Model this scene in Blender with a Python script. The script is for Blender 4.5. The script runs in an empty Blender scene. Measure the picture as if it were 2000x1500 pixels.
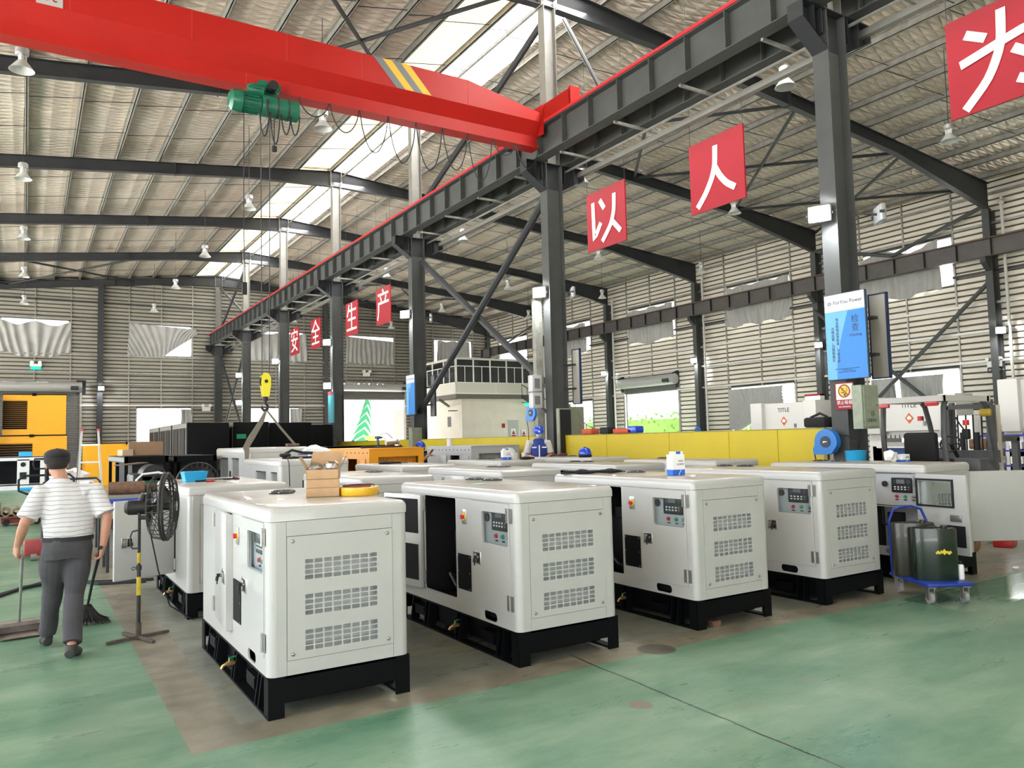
import bpy, bmesh, math, random
from mathutils import Vector, Matrix
R=math.radians; PI=math.pi
sc=bpy.context.scene; C=sc.collection
rnd=random.Random(7)
# ---------------------------------------------------------------- camera
cam=bpy.data.cameras.new('camera'); co=bpy.data.objects.new('camera',cam); C.objects.link(co)
cam.sensor_width=36.0; cam.lens=1517.32/2000*36; cam.clip_start=.05; cam.clip_end=600
CM=((0.84810353,-0.01675266,-0.52956562),(-0.52927789,-0.0724275,-0.84535151),(-0.02419323,0.99723297,-0.07029283))
m=Matrix.Identity(4)
for i in range(3):
    for j in range(3): m[i][j]=CM[i][j]
m[0][3]=0; m[1][3]=0; m[2][3]=1.68
co.matrix_world=m; sc.camera=co
# ---------------------------------------------------------------- world
w=bpy.data.worlds.new('sky'); sc.world=w; w.use_nodes=True
nt=w.node_tree; bg=nt.nodes['Background']
tc=nt.nodes.new('ShaderNodeTexCoord'); sx=nt.nodes.new('ShaderNodeSeparateXYZ'); cr=nt.nodes.new('ShaderNodeValToRGB')
nt.links.new(tc.outputs['Generated'],sx.inputs[0]); nt.links.new(sx.outputs['Z'],cr.inputs[0]); nt.links.new(cr.outputs[0],bg.inputs[0])
cr.color_ramp.elements[0].color=(.95,.97,1,1); cr.color_ramp.elements[1].color=(.72,.84,1,1)
bg.inputs[1].default_value=3.2
def area(name,loc,sx_,sy_,energy,rot=(0,0,0),col=(1,1,1)):
    l=bpy.data.lights.new(name,'AREA'); l.shape='RECTANGLE'; l.size=sx_; l.size_y=sy_; l.energy=energy; l.color=col
    o=bpy.data.objects.new(name,l); C.objects.link(o); o.location=loc; o.rotation_euler=rot; return o
for yy in (9.5,24.8,40.0): area('rooflight_daylight',(11.2,yy,12.35),1.3,14.5,900,(0,0,0),(1,.985,.95))
sl=bpy.data.lights.new('sun','SUN'); sl.energy=38; sl.angle=R(3); sl.color=(1,.97,.92); so=bpy.data.objects.new('sun',sl); C.objects.link(so); so.rotation_euler=(R(-14),R(24),0)
vs=sc.view_settings; vs.view_transform='Standard'; vs.look='None'; vs.gamma=1; vs.use_curve_mapping=False; vs.exposure=0.55
# ---------------------------------------------------------------- layout
CX=10.6                                    # middle column row = ridge
YS=[7.3+7.63*i for i in range(7)]          # frames
YB=53.35; XW=31.25; XL=-9.0; Y0=-6.0
def roofz(x): return 12.78-(.112*(CX-x) if x<CX else .09*(x-CX))
# ---------------------------------------------------------------- materials
MT={}
def mat(name,col,rough=.5,metal=0,var=0,scale=6,bump=0,bscale=40,spec=.5,emit=0,coat=0):
    if name in MT: return MT[name]
    m=bpy.data.materials.new(name); m.use_nodes=True; n=m.node_tree; p=n.nodes['Principled BSDF']
    p.inputs['Base Color'].default_value=(*col,1); p.inputs['Roughness'].default_value=rough; p.inputs['Metallic'].default_value=metal
    p.inputs['Specular IOR Level'].default_value=spec; p.inputs['Coat Weight'].default_value=coat
    if emit: p.inputs['Emission Color'].default_value=(*col,1); p.inputs['Emission Strength'].default_value=emit
    t=n.nodes.new('ShaderNodeTexCoord')
    if var:
        nz=n.nodes.new('ShaderNodeTexNoise'); nz.inputs['Scale'].default_value=scale; nz.inputs['Detail'].default_value=5; nz.inputs['Roughness'].default_value=.65
        n.links.new(t.outputs['Object'],nz.inputs[0])
        r=n.nodes.new('ShaderNodeValToRGB'); r.color_ramp.elements[0].position=.3; r.color_ramp.elements[1].position=.7
        r.color_ramp.elements[0].color=(*[max(0,c*(1-var)) for c in col],1); r.color_ramp.elements[1].color=(*[min(1,c*(1+var*.6)) for c in col],1)
        n.links.new(nz.outputs[0],r.inputs[0]); n.links.new(r.outputs[0],p.inputs['Base Color'])
    if bump:
        nb=n.nodes.new('ShaderNodeTexNoise'); nb.inputs['Scale'].default_value=bscale; nb.inputs['Detail'].default_value=3
        n.links.new(t.outputs['Object'],nb.inputs[0])
        b=n.nodes.new('ShaderNodeBump'); b.inputs['Strength'].default_value=bump; b.inputs['Distance'].default_value=.01
        n.links.new(nb.outputs[0],b.inputs['Height']); n.links.new(b.outputs[0],p.inputs['Normal'])
    MT[name]=m; return m
WHITE=mat('white_powder_coat',(.49,.488,.462),.28,0,.04,3,coat=.35)
WHITE2=mat('pale_powder_coat',(.47,.48,.475),.35,0,.04,3)
BLACK=mat('black_frame_paint',(.003,.0035,.004),.5,0,.2,8,spec=.12)
BLACKM=mat('matte_black',(.010,.010,.011),.7)
FOAM=mat('black_foam',(.007,.007,.008),.95,bump=.5,bscale=120)
DARK=mat('dark_grey_steel',(.030,.032,.036),.5,0,.25,2)
STEEL=mat('grey_green_steel',(.068,.071,.069),.68,0,.2,1.5)
UPST=mat('pale_upper_steel',(.21,.20,.18),.5,0,.2,1.5)
GALV=mat('galvanised_purlin',(.34,.33,.30),.4,.45,.25,4)
CHROME=mat('satin_stainless',(.62,.60,.56),.25,.9)
CHROMED=mat('dull_stainless',(.36,.35,.33),.35,.8)
RED=mat('crane_red',(.42,.012,.008),.45,0,.08,1.2,spec=.3)
RAILRED=mat('conductor_red',(.62,.03,.04),.4)
SIGNRED=mat('sign_red',(.27,.008,.017),.5,0,.03,2,spec=.3)
CREAM=mat('sign_cream',(.80,.76,.66),.6)
GREENM=mat('hoist_green',(.012,.13,.075),.3,0,.2,8)
YEL=mat('partition_yellow',(.60,.46,.006),.5,0,.08,.6)
ORANGE=mat('canopy_orange',(.80,.33,.012),.4,0,.05,2)
YELG=mat('canopy_amber',(.88,.42,.012),.4,0,.05,2)
BLUE=mat('tool_blue',(.010,.17,.55),.35)
LBLUE=mat('bucket_blue',(.02,.38,.72),.45)
RBLUE=mat('royal_blue',(.018,.06,.42),.4)
HBLUE=mat('helmet_blue',(.015,.07,.60),.22,coat=.5)
CARD=mat('cardboard',(.47,.30,.16),.85,0,.12,12,bump=.15)
BRASS=mat('brass',(.62,.42,.16),.3,.85)
GRN=mat('lever_green',(.01,.30,.14),.4)
RBTN=mat('red_button',(.60,.02,.03),.3)
YTAPE=mat('amber_tape',(.80,.45,.02),.3,coat=.5)
GLOVE=mat('black_glove',(.012,.012,.012),.9,bump=.8,bscale=60)
SKIN=mat('skin',(.45,.22,.14),.55,0,.1,20)
OLIVE=mat('olive_can_green',(.008,.019,.009),.22,0,.15,6,coat=.4)
OLIVE2=mat('olive_can_brown',(.026,.024,.015),.3,0,.15,6,coat=.3)
PLAST=mat('white_plastic',(.80,.80,.78),.5)
FOLK=mat('forklift_grey',(.085,.088,.09),.4,0,.2,6)
CONC=mat('painted_masonry',(.72,.66,.56),.85,0,.08,1.2)
OFFP=mat('office_panel',(.60,.58,.50),.6,0,.05,.8)
WFRAME=mat('white_frame',(.78,.78,.76),.45)
RUST=mat('rusty_metal',(.16,.085,.05),.75,0,.5,14)
RUBBER=mat('grey_rubber',(.30,.29,.27),.7,0,.2,10)
TYRE=mat('black_rubber',(.015,.015,.015),.8)
PAPER=mat('white_paper',(.82,.82,.80),.8)
SCREEN=mat('grey_display',(.16,.18,.18),.25)
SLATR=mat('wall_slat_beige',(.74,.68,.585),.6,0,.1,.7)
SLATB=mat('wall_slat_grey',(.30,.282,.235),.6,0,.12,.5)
BACKING=mat('wall_backing',(.06,.058,.05),.9)
CURT=mat('curtain_grey',(.40,.395,.38),.75,0,.12,1.6)
DUSTY=mat('dusty_lid',(.62,.585,.52),.35,0,.10,2.5,coat=.2)
def glass(name,col,f=.12):
    m=bpy.data.materials.new(name); m.use_nodes=True; n=m.node_tree; n.nodes.clear()
    o=n.nodes.new('ShaderNodeOutputMaterial'); mx=n.nodes.new('ShaderNodeMixShader'); t=n.nodes.new('ShaderNodeBsdfTransparent'); g=n.nodes.new('ShaderNodeBsdfGlossy')
    t.inputs[0].default_value=(*col,1); g.inputs[1].default_value=.03; mx.inputs[0].default_value=f
    n.links.new(t.outputs[0],mx.inputs[1]); n.links.new(g.outputs[0],mx.inputs[2]); n.links.new(mx.outputs[0],o.inputs[0]); MT[name]=m; return m
GLASS=glass('window_glass',(.93,.96,.97),.08); TINT=glass('tinted_glass',(.10,.11,.12),.18)
def emis(name,col,s):
    m=bpy.data.materials.new(name); m.use_nodes=True; n=m.node_tree; n.nodes.clear()
    o=n.nodes.new('ShaderNodeOutputMaterial'); e=n.nodes.new('ShaderNodeEmission'); e.inputs[0].default_value=(*col,1); e.inputs[1].default_value=s
    n.links.new(e.outputs[0],o.inputs[0]); MT[name]=m; return m
LENS=emis('lamp_lens',(.93,.97,1),60)
SKYW=emis('clear_rooflight',(1,.985,.95),5.0)
EXITG=emis('exit_green',(.02,.9,.4),1.5)
def N(n,t,**k):
    x=n.nodes.new(t)
    for a,b in k.items(): setattr(x,a,b)
    return x
# cream insulated rooflight: lit from the sky above
def creamlight():
    m=bpy.data.materials.new('cream_rooflight'); m.use_nodes=True; n=m.node_tree; p=n.nodes['Principled BSDF']
    t=N(n,'ShaderNodeTexCoord'); v=N(n,'ShaderNodeTexWave'); v.inputs['Scale'].default_value=1.6; v.inputs['Distortion'].default_value=1.5; v.bands_direction='Y'
    n.links.new(t.outputs['Object'],v.inputs[0]); r=N(n,'ShaderNodeValToRGB'); r.color_ramp.elements[0].color=(.80,.70,.36,1); r.color_ramp.elements[1].color=(1,.95,.72,1); r.color_ramp.elements[1].position=.35
    n.links.new(v.outputs[0],r.inputs[0]); n.links.new(r.outputs[0],p.inputs['Emission Color']); p.inputs['Emission Strength'].default_value=1.0; p.inputs['Base Color'].default_value=(.7,.66,.5,1); p.inputs['Roughness'].default_value=.7
    return m
CREAML=creamlight()
def lidmat():
    # dust settled on the upward faces of the lids
    m=bpy.data.materials.new('dusty_white_lid'); m.use_nodes=True; n=m.node_tree; p=n.nodes['Principled BSDF']; L=n.links.new
    t=N(n,'ShaderNodeTexCoord'); g=N(n,'ShaderNodeNewGeometry'); s=N(n,'ShaderNodeSeparateXYZ'); L(g.outputs['True Normal'],s.inputs[0])
    a=N(n,'ShaderNodeMath',operation='GREATER_THAN'); a.inputs[1].default_value=.97; L(s.outputs['Z'],a.inputs[0])
    z=N(n,'ShaderNodeTexNoise'); z.inputs['Scale'].default_value=2.2; z.inputs['Detail'].default_value=6; L(t.outputs['Object'],z.inputs[0])
    r=N(n,'ShaderNodeValToRGB'); r.color_ramp.elements[0].position=.3; r.color_ramp.elements[1].position=.7; r.color_ramp.elements[0].color=(.36,.325,.27,1); r.color_ramp.elements[1].color=(.50,.475,.42,1); L(z.outputs[0],r.inputs[0])
    x=N(n,'ShaderNodeMix',data_type='RGBA'); L(a.outputs[0],x.inputs[0]); x.inputs[6].default_value=(.49,.488,.462,1); L(r.outputs[0],x.inputs[7]); L(x.outputs[2],p.inputs['Base Color']); p.inputs['Roughness'].default_value=.33; p.inputs['Coat Weight'].default_value=.3
    return m
LIDM=lidmat()
def foil():
    m=bpy.data.materials.new('insulation_foil'); m.use_nodes=True; n=m.node_tree; p=n.nodes['Principled BSDF']
    p.inputs['Roughness'].default_value=.5; p.inputs['Metallic'].default_value=.1
    t=N(n,'ShaderNodeTexCoord'); nz=N(n,'ShaderNodeTexNoise'); nz.inputs['Scale'].default_value=.5; nz.inputs['Detail'].default_value=4
    n.links.new(t.outputs['Object'],nz.inputs[0]); r=N(n,'ShaderNodeValToRGB'); r.color_ramp.elements[0].position=.3; r.color_ramp.elements[1].position=.75
    r.color_ramp.elements[0].color=(.80,.66,.54,1); r.color_ramp.elements[1].color=(.95,.84,.73,1)
    n.links.new(nz.outputs[0],r.inputs[0]); n.links.new(r.outputs[0],p.inputs['Base Color'])
    # diamond wire net pressed into the foil
    s=N(n,'ShaderNodeSeparateXYZ'); n.links.new(t.outputs['Object'],s.inputs[0])
    ns=N(n,'ShaderNodeTexNoise'); ns.inputs['Scale'].default_value=1.5; n.links.new(t.outputs['Object'],ns.inputs[0])
    hs=[]
    for sg in (1,-1):
        a=N(n,'ShaderNodeMath',operation='MULTIPLY'); a.inputs[1].default_value=sg*1.0; n.links.new(s.outputs['X'],a.inputs[0])
        b=N(n,'ShaderNodeMath',operation='MULTIPLY_ADD'); b.inputs[1].default_value=3.8; n.links.new(s.outputs['Y'],b.inputs[0]); n.links.new(a.outputs[0],b.inputs[2])
        w_=N(n,'ShaderNodeMath',operation='MULTIPLY_ADD'); w_.inputs[1].default_value=.7; n.links.new(ns.outputs[0],w_.inputs[0]); n.links.new(b.outputs[0],w_.inputs[2])
        c=N(n,'ShaderNodeMath',operation='PINGPONG'); c.inputs[1].default_value=.5; n.links.new(w_.outputs[0],c.inputs[0]); hs.append(c)
    mn=N(n,'ShaderNodeMath',operation='MINIMUM'); n.links.new(hs[0].outputs[0],mn.inputs[0]); n.links.new(hs[1].outputs[0],mn.inputs[1])
    pw=N(n,'ShaderNodeMath',operation='POWER'); pw.inputs[1].default_value=.6; n.links.new(mn.outputs[0],pw.inputs[0])
    bp=N(n,'ShaderNodeBump'); bp.inputs['Strength'].default_value=.9; bp.inputs['Distance'].default_value=.26; n.links.new(pw.outputs[0],bp.inputs['Height']); n.links.new(bp.outputs[0],p.inputs['Normal'])
    return m
FOIL=foil()
def floormat():
    m=bpy.data.materials.new('floor_epoxy'); m.use_nodes=True; n=m.node_tree; p=n.nodes['Principled BSDF']; L=n.links.new
    t=N(n,'ShaderNodeTexCoord'); s=N(n,'ShaderNodeSeparateXYZ'); L(t.outputs['Object'],s.inputs[0])
    def noise(sc_,det=5,st=(1,1,1),rough=.6):
        mp=N(n,'ShaderNodeMapping'); mp.inputs['Scale'].default_value=st; L(t.outputs['Object'],mp.inputs[0])
        z=N(n,'ShaderNodeTexNoise'); z.inputs['Scale'].default_value=sc_; z.inputs['Detail'].default_value=det; z.inputs['Roughness'].default_value=rough; L(mp.outputs[0],z.inputs[0]); return z.outputs[0]
    def M_(op,a,b=None,c=None,clamp=False):
        x=N(n,'ShaderNodeMath',operation=op); x.use_clamp=clamp
        for i,v in enumerate((a,b,c)):
            if v is None: continue
            if isinstance(v,(int,float)): x.inputs[i].default_value=v
            else: L(v,x.inputs[i])
        return x.outputs[0]
    def ramp(v,stops):
        r=N(n,'ShaderNodeValToRGB'); e=r.color_ramp.elements
        while len(e)<len(stops): e.new(.5)
        for i,(q,c) in enumerate(stops): e[i].position=q; e[i].color=(*c,1)
        L(v,r.inputs[0]); return r.outputs[0]
    def mix(f,a,b):
        x=N(n,'ShaderNodeMix',data_type='RGBA'); 
        if isinstance(f,(int,float)): x.inputs[0].default_value=f
        else: L(f,x.inputs[0])
        for i,v in ((6,a),(7,b)):
            if isinstance(v,tuple): x.inputs[i].default_value=(*v,1)
            else: L(v,x.inputs[i])
        return x.outputs[2]
    n1=noise(.9,9,(.8,1.6,1),.7); n2=noise(3,6); n3=noise(.9,6,(.5,3,1),.75); n4=noise(14,4)
    green=ramp(n1,[(.32,(.075,.185,.112)),(.5,(.145,.262,.165)),(.68,(.250,.350,.240))])
    green=mix(M_('MULTIPLY',M_('GREATER_THAN',n3,.60),.35),green,(.19,.27,.20))
    sp=ramp(n2,[(.60,(0,0,0)),(.74,(1,1,1))]); green=mix(M_('MULTIPLY',sp,.45),green,(.20,.19,.14))
    grey=ramp(n1,[(.3,(.150,.165,.130)),(.7,(.29,.295,.24))]); grey=mix(M_('MULTIPLY',ramp(n2,[(.5,(0,0,0)),(.8,(1,1,1))]),.6),grey,(.07,.065,.05))
    brown=ramp(n2,[(.3,(.145,.130,.092)),(.7,(.29,.26,.190))])
    X,Y=s.outputs['X'],s.outputs['Y']
    wob=M_('MULTIPLY',M_('SUBTRACT',n4,.5),.03); Xw=M_('ADD',X,wob); Yw=M_('ADD',Y,wob)
    def inside(x0,x1,y0,y1):
        a=M_('MULTIPLY',M_('GREATER_THAN',Xw,x0),M_('LESS_THAN',Xw,x1)); b=M_('MULTIPLY',M_('GREATER_THAN',Yw,y0),M_('LESS_THAN',Yw,y1)); return M_('MULTIPLY',a,b)
    base=mix(inside(.80,24,4.66,60),green,brown); base=mix(inside(1.12,24,4.98,60),base,grey)
    tile=M_('LESS_THAN',M_('PINGPONG',M_('SUBTRACT',Y,6.45),1.2),.006); tile=M_('MULTIPLY',tile,inside(.8,24,4.9,60)); base=mix(M_('MULTIPLY',tile,.6),base,(.05,.05,.045))
    yl=M_('MULTIPLY',inside(1.12,3.1,5.72,5.80),ramp(n4,[(.4,(0,0,0)),(.6,(1,1,1))])); base=mix(M_('MULTIPLY',yl,.5),base,(.42,.34,.05))
    # expansion crack running towards the camera
    cx=M_('ABSOLUTE',M_('SUBTRACT',M_('ADD',X,M_('MULTIPLY',M_('SUBTRACT',noise(2.5,6),.5),.05)),M_('MULTIPLY_ADD',Y,.045,3.375)))
    crk=M_('MULTIPLY',M_('LESS_THAN',cx,M_('MULTIPLY_ADD',n2,.014,.0)),M_('LESS_THAN',Y,5.0)); base=mix(crk,base,(.018,.02,.018))
    def disc(x0,y0,r):
        a=M_('POWER',M_('SUBTRACT',X,x0),2); b=M_('POWER',M_('SUBTRACT',Y,y0),2); return M_('LESS_THAN',M_('ADD',M_('ADD',a,b),M_('MULTIPLY',wob,.2)),r*r)
    base=mix(disc(3.29,3.83,.075),base,(.21,.185,.145)); base=mix(disc(4.24,4.72,.15),base,(.10,.09,.07))
    L(base,p.inputs['Base Color'])
    L(M_('MULTIPLY',ramp(n3,[(.3,(.22,)*3),(.7,(.46,)*3)]),M_('SUBTRACT',1.0,M_('MULTIPLY',inside(7.35,11.5,3.92,4.62),.72))),p.inputs['Roughness']); p.inputs['Specular IOR Level'].default_value=.5
    b=N(n,'ShaderNodeBump'); b.inputs['Strength'].default_value=.18; b.inputs['Distance'].default_value=.006; L(n2,b.inputs['Height']); L(b.outputs[0],p.inputs['Normal'])
    return m
FLOOR=floormat()
# ---------------------------------------------------------------- mesh helpers
class MB:
    def __init__(s): s.v=[]; s.f=[]; s.m=[]; s.T=None
    def add(s,v,f,m=0):
        o=len(s.v); s.v+= [tuple(s.T@Vector(p)) for p in v] if s.T is not None else [tuple(p) for p in v]
        s.f+=[tuple(i+o for i in q) for q in f]; s.m+=[m]*len(f); return s
    def box(s,x0,y0,z0,x1,y1,z1,m=0):
        return s.add([(x0,y0,z0),(x1,y0,z0),(x1,y1,z0),(x0,y1,z0),(x0,y0,z1),(x1,y0,z1),(x1,y1,z1),(x0,y1,z1)],[(3,2,1,0),(4,5,6,7),(0,1,5,4),(1,2,6,5),(2,3,7,6),(3,0,4,7)],m)
    def cb(s,c,d,m=0): return s.box(c[0]-d[0]/2,c[1]-d[1]/2,c[2]-d[2]/2,c[0]+d[0]/2,c[1]+d[1]/2,c[2]+d[2]/2,m)
    def bm(s,bm,m=0):
        bm.verts.ensure_lookup_table(); idx={v:i for i,v in enumerate(bm.verts)}
        s.add([v.co[:] for v in bm.verts],[[idx[v] for v in f.verts] for f in bm.faces],m); bm.free(); return s
    def rbox(s,x0,y0,z0,x1,y1,z1,r,seg=3,which='all',m=0):
        b=bmesh.new(); bmesh.ops.create_cube(b,size=1)
        for v in b.verts: v.co=Vector(((x0+x1)/2+v.co.x*(x1-x0),(y0+y1)/2+v.co.y*(y1-y0),(z0+z1)/2+v.co.z*(z1-z0)))
        es=[]
        for e in b.edges:
            a,c=e.verts; ver=abs(a.co.z-c.co.z)>1e-6; top=min(a.co.z,c.co.z)>z1-1e-6
            if which=='all' or (which=='vert' and ver) or (which=='top' and (ver or top)): es.append(e)
        bmesh.ops.bevel(b,geom=es,offset=r,segments=seg,profile=.5,affect='EDGES',clamp_overlap=True)
        return s.bm(b,m)
    def tube(s,pts,r,n=8,cap=True,closed=False,m=0):
        pts=[Vector(p) for p in pts]; k=len(pts); rs=r if isinstance(r,(list,tuple)) else [r]*k
        vs=[]; prev=None
        for i,p in enumerate(pts):
            if closed: t=(pts[(i+1)%k]-pts[i-1])
            else: t=(pts[min(i+1,k-1)]-pts[max(i-1,0)])
            t.normalize()
            if prev is None:
                u=Vector((0,0,1)) if abs(t.z)<.9 else Vector((1,0,0)); a=t.cross(u).normalized()
            else: a=(prev-t*prev.dot(t)).normalized()
            prev=a; b=t.cross(a)
            for j in range(n):
                q=2*PI*(j+.5)/n; vs.append(p+(a*math.cos(q)+b*math.sin(q))*rs[i])
        f=[]
        for i in range(k if closed else k-1):
            i2=(i+1)%k
            for j in range(n): f.append((i*n+j,i*n+(j+1)%n,i2*n+(j+1)%n,i2*n+j))
        if cap and not closed: f.append(tuple(range(n))[::-1]); f.append(tuple((k-1)*n+j for j in range(n)))
        return s.add(vs,f,m)
    def cyl(s,p0,p1,r0,r1=None,n=16,m=0): return s.tube([p0,p1],[r0,r0 if r1 is None else r1],n,m=m)
    def lathe(s,prof,n=20,c=(0,0,0),ax='z',m=0,close=True):
        vs=[]
        for (r,z) in prof:
            for j in range(n):
                q=2*PI*j/n; a,b=r*math.cos(q),r*math.sin(q)
                p={'z':(a,b,z),'x':(z,a,b),'y':(b,z,a)}[ax]; vs.append((c[0]+p[0],c[1]+p[1],c[2]+p[2]))
        k=len(prof); f=[(i*n+j,i*n+(j+1)%n,(i+1)*n+(j+1)%n,(i+1)*n+j) for i in range(k-1) for j in range(n)]
        if close: f.append(tuple(range(n))[::-1]); f.append(tuple((k-1)*n+j for j in range(n)))
        return s.add(vs,f,m)
    def prism(s,poly,a0,a1,ax='y',m=0):
        k=len(poly)
        def P(p,a): return {'y':(p[0],a,p[1]),'x':(a,p[0],p[1]),'z':(p[0],p[1],a)}[ax]
        vs=[P(p,a0) for p in poly]+[P(p,a1) for p in poly]
        return s.add(vs,[tuple(range(k))[::-1],tuple(range(k,2*k))]+[(i,(i+1)%k,(i+1)%k+k,i+k) for i in range(k)],m)
    def ell(s,c,r,n=14,k=9,m=0):
        vs=[(c[0],c[1],c[2]-r[2])]
        for i in range(1,k):
            a=-PI/2+PI*i/k
            for j in range(n):
                q=2*PI*j/n; vs.append((c[0]+r[0]*math.cos(a)*math.cos(q),c[1]+r[1]*math.cos(a)*math.sin(q),c[2]+r[2]*math.sin(a)))
        vs.append((c[0],c[1],c[2]+r[2])); f=[(0,1+(j+1)%n,1+j) for j in range(n)]
        for i in range(k-2):
            for j in range(n): f.append((1+i*n+j,1+i*n+(j+1)%n,1+(i+1)*n+(j+1)%n,1+(i+1)*n+j))
        t=len(vs)-1; f+=[(t,1+(k-2)*n+j,1+(k-2)*n+(j+1)%n) for j in range(n)]
        return s.add(vs,f,m)
    def hbeam(s,p0,p1,d,w,up=(0,0,1),tf=.012,tw=.01,m=0):
        p0,p1=Vector(p0),Vector(p1); t=(p1-p0).normalized(); up=Vector(up); up=(up-t*up.dot(t)).normalized(); sd=t.cross(up)
        P=[(-w/2,-d/2),(w/2,-d/2),(w/2,-d/2+tf),(tw/2,-d/2+tf),(tw/2,d/2-tf),(w/2,d/2-tf),(w/2,d/2),(-w/2,d/2),(-w/2,d/2-tf),(-tw/2,d/2-tf),(-tw/2,-d/2+tf),(-w/2,-d/2+tf)]
        vs=[q+sd*a+up*b for q in (p0,p1) for a,b in P]; k=12
        return s.add(vs,[(0,1,2,3,10,11)[::-1],(3,4,9,10)[::-1],(4,5,6,7,8,9)[::-1],tuple(i+12 for i in (0,1,2,3,10,11)),(15,16,21,22),(16,17,18,19,20,21)]+[(i,(i+1)%k,(i+1)%k+k,i+k) for i in range(k)],m)
    def bar(s,p0,p1,w,h,up=(0,0,1),m=0):
        p0,p1=Vector(p0),Vector(p1); t=(p1-p0).normalized(); up=Vector(up); up=(up-t*up.dot(t)).normalized(); sd=t.cross(up)
        vs=[q+sd*a*w/2+up*b*h/2 for q in (p0,p1) for a,b in ((-1,-1),(1,-1),(1,1),(-1,1))]
        return s.add(vs,[(3,2,1,0),(4,5,6,7)]+[(i,(i+1)%4,(i+1)%4+4,i+4) for i in range(4)],m)
def mkmesh(name,mb,mats,sharp=.6,smooth=True):
    me=bpy.data.meshes.new(name); me.from_pydata([tuple(v) for v in mb.v],[],mb.f)
    for a in (mats if isinstance(mats,(list,tuple)) else [mats]): me.materials.append(a)
    if isinstance(mats,(list,tuple)): me.polygons.foreach_set('material_index',mb.m)
    me.validate(); 
    b=bmesh.new(); b.from_mesh(me); bmesh.ops.recalc_face_normals(b,faces=b.faces); b.to_mesh(me); b.free()
    if smooth: me.shade_smooth(); me.set_sharp_from_angle(angle=sharp)
    return me
def obj(name,mb,mats,parent=None,label=None,kind=None,sharp=.6,smooth=True,loc=None,rotz=None):
    me=mb if isinstance(mb,bpy.types.Mesh) else mkmesh(name,mb,mats,sharp,smooth)
    o=bpy.data.objects.new(name,me); C.objects.link(o)
    if parent is not None: o.parent=parent
    if label: o['label']=label
    if kind: o['kind']=kind
    if loc is not None: o.location=loc
    if rotz is not None: o.rotation_euler=(0,0,rotz)
    return o
def thing(name,label,cat,loc=(0,0,0),rotz=0,group=None):
    o=bpy.data.objects.new(name,None); C.objects.link(o); o.location=loc; o.rotation_euler=(0,0,rotz); o.empty_display_size=.1
    o['label']=label; o['category']=cat
    if group: o['group']=group
    return o
def tag(o,label,cat,group=None):
    o['label']=label; o['category']=cat
    if group: o['group']=group
    return o
def struct(name,mb=None,mats=None,**k):
    if mb is None:
        o=bpy.data.objects.new(name,None); C.objects.link(o); o['kind']='structure'; return o
    return obj(name,mb,mats,kind='structure',**k)
def dup(o,loc=None,rotz=None,label=None,parent=None):
    c=o.copy(); C.objects.link(c)
    if parent is not None: c.parent=parent
    if loc is not None: c.location=loc
    if rotz is not None: c.rotation_euler=(0,0,rotz)
    if label: c['label']=label
    for ch in list(o.children): dup(ch,parent=c)
    return c
DG=None
def curve_mesh(cu):
    o=bpy.data.objects.new('tmp',cu); C.objects.link(o); dg=bpy.context.evaluated_depsgraph_get()
    me=bpy.data.meshes.new_from_object(o.evaluated_get(dg)); bpy.data.objects.remove(o); bpy.data.curves.remove(cu); return me
def FR(o,r,u):
    r=Vector(r); u=Vector(u); n=r.cross(u); M=Matrix.Identity(4)
    for i in range(3): M[i][0]=r[i]; M[i][1]=u[i]; M[i][2]=n[i]; M[i][3]=o[i]
    return M
def fx(o): return FR(o,(0,-1,0),(0,0,1))      # faces -x, reads towards -y
def fy(o): return FR(o,(1,0,0),(0,0,1))       # faces -y
def plate(name,outer,holes,t,M,mt,parent=None,**k):
    cu=bpy.data.curves.new('c','CURVE'); cu.dimensions='2D'; cu.fill_mode='BOTH'; cu.extrude=t/2
    for poly in [outer]+holes:
        sp=cu.splines.new('POLY'); sp.points.add(len(poly)-1)
        for i,p in enumerate(poly): sp.points[i].co=(p[0],p[1],0,1)
        sp.use_cyclic_u=True
    me=curve_mesh(cu); me.transform(M); me.materials.clear(); me.materials.append(mt); me.name=name
    for p in me.polygons: p.use_smooth=False
    return obj(name,me,None,parent,**k)
def text(name,s,size,M,mt,parent=None,align='CENTER',ext=.001,sx_=1,**k):
    cu=bpy.data.curves.new('t','FONT'); cu.body=s; cu.size=size; cu.align_x=align; cu.align_y='CENTER'; cu.extrude=ext; cu.resolution_u=3
    me=curve_mesh(cu); me.transform(M@Matrix.Diagonal((sx_,1,1,1))); me.materials.clear(); me.materials.append(mt); me.name=name
    return obj(name,me,None,parent,**k)
def rect(x0,y0,x1,y1,r=0,n=3):
    if r<=0: return [(x0,y0),(x1,y0),(x1,y1),(x0,y1)]
    P=[]
    for cx,cy,a in ((x1-r,y0+r,-90),(x1-r,y1-r,0),(x0+r,y1-r,90),(x0+r,y0+r,180)):
        for i in range(n+1):
            q=R(a+90*i/n); P.append((cx+r*math.cos(q),cy+r*math.sin(q)))
    return P
def circ(x,y,r,n=16): return [(x+r*math.cos(2*PI*i/n),y+r*math.sin(2*PI*i/n)) for i in range(n)]
ORD=['nearest','second nearest','third nearest','fourth nearest','fifth nearest','sixth nearest','farthest']
# ================================================================ SETTING
fl=MB(); fl.box(XL-3,-9,-.3,XW+.1,YB+.1,0); struct('floor',fl,FLOOR)
yd=MB(); yd.box(-90,-70,-.5,140,160,-.31); yard=struct('yard',yd,mat('yard_concrete',(.60,.58,.54),.8,0,.15,.3)); 
yd2=MB(); yd2.box(XW+.1,-9,-.3,XW+40,YB+30,-.02); yd2.box(XL-3,YB+.1,-.3,XW+.1,YB+40,-.02); struct('apron',yd2,mat('apron_concrete',(.55,.54,.50),.8,0,.12,.3))
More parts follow.
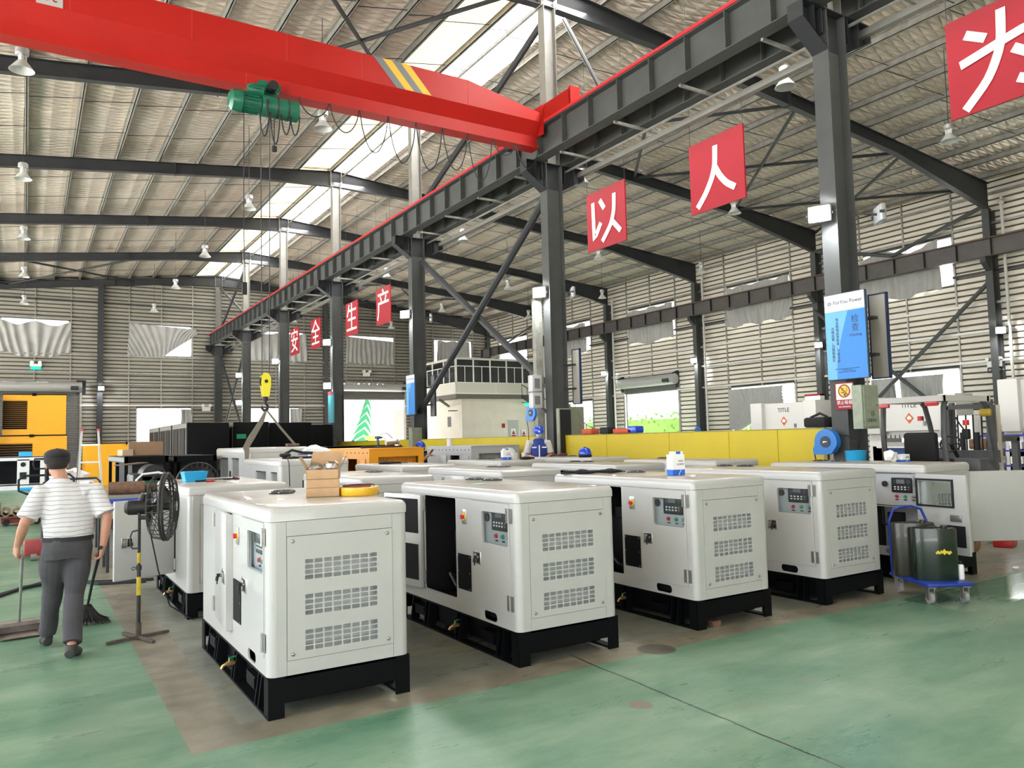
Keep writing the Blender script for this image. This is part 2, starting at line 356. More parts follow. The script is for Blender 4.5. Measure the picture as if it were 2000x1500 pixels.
# ---- ceiling
PX=[-8.3+1.36*i for i in range(13)]+[9.03]+[10.42]+[10.98,12.25]+[13.55+1.4*i for i in range(13)]
ceil=struct('ceiling')
g=MB(); xs=[XL-.6+.34*i for i in range(int((XW-XL+1.2)/.34)+1)]; ys=[Y0-1+.7*i for i in range(87)]
sp=sorted(PX)
def sag(x,y):
    for a,b in zip(sp,sp[1:]):
        if a<=x<=b: u=(x-a)/(b-a); return math.sin(PI*u)*(.05+.035*math.sin(y*1.7+a*2.1)+.02*math.sin(y*4.1+a))
    return 0
vs_=[(x,y,roofz(x)+.23-sag(x,y)) for x in xs for y in ys]; ny=len(ys)
g.add(vs_,[(i*ny+j,i*ny+j+1,(i+1)*ny+j+1,(i+1)*ny+j) for i in range(len(xs)-1) for j in range(ny-1)])
obj('insulation_blanket',g,FOIL,ceil,sharp=3)
rs=MB(); 
for (a,b) in ((XL-.6,CX),(CX,XW+.4)): rs.add([(a,Y0-1,roofz(a)+.36),(b,Y0-1,roofz(b)+.36),(b,YB+.1,roofz(b)+.36),(a,YB+.1,roofz(a)+.36)],[(0,1,2,3)])
obj('roof_sheet',rs,mat('roof_sheet_grey',(.35,.36,.37),.6),ceil)
def zpurl(x,y0,y1):
    m_=MB(); z=roofz(x); m_.box(x-.012,y0,z,x+.012,y1,z+.19); m_.box(x-.012,y0,z,x+.065,y1,z+.014); m_.box(x-.06,y0,z+.176,x+.012,y1,z+.19); m_.box(x+.055,y0,z,x+.065,y1,z+.03); return m_
for x in PX: obj('purlin',zpurl(x,Y0-1,YB),GALV,ceil)
rp=MB(); rp.tube([(10.86,2,roofz(10.86)-.18),(10.86,YB-.3,roofz(10.86)-.18)],.045); obj('pipe',rp,GALV,ceil)
for k in range(7):
    y0=YS[k-1]+.15 if k else 1.5; y1=YS[k]-.15
    p=MB(); a,b=9.12,10.32; p.box(a,y0,roofz(a)+.10,b,y1,roofz(a)+.11); p.v=[(x,y,z+(roofz(x)-roofz(a))) for x,y,z in p.v]; obj('cream_rooflight_panel',p,CREAML,ceil,label='cream insulated rooflight panel')
    p=MB(); a,b=10.50,11.95; p.box(a,y0,roofz(a)+.10,b,y1,roofz(a)+.11); p.v=[(x,y,z+(roofz(x)-roofz(a))) for x,y,z in p.v]; obj('clear_rooflight_panel',p,SKYW,ceil,label='bright clear rooflight panel')
sr=MB()
for k in range(6):
    for f in (.33,.67):
        y=YS[k]+7.63*f
        for a,b in zip(sp,sp[1:]): sr.tube([(a,y+.12,roofz(a)+.07),(b,y-.12,roofz(b)+.07)],.011,4)
obj('sag_rods',sr,DARK,ceil,kind='stuff')
cleats=MB()
# ---- walls
def mapB(a,z,o): return (a,YB-o,z)
def mapR(a,z,o): return (XW-o,a,z)
def sub(iv,h):
    out=[]
    for a,b in iv:
        if h[1]<=a or h[0]>=b: out.append((a,b)); continue
        if h[0]>a: out.append((a,h[0]))
        if h[1]<b: out.append((h[1],b))
    return out
def lim(mp,a0,a1,z):
    if mp is mapB: return [(max(a0,CX-(13.12-z)/.112),min(a1,CX+(13.12-z)/.09))]
    return [(a0,a1)]
def wall(name,mp,a0,a1,zt,holes,slat,bats,girts,pitch=.235):
    root=struct(name); bk=MB(); zs=sorted({0,zt}|{h[2] for h in holes}|{h[3] for h in holes}|{.0+i*.5 for i in range(int(zt/.5)+1)}|({10.4+.08*i for i in range(34)} if mp is mapB else set()))
    for z0,z1 in zip(zs,zs[1:]):
        iv=lim(mp,a0,a1,z1)
        for h in holes:
            if h[2]<z1-1e-6 and h[3]>z0+1e-6: iv=sub(iv,h)
        for a,b in iv:
            if b-a>.01: bk.add([mp(a,z0,-.02),mp(b,z0,-.02),mp(b,z1,-.02),mp(a,z1,-.02),mp(a,z0,-.08),mp(b,z0,-.08),mp(b,z1,-.08),mp(a,z1,-.08)],[(0,1,2,3),(7,6,5,4),(0,4,5,1),(1,5,6,2),(2,6,7,3),(3,7,4,0)])
    obj('wall_sheet',bk,BACKING,root,smooth=False)
    sd=MB(); z=.05; hgt=pitch*.80
    while z<zt-.05:
        iv=lim(mp,a0,a1,z+hgt)
        for h in holes:
            if h[2]<z+hgt and h[3]>z: iv=sub(iv,h)
        for a,b in iv:
            if b-a>.02:
                q=[(z,0),(z+.02,.045),(z+hgt-.03,.06),(z+hgt,.0)]
                sd.add([mp(a,zz,o) for zz,o in q]+[mp(b,zz,o) for zz,o in q],[(i,i+1,i+5,i+4) for i in range(3)]+[(0,3,2,1),(4,5,6,7)])
        z+=pitch
    obj('corrugated_siding',sd,slat,root,kind='stuff',smooth=False)
    for a in bats:
        segs=[(.1,zt if mp is mapR else roofz(a)+.1)]
        for h in holes:
            if h[0]-.02<a<h[1]+.02: segs=sub(segs,(h[2],h[3]))
        bb=MB()
        for s0,s1 in segs: bb.add([mp(a-.03,s0,.03),mp(a+.03,s0,.03),mp(a+.03,s1,.03),mp(a-.03,s1,.03),mp(a-.03,s0,.10),mp(a+.03,s0,.10),mp(a+.03,s1,.10),mp(a-.03,s1,.10)],[(3,2,1,0),(4,5,6,7),(0,1,5,4),(1,2,6,5),(2,3,7,6),(3,0,4,7)])
        obj('batten',bb,GALV,root)
    for z,mt_ in girts:
        iv=[(a0,a1)] if mp is mapR else lim(mp,a0,a1,z+.1)
        for h in holes:
            if h[2]<z<h[3]: iv=sub(iv,h)
        gg=MB()
        for a,b in iv: gg.bar(mp(a,z,.14),mp(b,z,.14),.07,.09)
        obj('girt',gg,mt_,root)
    return root
BU=[(-1.35,2.1),(5.4,9.0),(12.7,16.3),(19.5,23.1),(26.4,29.7)]; BL=[(5.8,9.0),(12.5,16.0)]
hB=[(a,b,7.45,9.4) for a,b in BU]+[(a,b,1.0,4.16) for a,b in BL]+[(-6.5,2.7,0,5.1),(19.0,23.9,0,5.35)]
RU=[(8.7,12.6),(16.5,20.4),(24.3,28.3),(32.2,36.2),(40.0,43.9),(47.6,51.5)]; RLw=[(16.5,20.4),(24.3,28.3),(40.0,43.9)]
hR=[(a,b,7.35,9.3) for a,b in RU]+[(a,b,1.0,4.05) for a,b in RLw]+[(32.1,36.7,0,4.55)]
GW=mat('pale_girt',(.62,.60,.56),.4,.2)
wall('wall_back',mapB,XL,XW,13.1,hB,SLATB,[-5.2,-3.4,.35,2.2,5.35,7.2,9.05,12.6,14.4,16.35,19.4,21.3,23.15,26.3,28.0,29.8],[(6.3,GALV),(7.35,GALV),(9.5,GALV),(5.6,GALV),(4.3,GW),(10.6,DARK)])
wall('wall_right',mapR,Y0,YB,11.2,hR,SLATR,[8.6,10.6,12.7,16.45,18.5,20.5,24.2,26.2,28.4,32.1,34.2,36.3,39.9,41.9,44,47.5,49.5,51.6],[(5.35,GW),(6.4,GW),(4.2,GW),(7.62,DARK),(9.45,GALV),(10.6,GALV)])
def mapF(a,z,o): return (a,Y0+o,z)
_mb=mapB
fw=MB(); fw.box(XL,Y0-.12,0,-4,Y0-.02,12.6); fw.box(-4,Y0-.12,4.5,4,Y0-.02,12.6); fw.box(4,Y0-.12,0,XW,Y0-.02,12.6); struct('wall_front_unseen',fw,SLATR)  # unseen wall added to cut light from behind the camera; opening sized for light
# ---- windows
wn=0
def window(mp,a0,a1,z0,z1,nv,nh,glz=True):
    global wn; wn+=1; root=struct(f'window_{wn}'); f=MB(); t=.05
    def bx(mb,a,b,c,d,o0=-.06,o1=.04): mb.add([mp(a,c,o0),mp(b,c,o0),mp(b,d,o0),mp(a,d,o0),mp(a,c,o1),mp(b,c,o1),mp(b,d,o1),mp(a,d,o1)],[(3,2,1,0),(4,5,6,7),(0,1,5,4),(1,2,6,5),(2,3,7,6),(3,0,4,7)])
    bx(f,a0,a1,z0,z0+t); bx(f,a0,a1,z1-t,z1); bx(f,a0,a0+t,z0,z1); bx(f,a1-t,a1,z0,z1); obj('window_frame',f,WFRAME,root)
    for i in range(1,nv): m_=MB(); a=a0+(a1-a0)*i/nv; bx(m_,a-.02,a+.02,z0+t,z1-t,-.04,.02); obj('mullion',m_,WFRAME,root)
    for i in range(1,nh): m_=MB(); z=z0+(z1-z0)*(.62 if nh==2 else i/nh); bx(m_,a0+t,a1-t,z-.02,z+.02,-.04,.02); obj('transom',m_,WFRAME,root)
    for i in range(nv):
        m_=MB(); a=a0+(a1-a0)*i/nv; b=a0+(a1-a0)*(i+1)/nv; m_.add([mp(a,z0,-.02),mp(b,z0,-.02),mp(b,z1,-.02),mp(a,z1,-.02)],[(0,1,2,3)]); obj('pane',m_,GLASS,root)
for a,b in BU: window(mapB,a,b,7.45,9.4,4,1)
for a,b in BL: window(mapB,a,b,1.0,4.16,4,2)
for a,b in RU: window(mapR,a,b,7.35,9.3,4,1)
for a,b in RLw: window(mapR,a,b,1.0,4.05,4,2)
# ---- roller shutter doors
def shutter(n,mp,a0,a1,zo,ztop,full):
    root=struct(f'door_{n}'); s=MB(); z=zo
    while z<ztop-.02:
        q=[(z,.02),(z+.05,.055),(z+.10,.02)]; s.add([mp(a0,zz,o) for zz,o in q]+[mp(a1,zz,o) for zz,o in q],[(0,1,4,3),(1,2,5,4)]); z+=.10
    obj('shutter_curtain',s,mat('shutter_grey',(.36,.36,.35) if not full else (.17,.165,.155),.5,.2),root,kind='stuff')
    r_=MB(); r_.cyl(mp(a0-.1,ztop+.28,.42),mp(a1+.1,ztop+.28,.42),.30,n=20); obj('roller_drum',r_,mat('drum_grey',(.40,.40,.385),.45,.3),root)
    for a in (a0-.06,a1+.06):
        g_=MB(); g_.bar(mp(a,0,.06),mp(a,ztop,.06),.12,.12,up=(1,0,0)); obj('guide_rail',g_,GALV,root)
        e_=MB(); e_.bar(mp(a,ztop-.15,.05),mp(a,ztop+.7,.35),.05,.5,up=(1,0,0)); obj('end_bracket',e_,DARK,root)
    mt_=MB(); mt_.cyl(mp(a0+.1 if mp is mapR else a1-.1,ztop+.2,.75),mp(a0+.5 if mp is mapR else a1-.5,ztop+.2,.75),.12); obj('drive_motor',mt_,DARK,root)
shutter(1,mapB,-6.5,2.7,0,5.1,True); shutter(2,mapB,19.0,23.9,4.75,5.35,False); shutter(3,mapR,32.1,36.7,4.2,4.55,False)
# ---- curtains
def curtain(mp,a0,a1,zt,zb,label,folds=9,ph=0,amp=.05,off=.15,drift=0):
    g=MB(); nu,nv=72,16
    T=zt if callable(zt) else (lambda u:zt); B=zb if callable(zb) else (lambda u:zb)
    vs=[]
    for i in range(nu+1):
        u=i/nu
        for j in range(nv+1):
            v=j/nv; o=off+amp*math.sin(folds*2*PI*(u+drift*v*(u-.5))+ph+1.3*math.sin(5*u+ph))*(.5+.5*v)+.02*math.sin(23*u+7*v+ph)
            a=a0+(a1-a0)*u+.05*math.sin(9*u+4*v+ph); z=T(u)+(B(u)-T(u))*v; vs.append(mp(a,z,o))
    g.add(vs,[(i*(nv+1)+j,i*(nv+1)+j+1,(i+1)*(nv+1)+j+1,(i+1)*(nv+1)+j) for i in range(nu) for j in range(nv)])
    return tag(obj('curtain',g,CURT,sharp=3),label,'curtain','grey curtains over the windows')
curtain(mapB,-1.45,2.2,lambda u:9.15+.12*math.cos(4*PI*u),lambda u:7.25+.1*math.cos(2*PI*u)+.08*math.sin(15*u),'grey curtain fully drawn in swags over the leftmost upper window of the far wall',6,.4,.09,drift=.6)
curtain(mapB,5.3,9.3,lambda u:9.45-.22*u,lambda u:(7.36+.04*math.sin(9*u)) if u<.5 else 7.36+(u-.5)*3.1,'grey curtain pulled up aslant, baring the lower right of its far wall window',8,1.1,.08,drift=1.2)
curtain(mapB,12.6,16.5,lambda u:9.25+.08*math.sin(14*u),lambda u:7.3+.1*math.sin(8*u),'grey curtain on the far wall window behind the hanging red boards',9,2.0,.07)
curtain(mapB,19.4,23.2,lambda u:9.3-.25*u,lambda u:7.35+.07*math.sin(20*u),'grey curtain on the far wall window above the open roller shutter',11,.2,.07)
curtain(mapB,26.6,29.5,lambda u:9.3+.05*math.sin(16*u),7.4,'short grey curtain on the far wall window above the upstairs office',9,.9,.06)
curtain(mapB,8.35,9.0,4.05,2.9,'small scrap of grey curtain at the right of the lower left far wall window',4,0,.05)
curtain(mapB,15.3,16.2,4.1,lambda u:1.2+.2*u,'grey curtain gathered at the right of the lower far wall window',5,.5,.06)
curtain(mapR,16.95,20.6,lambda u:9.15+.15*math.cos(9*u),lambda u:7.2-.35*max(0,u-.55)+.1*math.sin(11*u),'torn grey curtain on the nearest upper window of the right wall',7,.7,.08)
curtain(mapR,24.2,28.3,lambda u:9.25+.05*math.sin(20*u),lambda u:7.2+.08*math.cos(6*PI*u),'grey curtain with deep sagging folds on the second upper window of the right wall',6,1.9,.09,drift=.7)
curtain(mapR,32.2,36.2,lambda u:9.2+.05*math.sin(17*u),lambda u:7.18+.1*math.sin(9*u),'grey curtain on the upper window above the right wall roller shutter',8,.3,.07)
curtain(mapR,40.3,43.9,lambda u:9.15+.08*math.sin(11*u),lambda u:7.2+.15*math.sin(7*u),'grey curtain on the fourth upper window of the right wall',9,1.2,.07)
curtain(mapR,24.9,28.4,3.95,lambda u:1.7+1.1*abs(u-.85)**.7,'grey curtain knotted to one side over the lower right wall window',10,.2,.07,drift=1.5)
curtain(mapR,17.1,19.0,3.85,lambda u:1.9,'right half of the grey curtains behind the forklift roof',7,.1,.06)
curtain(mapR,19.1,20.3,3.85,lambda u:1.9,'left half of the grey curtains behind the forklift roof',5,.9,.06)
# ================================================================ FRAME
def dep(x):
    if x<CX: e=max(0,1-(x-(XL))/6); c=max(0,1-(CX-x)/3.4)
    else: e=max(0,1-(XW-.3-x)/6); c=max(0,1-(x-CX)/3.4)
    return .42+.62*e+.22*c
def rafter(y,i):
    t=thing('roof_rafter',f'dark steel roof rafter with haunched ends, {ORD[i]} of the frames','roof beam',(CX,y,roofz(CX)),0,'roof rafters')
    o=Vector((CX,y,roofz(CX)))
    for nm,xa,xb in (('left_rafter',XL,CX),('right_rafter',CX,XW-.3)):
        xs=[xa+(xb-xa)*k/24 for k in range(25)]; m_=MB()
        for k in range(24):
            a,b=xs[k],xs[k+1]; ta,tb=roofz(a),roofz(b); ba,bb=ta-dep(a),tb-dep(b)
            def q(x,z,yy): return (x-o.x,yy,z-o.z)
            m_.add([q(a,ba,-.005),q(b,bb,-.005),q(b,tb,-.005),q(a,ta,-.005),q(a,ba,.005),q(b,bb,.005),q(b,tb,.005),q(a,ta,.005)],[(0,1,2,3),(7,6,5,4)])
            for za,zb in ((ba,bb),(ta-.014,tb-.014)):
                m_.add([q(a,za,-.11),q(b,zb,-.11),q(b,zb,.11),q(a,za,.11),q(a,za+.014,-.11),q(b,zb+.014,-.11),q(b,zb+.014,.11),q(a,za+.014,.11)],[(3,2,1,0),(4,5,6,7),(0,1,5,4),(2,3,7,6)])
        obj('beam',m_,DARK,t,sharp=.3)
    for x in (CX-.22,CX+.22,4.5,19.5):
        p=MB(); p.box(x-.012-o.x,-.13,roofz(x)-dep(x)-.03-o.z,x+.012-o.x,.13,roofz(x)+.02-o.z); obj('splice_plate',p,UPST if abs(x-CX)<1 else DARK,t)  # ridge plates are paler: glow of the rooflights put into their colour
    c=MB()
    for x in PX: c.box(x-.004-o.x+.02,-.09,roofz(x)-o.z,x+.07-o.x,.09,roofz(x)+.17-o.z)
    for x in PX[2::2]: c.bar((x-o.x,.3,roofz(x)-o.z+.02),(x-o.x,.02,roofz(x)-dep(x)-o.z+.02),.04,.04)
    obj('purlin_cleats',c,DARK,t,kind='stuff')
for i,y in enumerate(YS): rafter(y if i<6 else YB-.32,i)
for i,y in enumerate(YS):
    yy=y if i<6 else YB-.32
    t=thing('steel_column',f'middle-row steel column under the crane runway, {ORD[i]}' if i else 'nearest middle-row steel column, carrying the blue notice board','column',(CX,yy,0),0,'middle-row columns')
    m_=MB(); m_.hbeam((0,0,0),(0,0,8.2),.46,.28,up=(1,0,0),tf=.016); obj('lower_shaft',m_,STEEL,t)
    m_=MB(); m_.hbeam((0,0,8.2),(0,0,roofz(CX)-.62),.34,.26,up=(1,0,0)); obj('upper_shaft',m_,UPST,t)
    m_=MB(); m_.prism([(-.78,8.2),(-.78,7.95),(-.3,7.62),(.3,7.62),(.9,7.95),(.9,8.2)],-.008,.008,'y')
    m_.box(-.78,-.15,8.19,.9,.15,8.205); m_.bar((-.80,0,7.94),(-.23,0,7.55),.28,.014); m_.bar((.92,0,7.94),(.23,0,7.55),.28,.014); m_.box(-.79,-.14,7.94,-.775,.14,8.2); m_.box(.885,-.14,7.94,.9,.14,8.2)
    for xx in (-.5,-.32,.32,.6): m_.box(xx-.006,-.13,7.8,xx+.006,.13,8.2)
    obj('bracket',m_,DARK,t)
    m_=MB(); m_.box(-.3,-.2,0,.3,.2,.025); obj('base_plate',m_,DARK,t)
for i,y in enumerate([y for y in YS[:6]]):
    t=thing('wall_column',f'dark steel column against the right wall, {ORD[i]}','column',(XW-.35,y,0),0,'right-wall columns')
    m_=MB(); m_.hbeam((0,0,0),(0,0,roofz(XW)-1.0),.46,.26,up=(1,0,0)); obj('shaft',m_,STEEL,t)
    m_=MB(); m_.prism([(-.23,7.55),(-.62,7.85),(-.62,8.05),(-.23,8.05)],-.1,.1,'y'); obj('bracket',m_,DARK,t)
    m_=MB(); m_.tube([(.1,-.5,0),(.1,-.5,10.0),(.14,-.5,10.3)],.055,10); m_.ell((.1,-.5,10.1),(.11,.11,.11),8,6); tag(obj('downpipe',m_,mat('pvc_pipe',(.58,.56,.52),.5),None,loc=(XW-.48,y,0)),f'pale rainwater pipe beside the {ORD[i]} right-wall column','pipe','right-wall rainwater pipes')
for i,x in enumerate([-3.2,3.75,17.8,24.6,XW-.2]):
    t=thing('wall_column',f'dark steel gable column on the far wall, {["behind the shutter at far left","left of the middle row","right of the middle row","right of the open shutter","in the right corner"][i]}','column',(x,YB-.3,0),0,'far-wall columns')
    m_=MB(); m_.hbeam((0,0,0),(0,0,roofz(x)-.4),.3,.3,up=(0,1,0)); obj('shaft',m_,STEEL if i!=1 else DARK,t)
# ---- crane runways
def runway(name,x,lab,side,y1=YB-.1):
    t=thing(name,lab,'crane runway',(x,Y0,8.2)); L_=y1-Y0
    m_=MB(); m_.hbeam((0,0,.36),(0,L_,.36),.70,.30,up=(0,0,1),tf=.018); obj('runway_girder',m_,STEEL,t)
    m_=MB(); m_.bar((0,0,.745),(0,L_,.745),.06,.07); obj('crane_rail',m_,RUST,t)
    if side<0:
        m_=MB(); m_.bar((-.13,0,.755),(-.13,L_,.755),.05,.06); 
        for k in range(int(L_/1.5)): m_.bar((-.13,k*1.5,.70),(-.13,k*1.5,.75),.02,.02)
        obj('conductor_rail',m_,RAILRED,t)
    st=None; y=.55
    while y<L_:
        if st is None:
            st=MB(); 
            for s_ in (-1,1): st.box(min(s_*.01,s_*.145),-.01,.03,max(s_*.01,s_*.145),.01,.69)
            st=mkmesh('stiffener',st,STEEL)
        o=obj('stiffener',st,None,t); o.location=(0,y,0); y+=.954
    return t
runway('crane_runway',10.15,'long grey steel crane runway girder with red conductor rail along the middle columns',-1)
runway('crane_runway',11.05,'second runway girder on the far side of the middle columns',1)
t=thing('brace_truss','ladder-like horizontal brace truss under the runway girders','brace',(11.45,Y0,8.1))
m_=MB(); m_.bar((0,0,0),(0,YB-Y0-.1,0),.12,.12); obj('chord',m_,UPST,t)
m_=MB(); m_.tube([(-.45,0,.0),(-.45,YB-Y0-.1,.0)],.03,6); obj('conduit',m_,GALV,t)
lm=MB(); lm.bar((-1.25,0,.06),(.05,0,.06),.05,.05); lm=mkmesh('rung',lm,GALV); y=.9
while y<YB-Y0: o=obj('rung',lm,None,t); o.location=(0,y,0); y+=1.907
t=thing('wall_runway','brown-grey crane runway girder bracketed off the right-wall columns','crane runway',(XW-.88,Y0,8.05))
m_=MB(); m_.hbeam((0,0,.33),(0,YB-Y0-.3,.33),.66,.26); obj('runway_girder',m_,mat('brown_grey_steel',(.085,.075,.07),.5,0,.2,2),t)
m_=MB(); m_.bar((0,0,.69),(0,YB-Y0-.3,.69),.06,.06); obj('crane_rail',m_,RUST,t)
st=MB(); st.box(-.12,-.01,.02,-.005,.01,.64); st=mkmesh('stiffener',st,DARK); y=.3
while y<YB-Y0-.3: o=obj('stiffener',st,None,t); o.location=(0,y,0); y+=1.27
# ---- braces
def brace(label,*segs,r=.075,mt_=DARK,name='cross_brace'):
    t=thing(name,label,'brace',tuple(segs[0][0]))
    o=Vector(segs[0][0])
    for a,b in segs: m_=MB(); m_.tube([Vector(a)-o,Vector(b)-o],r,8); obj('strut',m_,mt_,t)
brace('large X brace of dark tubes between the second and third middle columns',((CX,YS[1]+.15,7.55),(CX,YS[2]-.1,2.6)),((CX+.16,YS[2]-.1,7.45),(CX+.16,YS[1]+.15,2.65)),r=.095)
brace('upper diagonal brace from the second column head down to the runway',((CX,YS[1]+.1,11.9),(CX,YS[2]-.2,9.1)),r=.085)
brace('thin strut frame above the end of the red crane',((CX+.3,YS[1]-.3,11.8),(CX+.3,YS[1]-1.8,9.2)),((CX+.3,YS[1]-1.8,9.2),(CX+.3,YS[1]-6,9.35)),((CX+.3,YS[1]-1.8,9.2),(CX+.3,YS[1]+5,8.95)),r=.05)
brace('lower X brace on the far middle bay beside the gable',((CX,YS[5],7.5),(CX,YB-.5,1.4)),((CX+.1,YB-.5,7.5),(CX+.1,YS[5],1.4)),r=.07)
brace('upper X brace on the far middle bay beside the gable',((CX,YS[5],12),(CX,YB-.5,9)),((CX+.1,YB-.5,12),(CX+.1,YS[5],9)),r=.07)
xw=XW-.5
brace('V brace high on the right wall above the runway girder',((xw,YS[1],10.1),(xw,18.75,8.95)),((xw,YS[2],10.0),(xw,18.75,8.95)),r=.08,mt_=STEEL)
brace('X brace on the right wall behind the forklift',((xw,YS[1],7.2),(xw,YS[2],.6)),((xw-.15,YS[2],7.2),(xw-.15,YS[1],.6)),r=.08,mt_=STEEL)
brace('V brace high in the far right corner',((xw,YS[5],9.9),(xw,49.5,8.95)),((xw,YB-.4,9.9),(xw,49.5,8.95)),r=.08)
def rbr(lab,pts):
    segs=[]
    for (xa,ya),(xb,yb) in pts: segs.append(((xa,ya,roofz(xa)-.2),(xb,yb,roofz(xb)-.2)))
    brace(lab,*segs,r=.055,name='roof_brace')
rbr('X bracing under the roof between the first two frames left of the rooflight',[((1.5,YS[0]),(10.2,YS[1])),((1.5,YS[1]),(10.2,YS[0]))])
rbr('X bracing under the roof left of the crane girder between second and third frames',[((4.4,YS[1]),(10.2,YS[2])),((4.4,YS[2]),(10.2,YS[1]))])
rbr('X bracing under the roof in the last left bay',[((-8,YS[5]),(-1,YB-.5)),((-1,YS[5]),(-8,YB-.5)),((-1,YS[5]),(5.5,YB-.5)),((5.5,YS[5]),(-1,YB-.5))])
rbr('X bracing under the roof between the first two frames on the right',[((14.5,YS[1]),(20,YS[2])),((20,YS[1]),(14.5,YS[2])),((20,YS[1]),(25.6,YS[2])),((25.6,YS[1]),(20,YS[2])),((25.6,YS[1]),(30.8,YS[2])),((30.8,YS[1]),(25.6,YS[2]))])
rbr('X bracing under the roof in the last right bay',[((14.5,YS[5]),(20,YB-.5)),((20,YS[5]),(14.5,YB-.5)),((20,YS[5]),(25.6,YB-.5)),((25.6,YS[5]),(20,YB-.5))])
# ================================================================ RED CRANE
GY=14.6
cr_=thing('overhead_crane','long red single-girder overhead crane with grey and yellow hazard stripes','crane',(10.0,GY,8.35))
def csec(top): return [(-.26,top),(-.26,.59),(-.07,.30),(-.07,.03),(-.17,.03),(-.17,0),(.17,0),(.17,.03),(.07,.03),(.07,.30),(.26,.59),(.26,top)]
m_=MB(); X_=[(-19,1.15),(-1.95,1.15),(-.05,.80)]
vs_=[(x,)+p for x,tp in X_ for p in csec(tp)]; k=12
f_=[tuple(range(k)),tuple(2*k+j for j in range(k))[::-1]]+[(i*k+j,i*k+(j+1)%k,(i+1)*k+(j+1)%k,(i+1)*k+j) for i in range(2) for j in range(k)]
m_.add(vs_,f_); obj('girder',m_,RED,cr_,sharp=.2)
m_=MB()
for x in (-17,-15.5,-13.5,-11.3,-9.5,-7.6,-5.9,-4.4,-3.3,-1.95): m_.box(x-.008,-.265,.61,x+.008,-.258,1.14)
m_.box(-6.62,-.075,.03,-6.60,-.071,.29); obj('weld_seams',m_,mat('red_seam',(.45,.03,.025),.5),cr_)
for k_,mt_ in ((0,DARK),(1,YTAPE),(2,DARK),(3,YTAPE)):
    x=-4.15+.2*k_; m_=MB(); m_.add([(x,-.263,1.15),(x+.2,-.263,1.15),(x+.2+.5,-.263,.60),(x+.5,-.263,.60),(x,-.266,1.15),(x+.2,-.266,1.15),(x+.7,-.266,.60),(x+.5,-.266,.60)],[(0,1,2,3),(7,6,5,4),(0,4,5,1),(2,6,7,3),(1,5,6,2),(3,7,4,0)]); obj('hazard_stripe',m_,mat('stripe_grey',(.16,.17,.17),.5) if mt_ is DARK else mat('stripe_yellow',(.80,.42,.02),.5),cr_)
for s_ in (0,-18.9):
    m_=MB(); m_.box(s_+.0,-1.3,.60,s_+.26,1.75,1.0); m_.box(s_-.0,-1.34,.57,s_+.26,-1.28,1.04); m_.box(s_-.0,1.73,.57,s_+.26,1.79,1.04); m_.box(s_-.04,-.3,.30,s_+.0,.3,1.0); obj('end_carriage',m_,RED,cr_)
    for y in (-1.0,1.45): m_=MB(); m_.cyl((s_+.06,y,.66),(s_+.2,y,.66),.13,n=18); obj('wheel',m_,RUST,cr_)
m_=MB(); m_.cyl((-.35,1.0,.55),(0,1.0,.55),.11); m_.box(-.15,.85,.35,0,1.15,.75); obj('travel_motor',m_,BLACKM,cr_)
pl=MB(); pl.box(-9.98,-.27,.60,-9.60,-.262,.90); obj('load_plate',pl,mat('plate_grey',(.42,.40,.38),.6),cr_); text('lettering','5t',.26,fy((-9.79,-.272,.75)),SIGNRED,cr_)
# hoist
ho=thing('electric_hoist','green electric wire-rope hoist hanging under the red crane girder','hoist',(3.65,GY-.28,7.98))
m_=MB(); m_.lathe([(.0,-.05),(.19,-.05),(.2,0),(.2,.62),(.185,.64),(0,.64)],22,ax='x'); obj('rope_drum',m_,GREENM,ho)
m_=MB(); m_.lathe([(0,-.62),(.12,-.62),(.19,-.57),(.21,-.45),(.21,-.40),(.165,-.38),(.165,-.06),(0,-.06)],22,ax='x')
for q in range(18): a=2*PI*q/18; m_.bar((-.37,.17*math.cos(a),.17*math.sin(a)),(-.1,.17*math.cos(a),.17*math.sin(a)),.012,.05,up=(0,math.cos(a),math.sin(a)))
obj('hoist_motor',m_,GREENM,ho)
m_=MB(); m_.lathe([(0,-.3),(.09,-.3),(.11,-.24),(.11,-.02),(0,-.02)],16,c=(0,-.05,.24),ax='x'); m_.box(-.3,-.1,.1,0,.05,.2)
for q in range(12): a=2*PI*q/12; m_.bar((-.24,-.05+.11*math.cos(a),.24+.11*math.sin(a)),(-.06,-.05+.11*math.cos(a),.24+.11*math.sin(a)),.01,.03,up=(0,math.cos(a),math.sin(a)))
obj('control_motor',m_,GREENM,ho)
m_=MB(); m_.box(-.05,.12,.12,.28,.18,.55); m_.box(-.05,.38,.12,.28,.44,.55); m_.box(-.05,.0,.15,.28,.5,.19); obj('trolley_frame',m_,GREENM,ho)
for x in (0,.25):
    m_=MB(); m_.cyl((x,.05,.42),(x,.2,.42),.10,n=18); obj('trolley_wheel',m_,GREENM,ho)
m_=MB(); m_.cyl((.17,-.1,.4),(.17,.1,.4),.09); obj('trolley_motor',m_,BLACKM,ho)
m_=MB()
for x in (.22,.42): m_.lathe([(.203,x),(.207,x),(.207,x+.03),(.203,x+.03)],22,ax='x',close=False)
obj('drum_band',m_,DARK,ho)
m_=MB(); m_.tube([(.02,-.22,.05),(.02,-.23,-.28)],.02,6); obj('rope_guide',m_,BLACKM,ho)
hk=thing('hook_block','yellow hook block hanging on wire ropes from the hoist','hook',(3.68,GY-.28,2.45))
m_=MB(); m_.prism([(-.055,.10),(.055,.10),(.085,.3),(.09,.42),(.05,.52),(-.02,.54),(-.075,.48),(-.085,.35)],-.06,-.04,'y'); m_.prism([(-.055,.10),(.055,.10),(.085,.3),(.09,.42),(.05,.52),(-.02,.54),(-.075,.48),(-.085,.35)],.04,.06,'y'); obj('side_plate',m_,mat('hook_yellow',(.75,.66,.03),.45),hk)
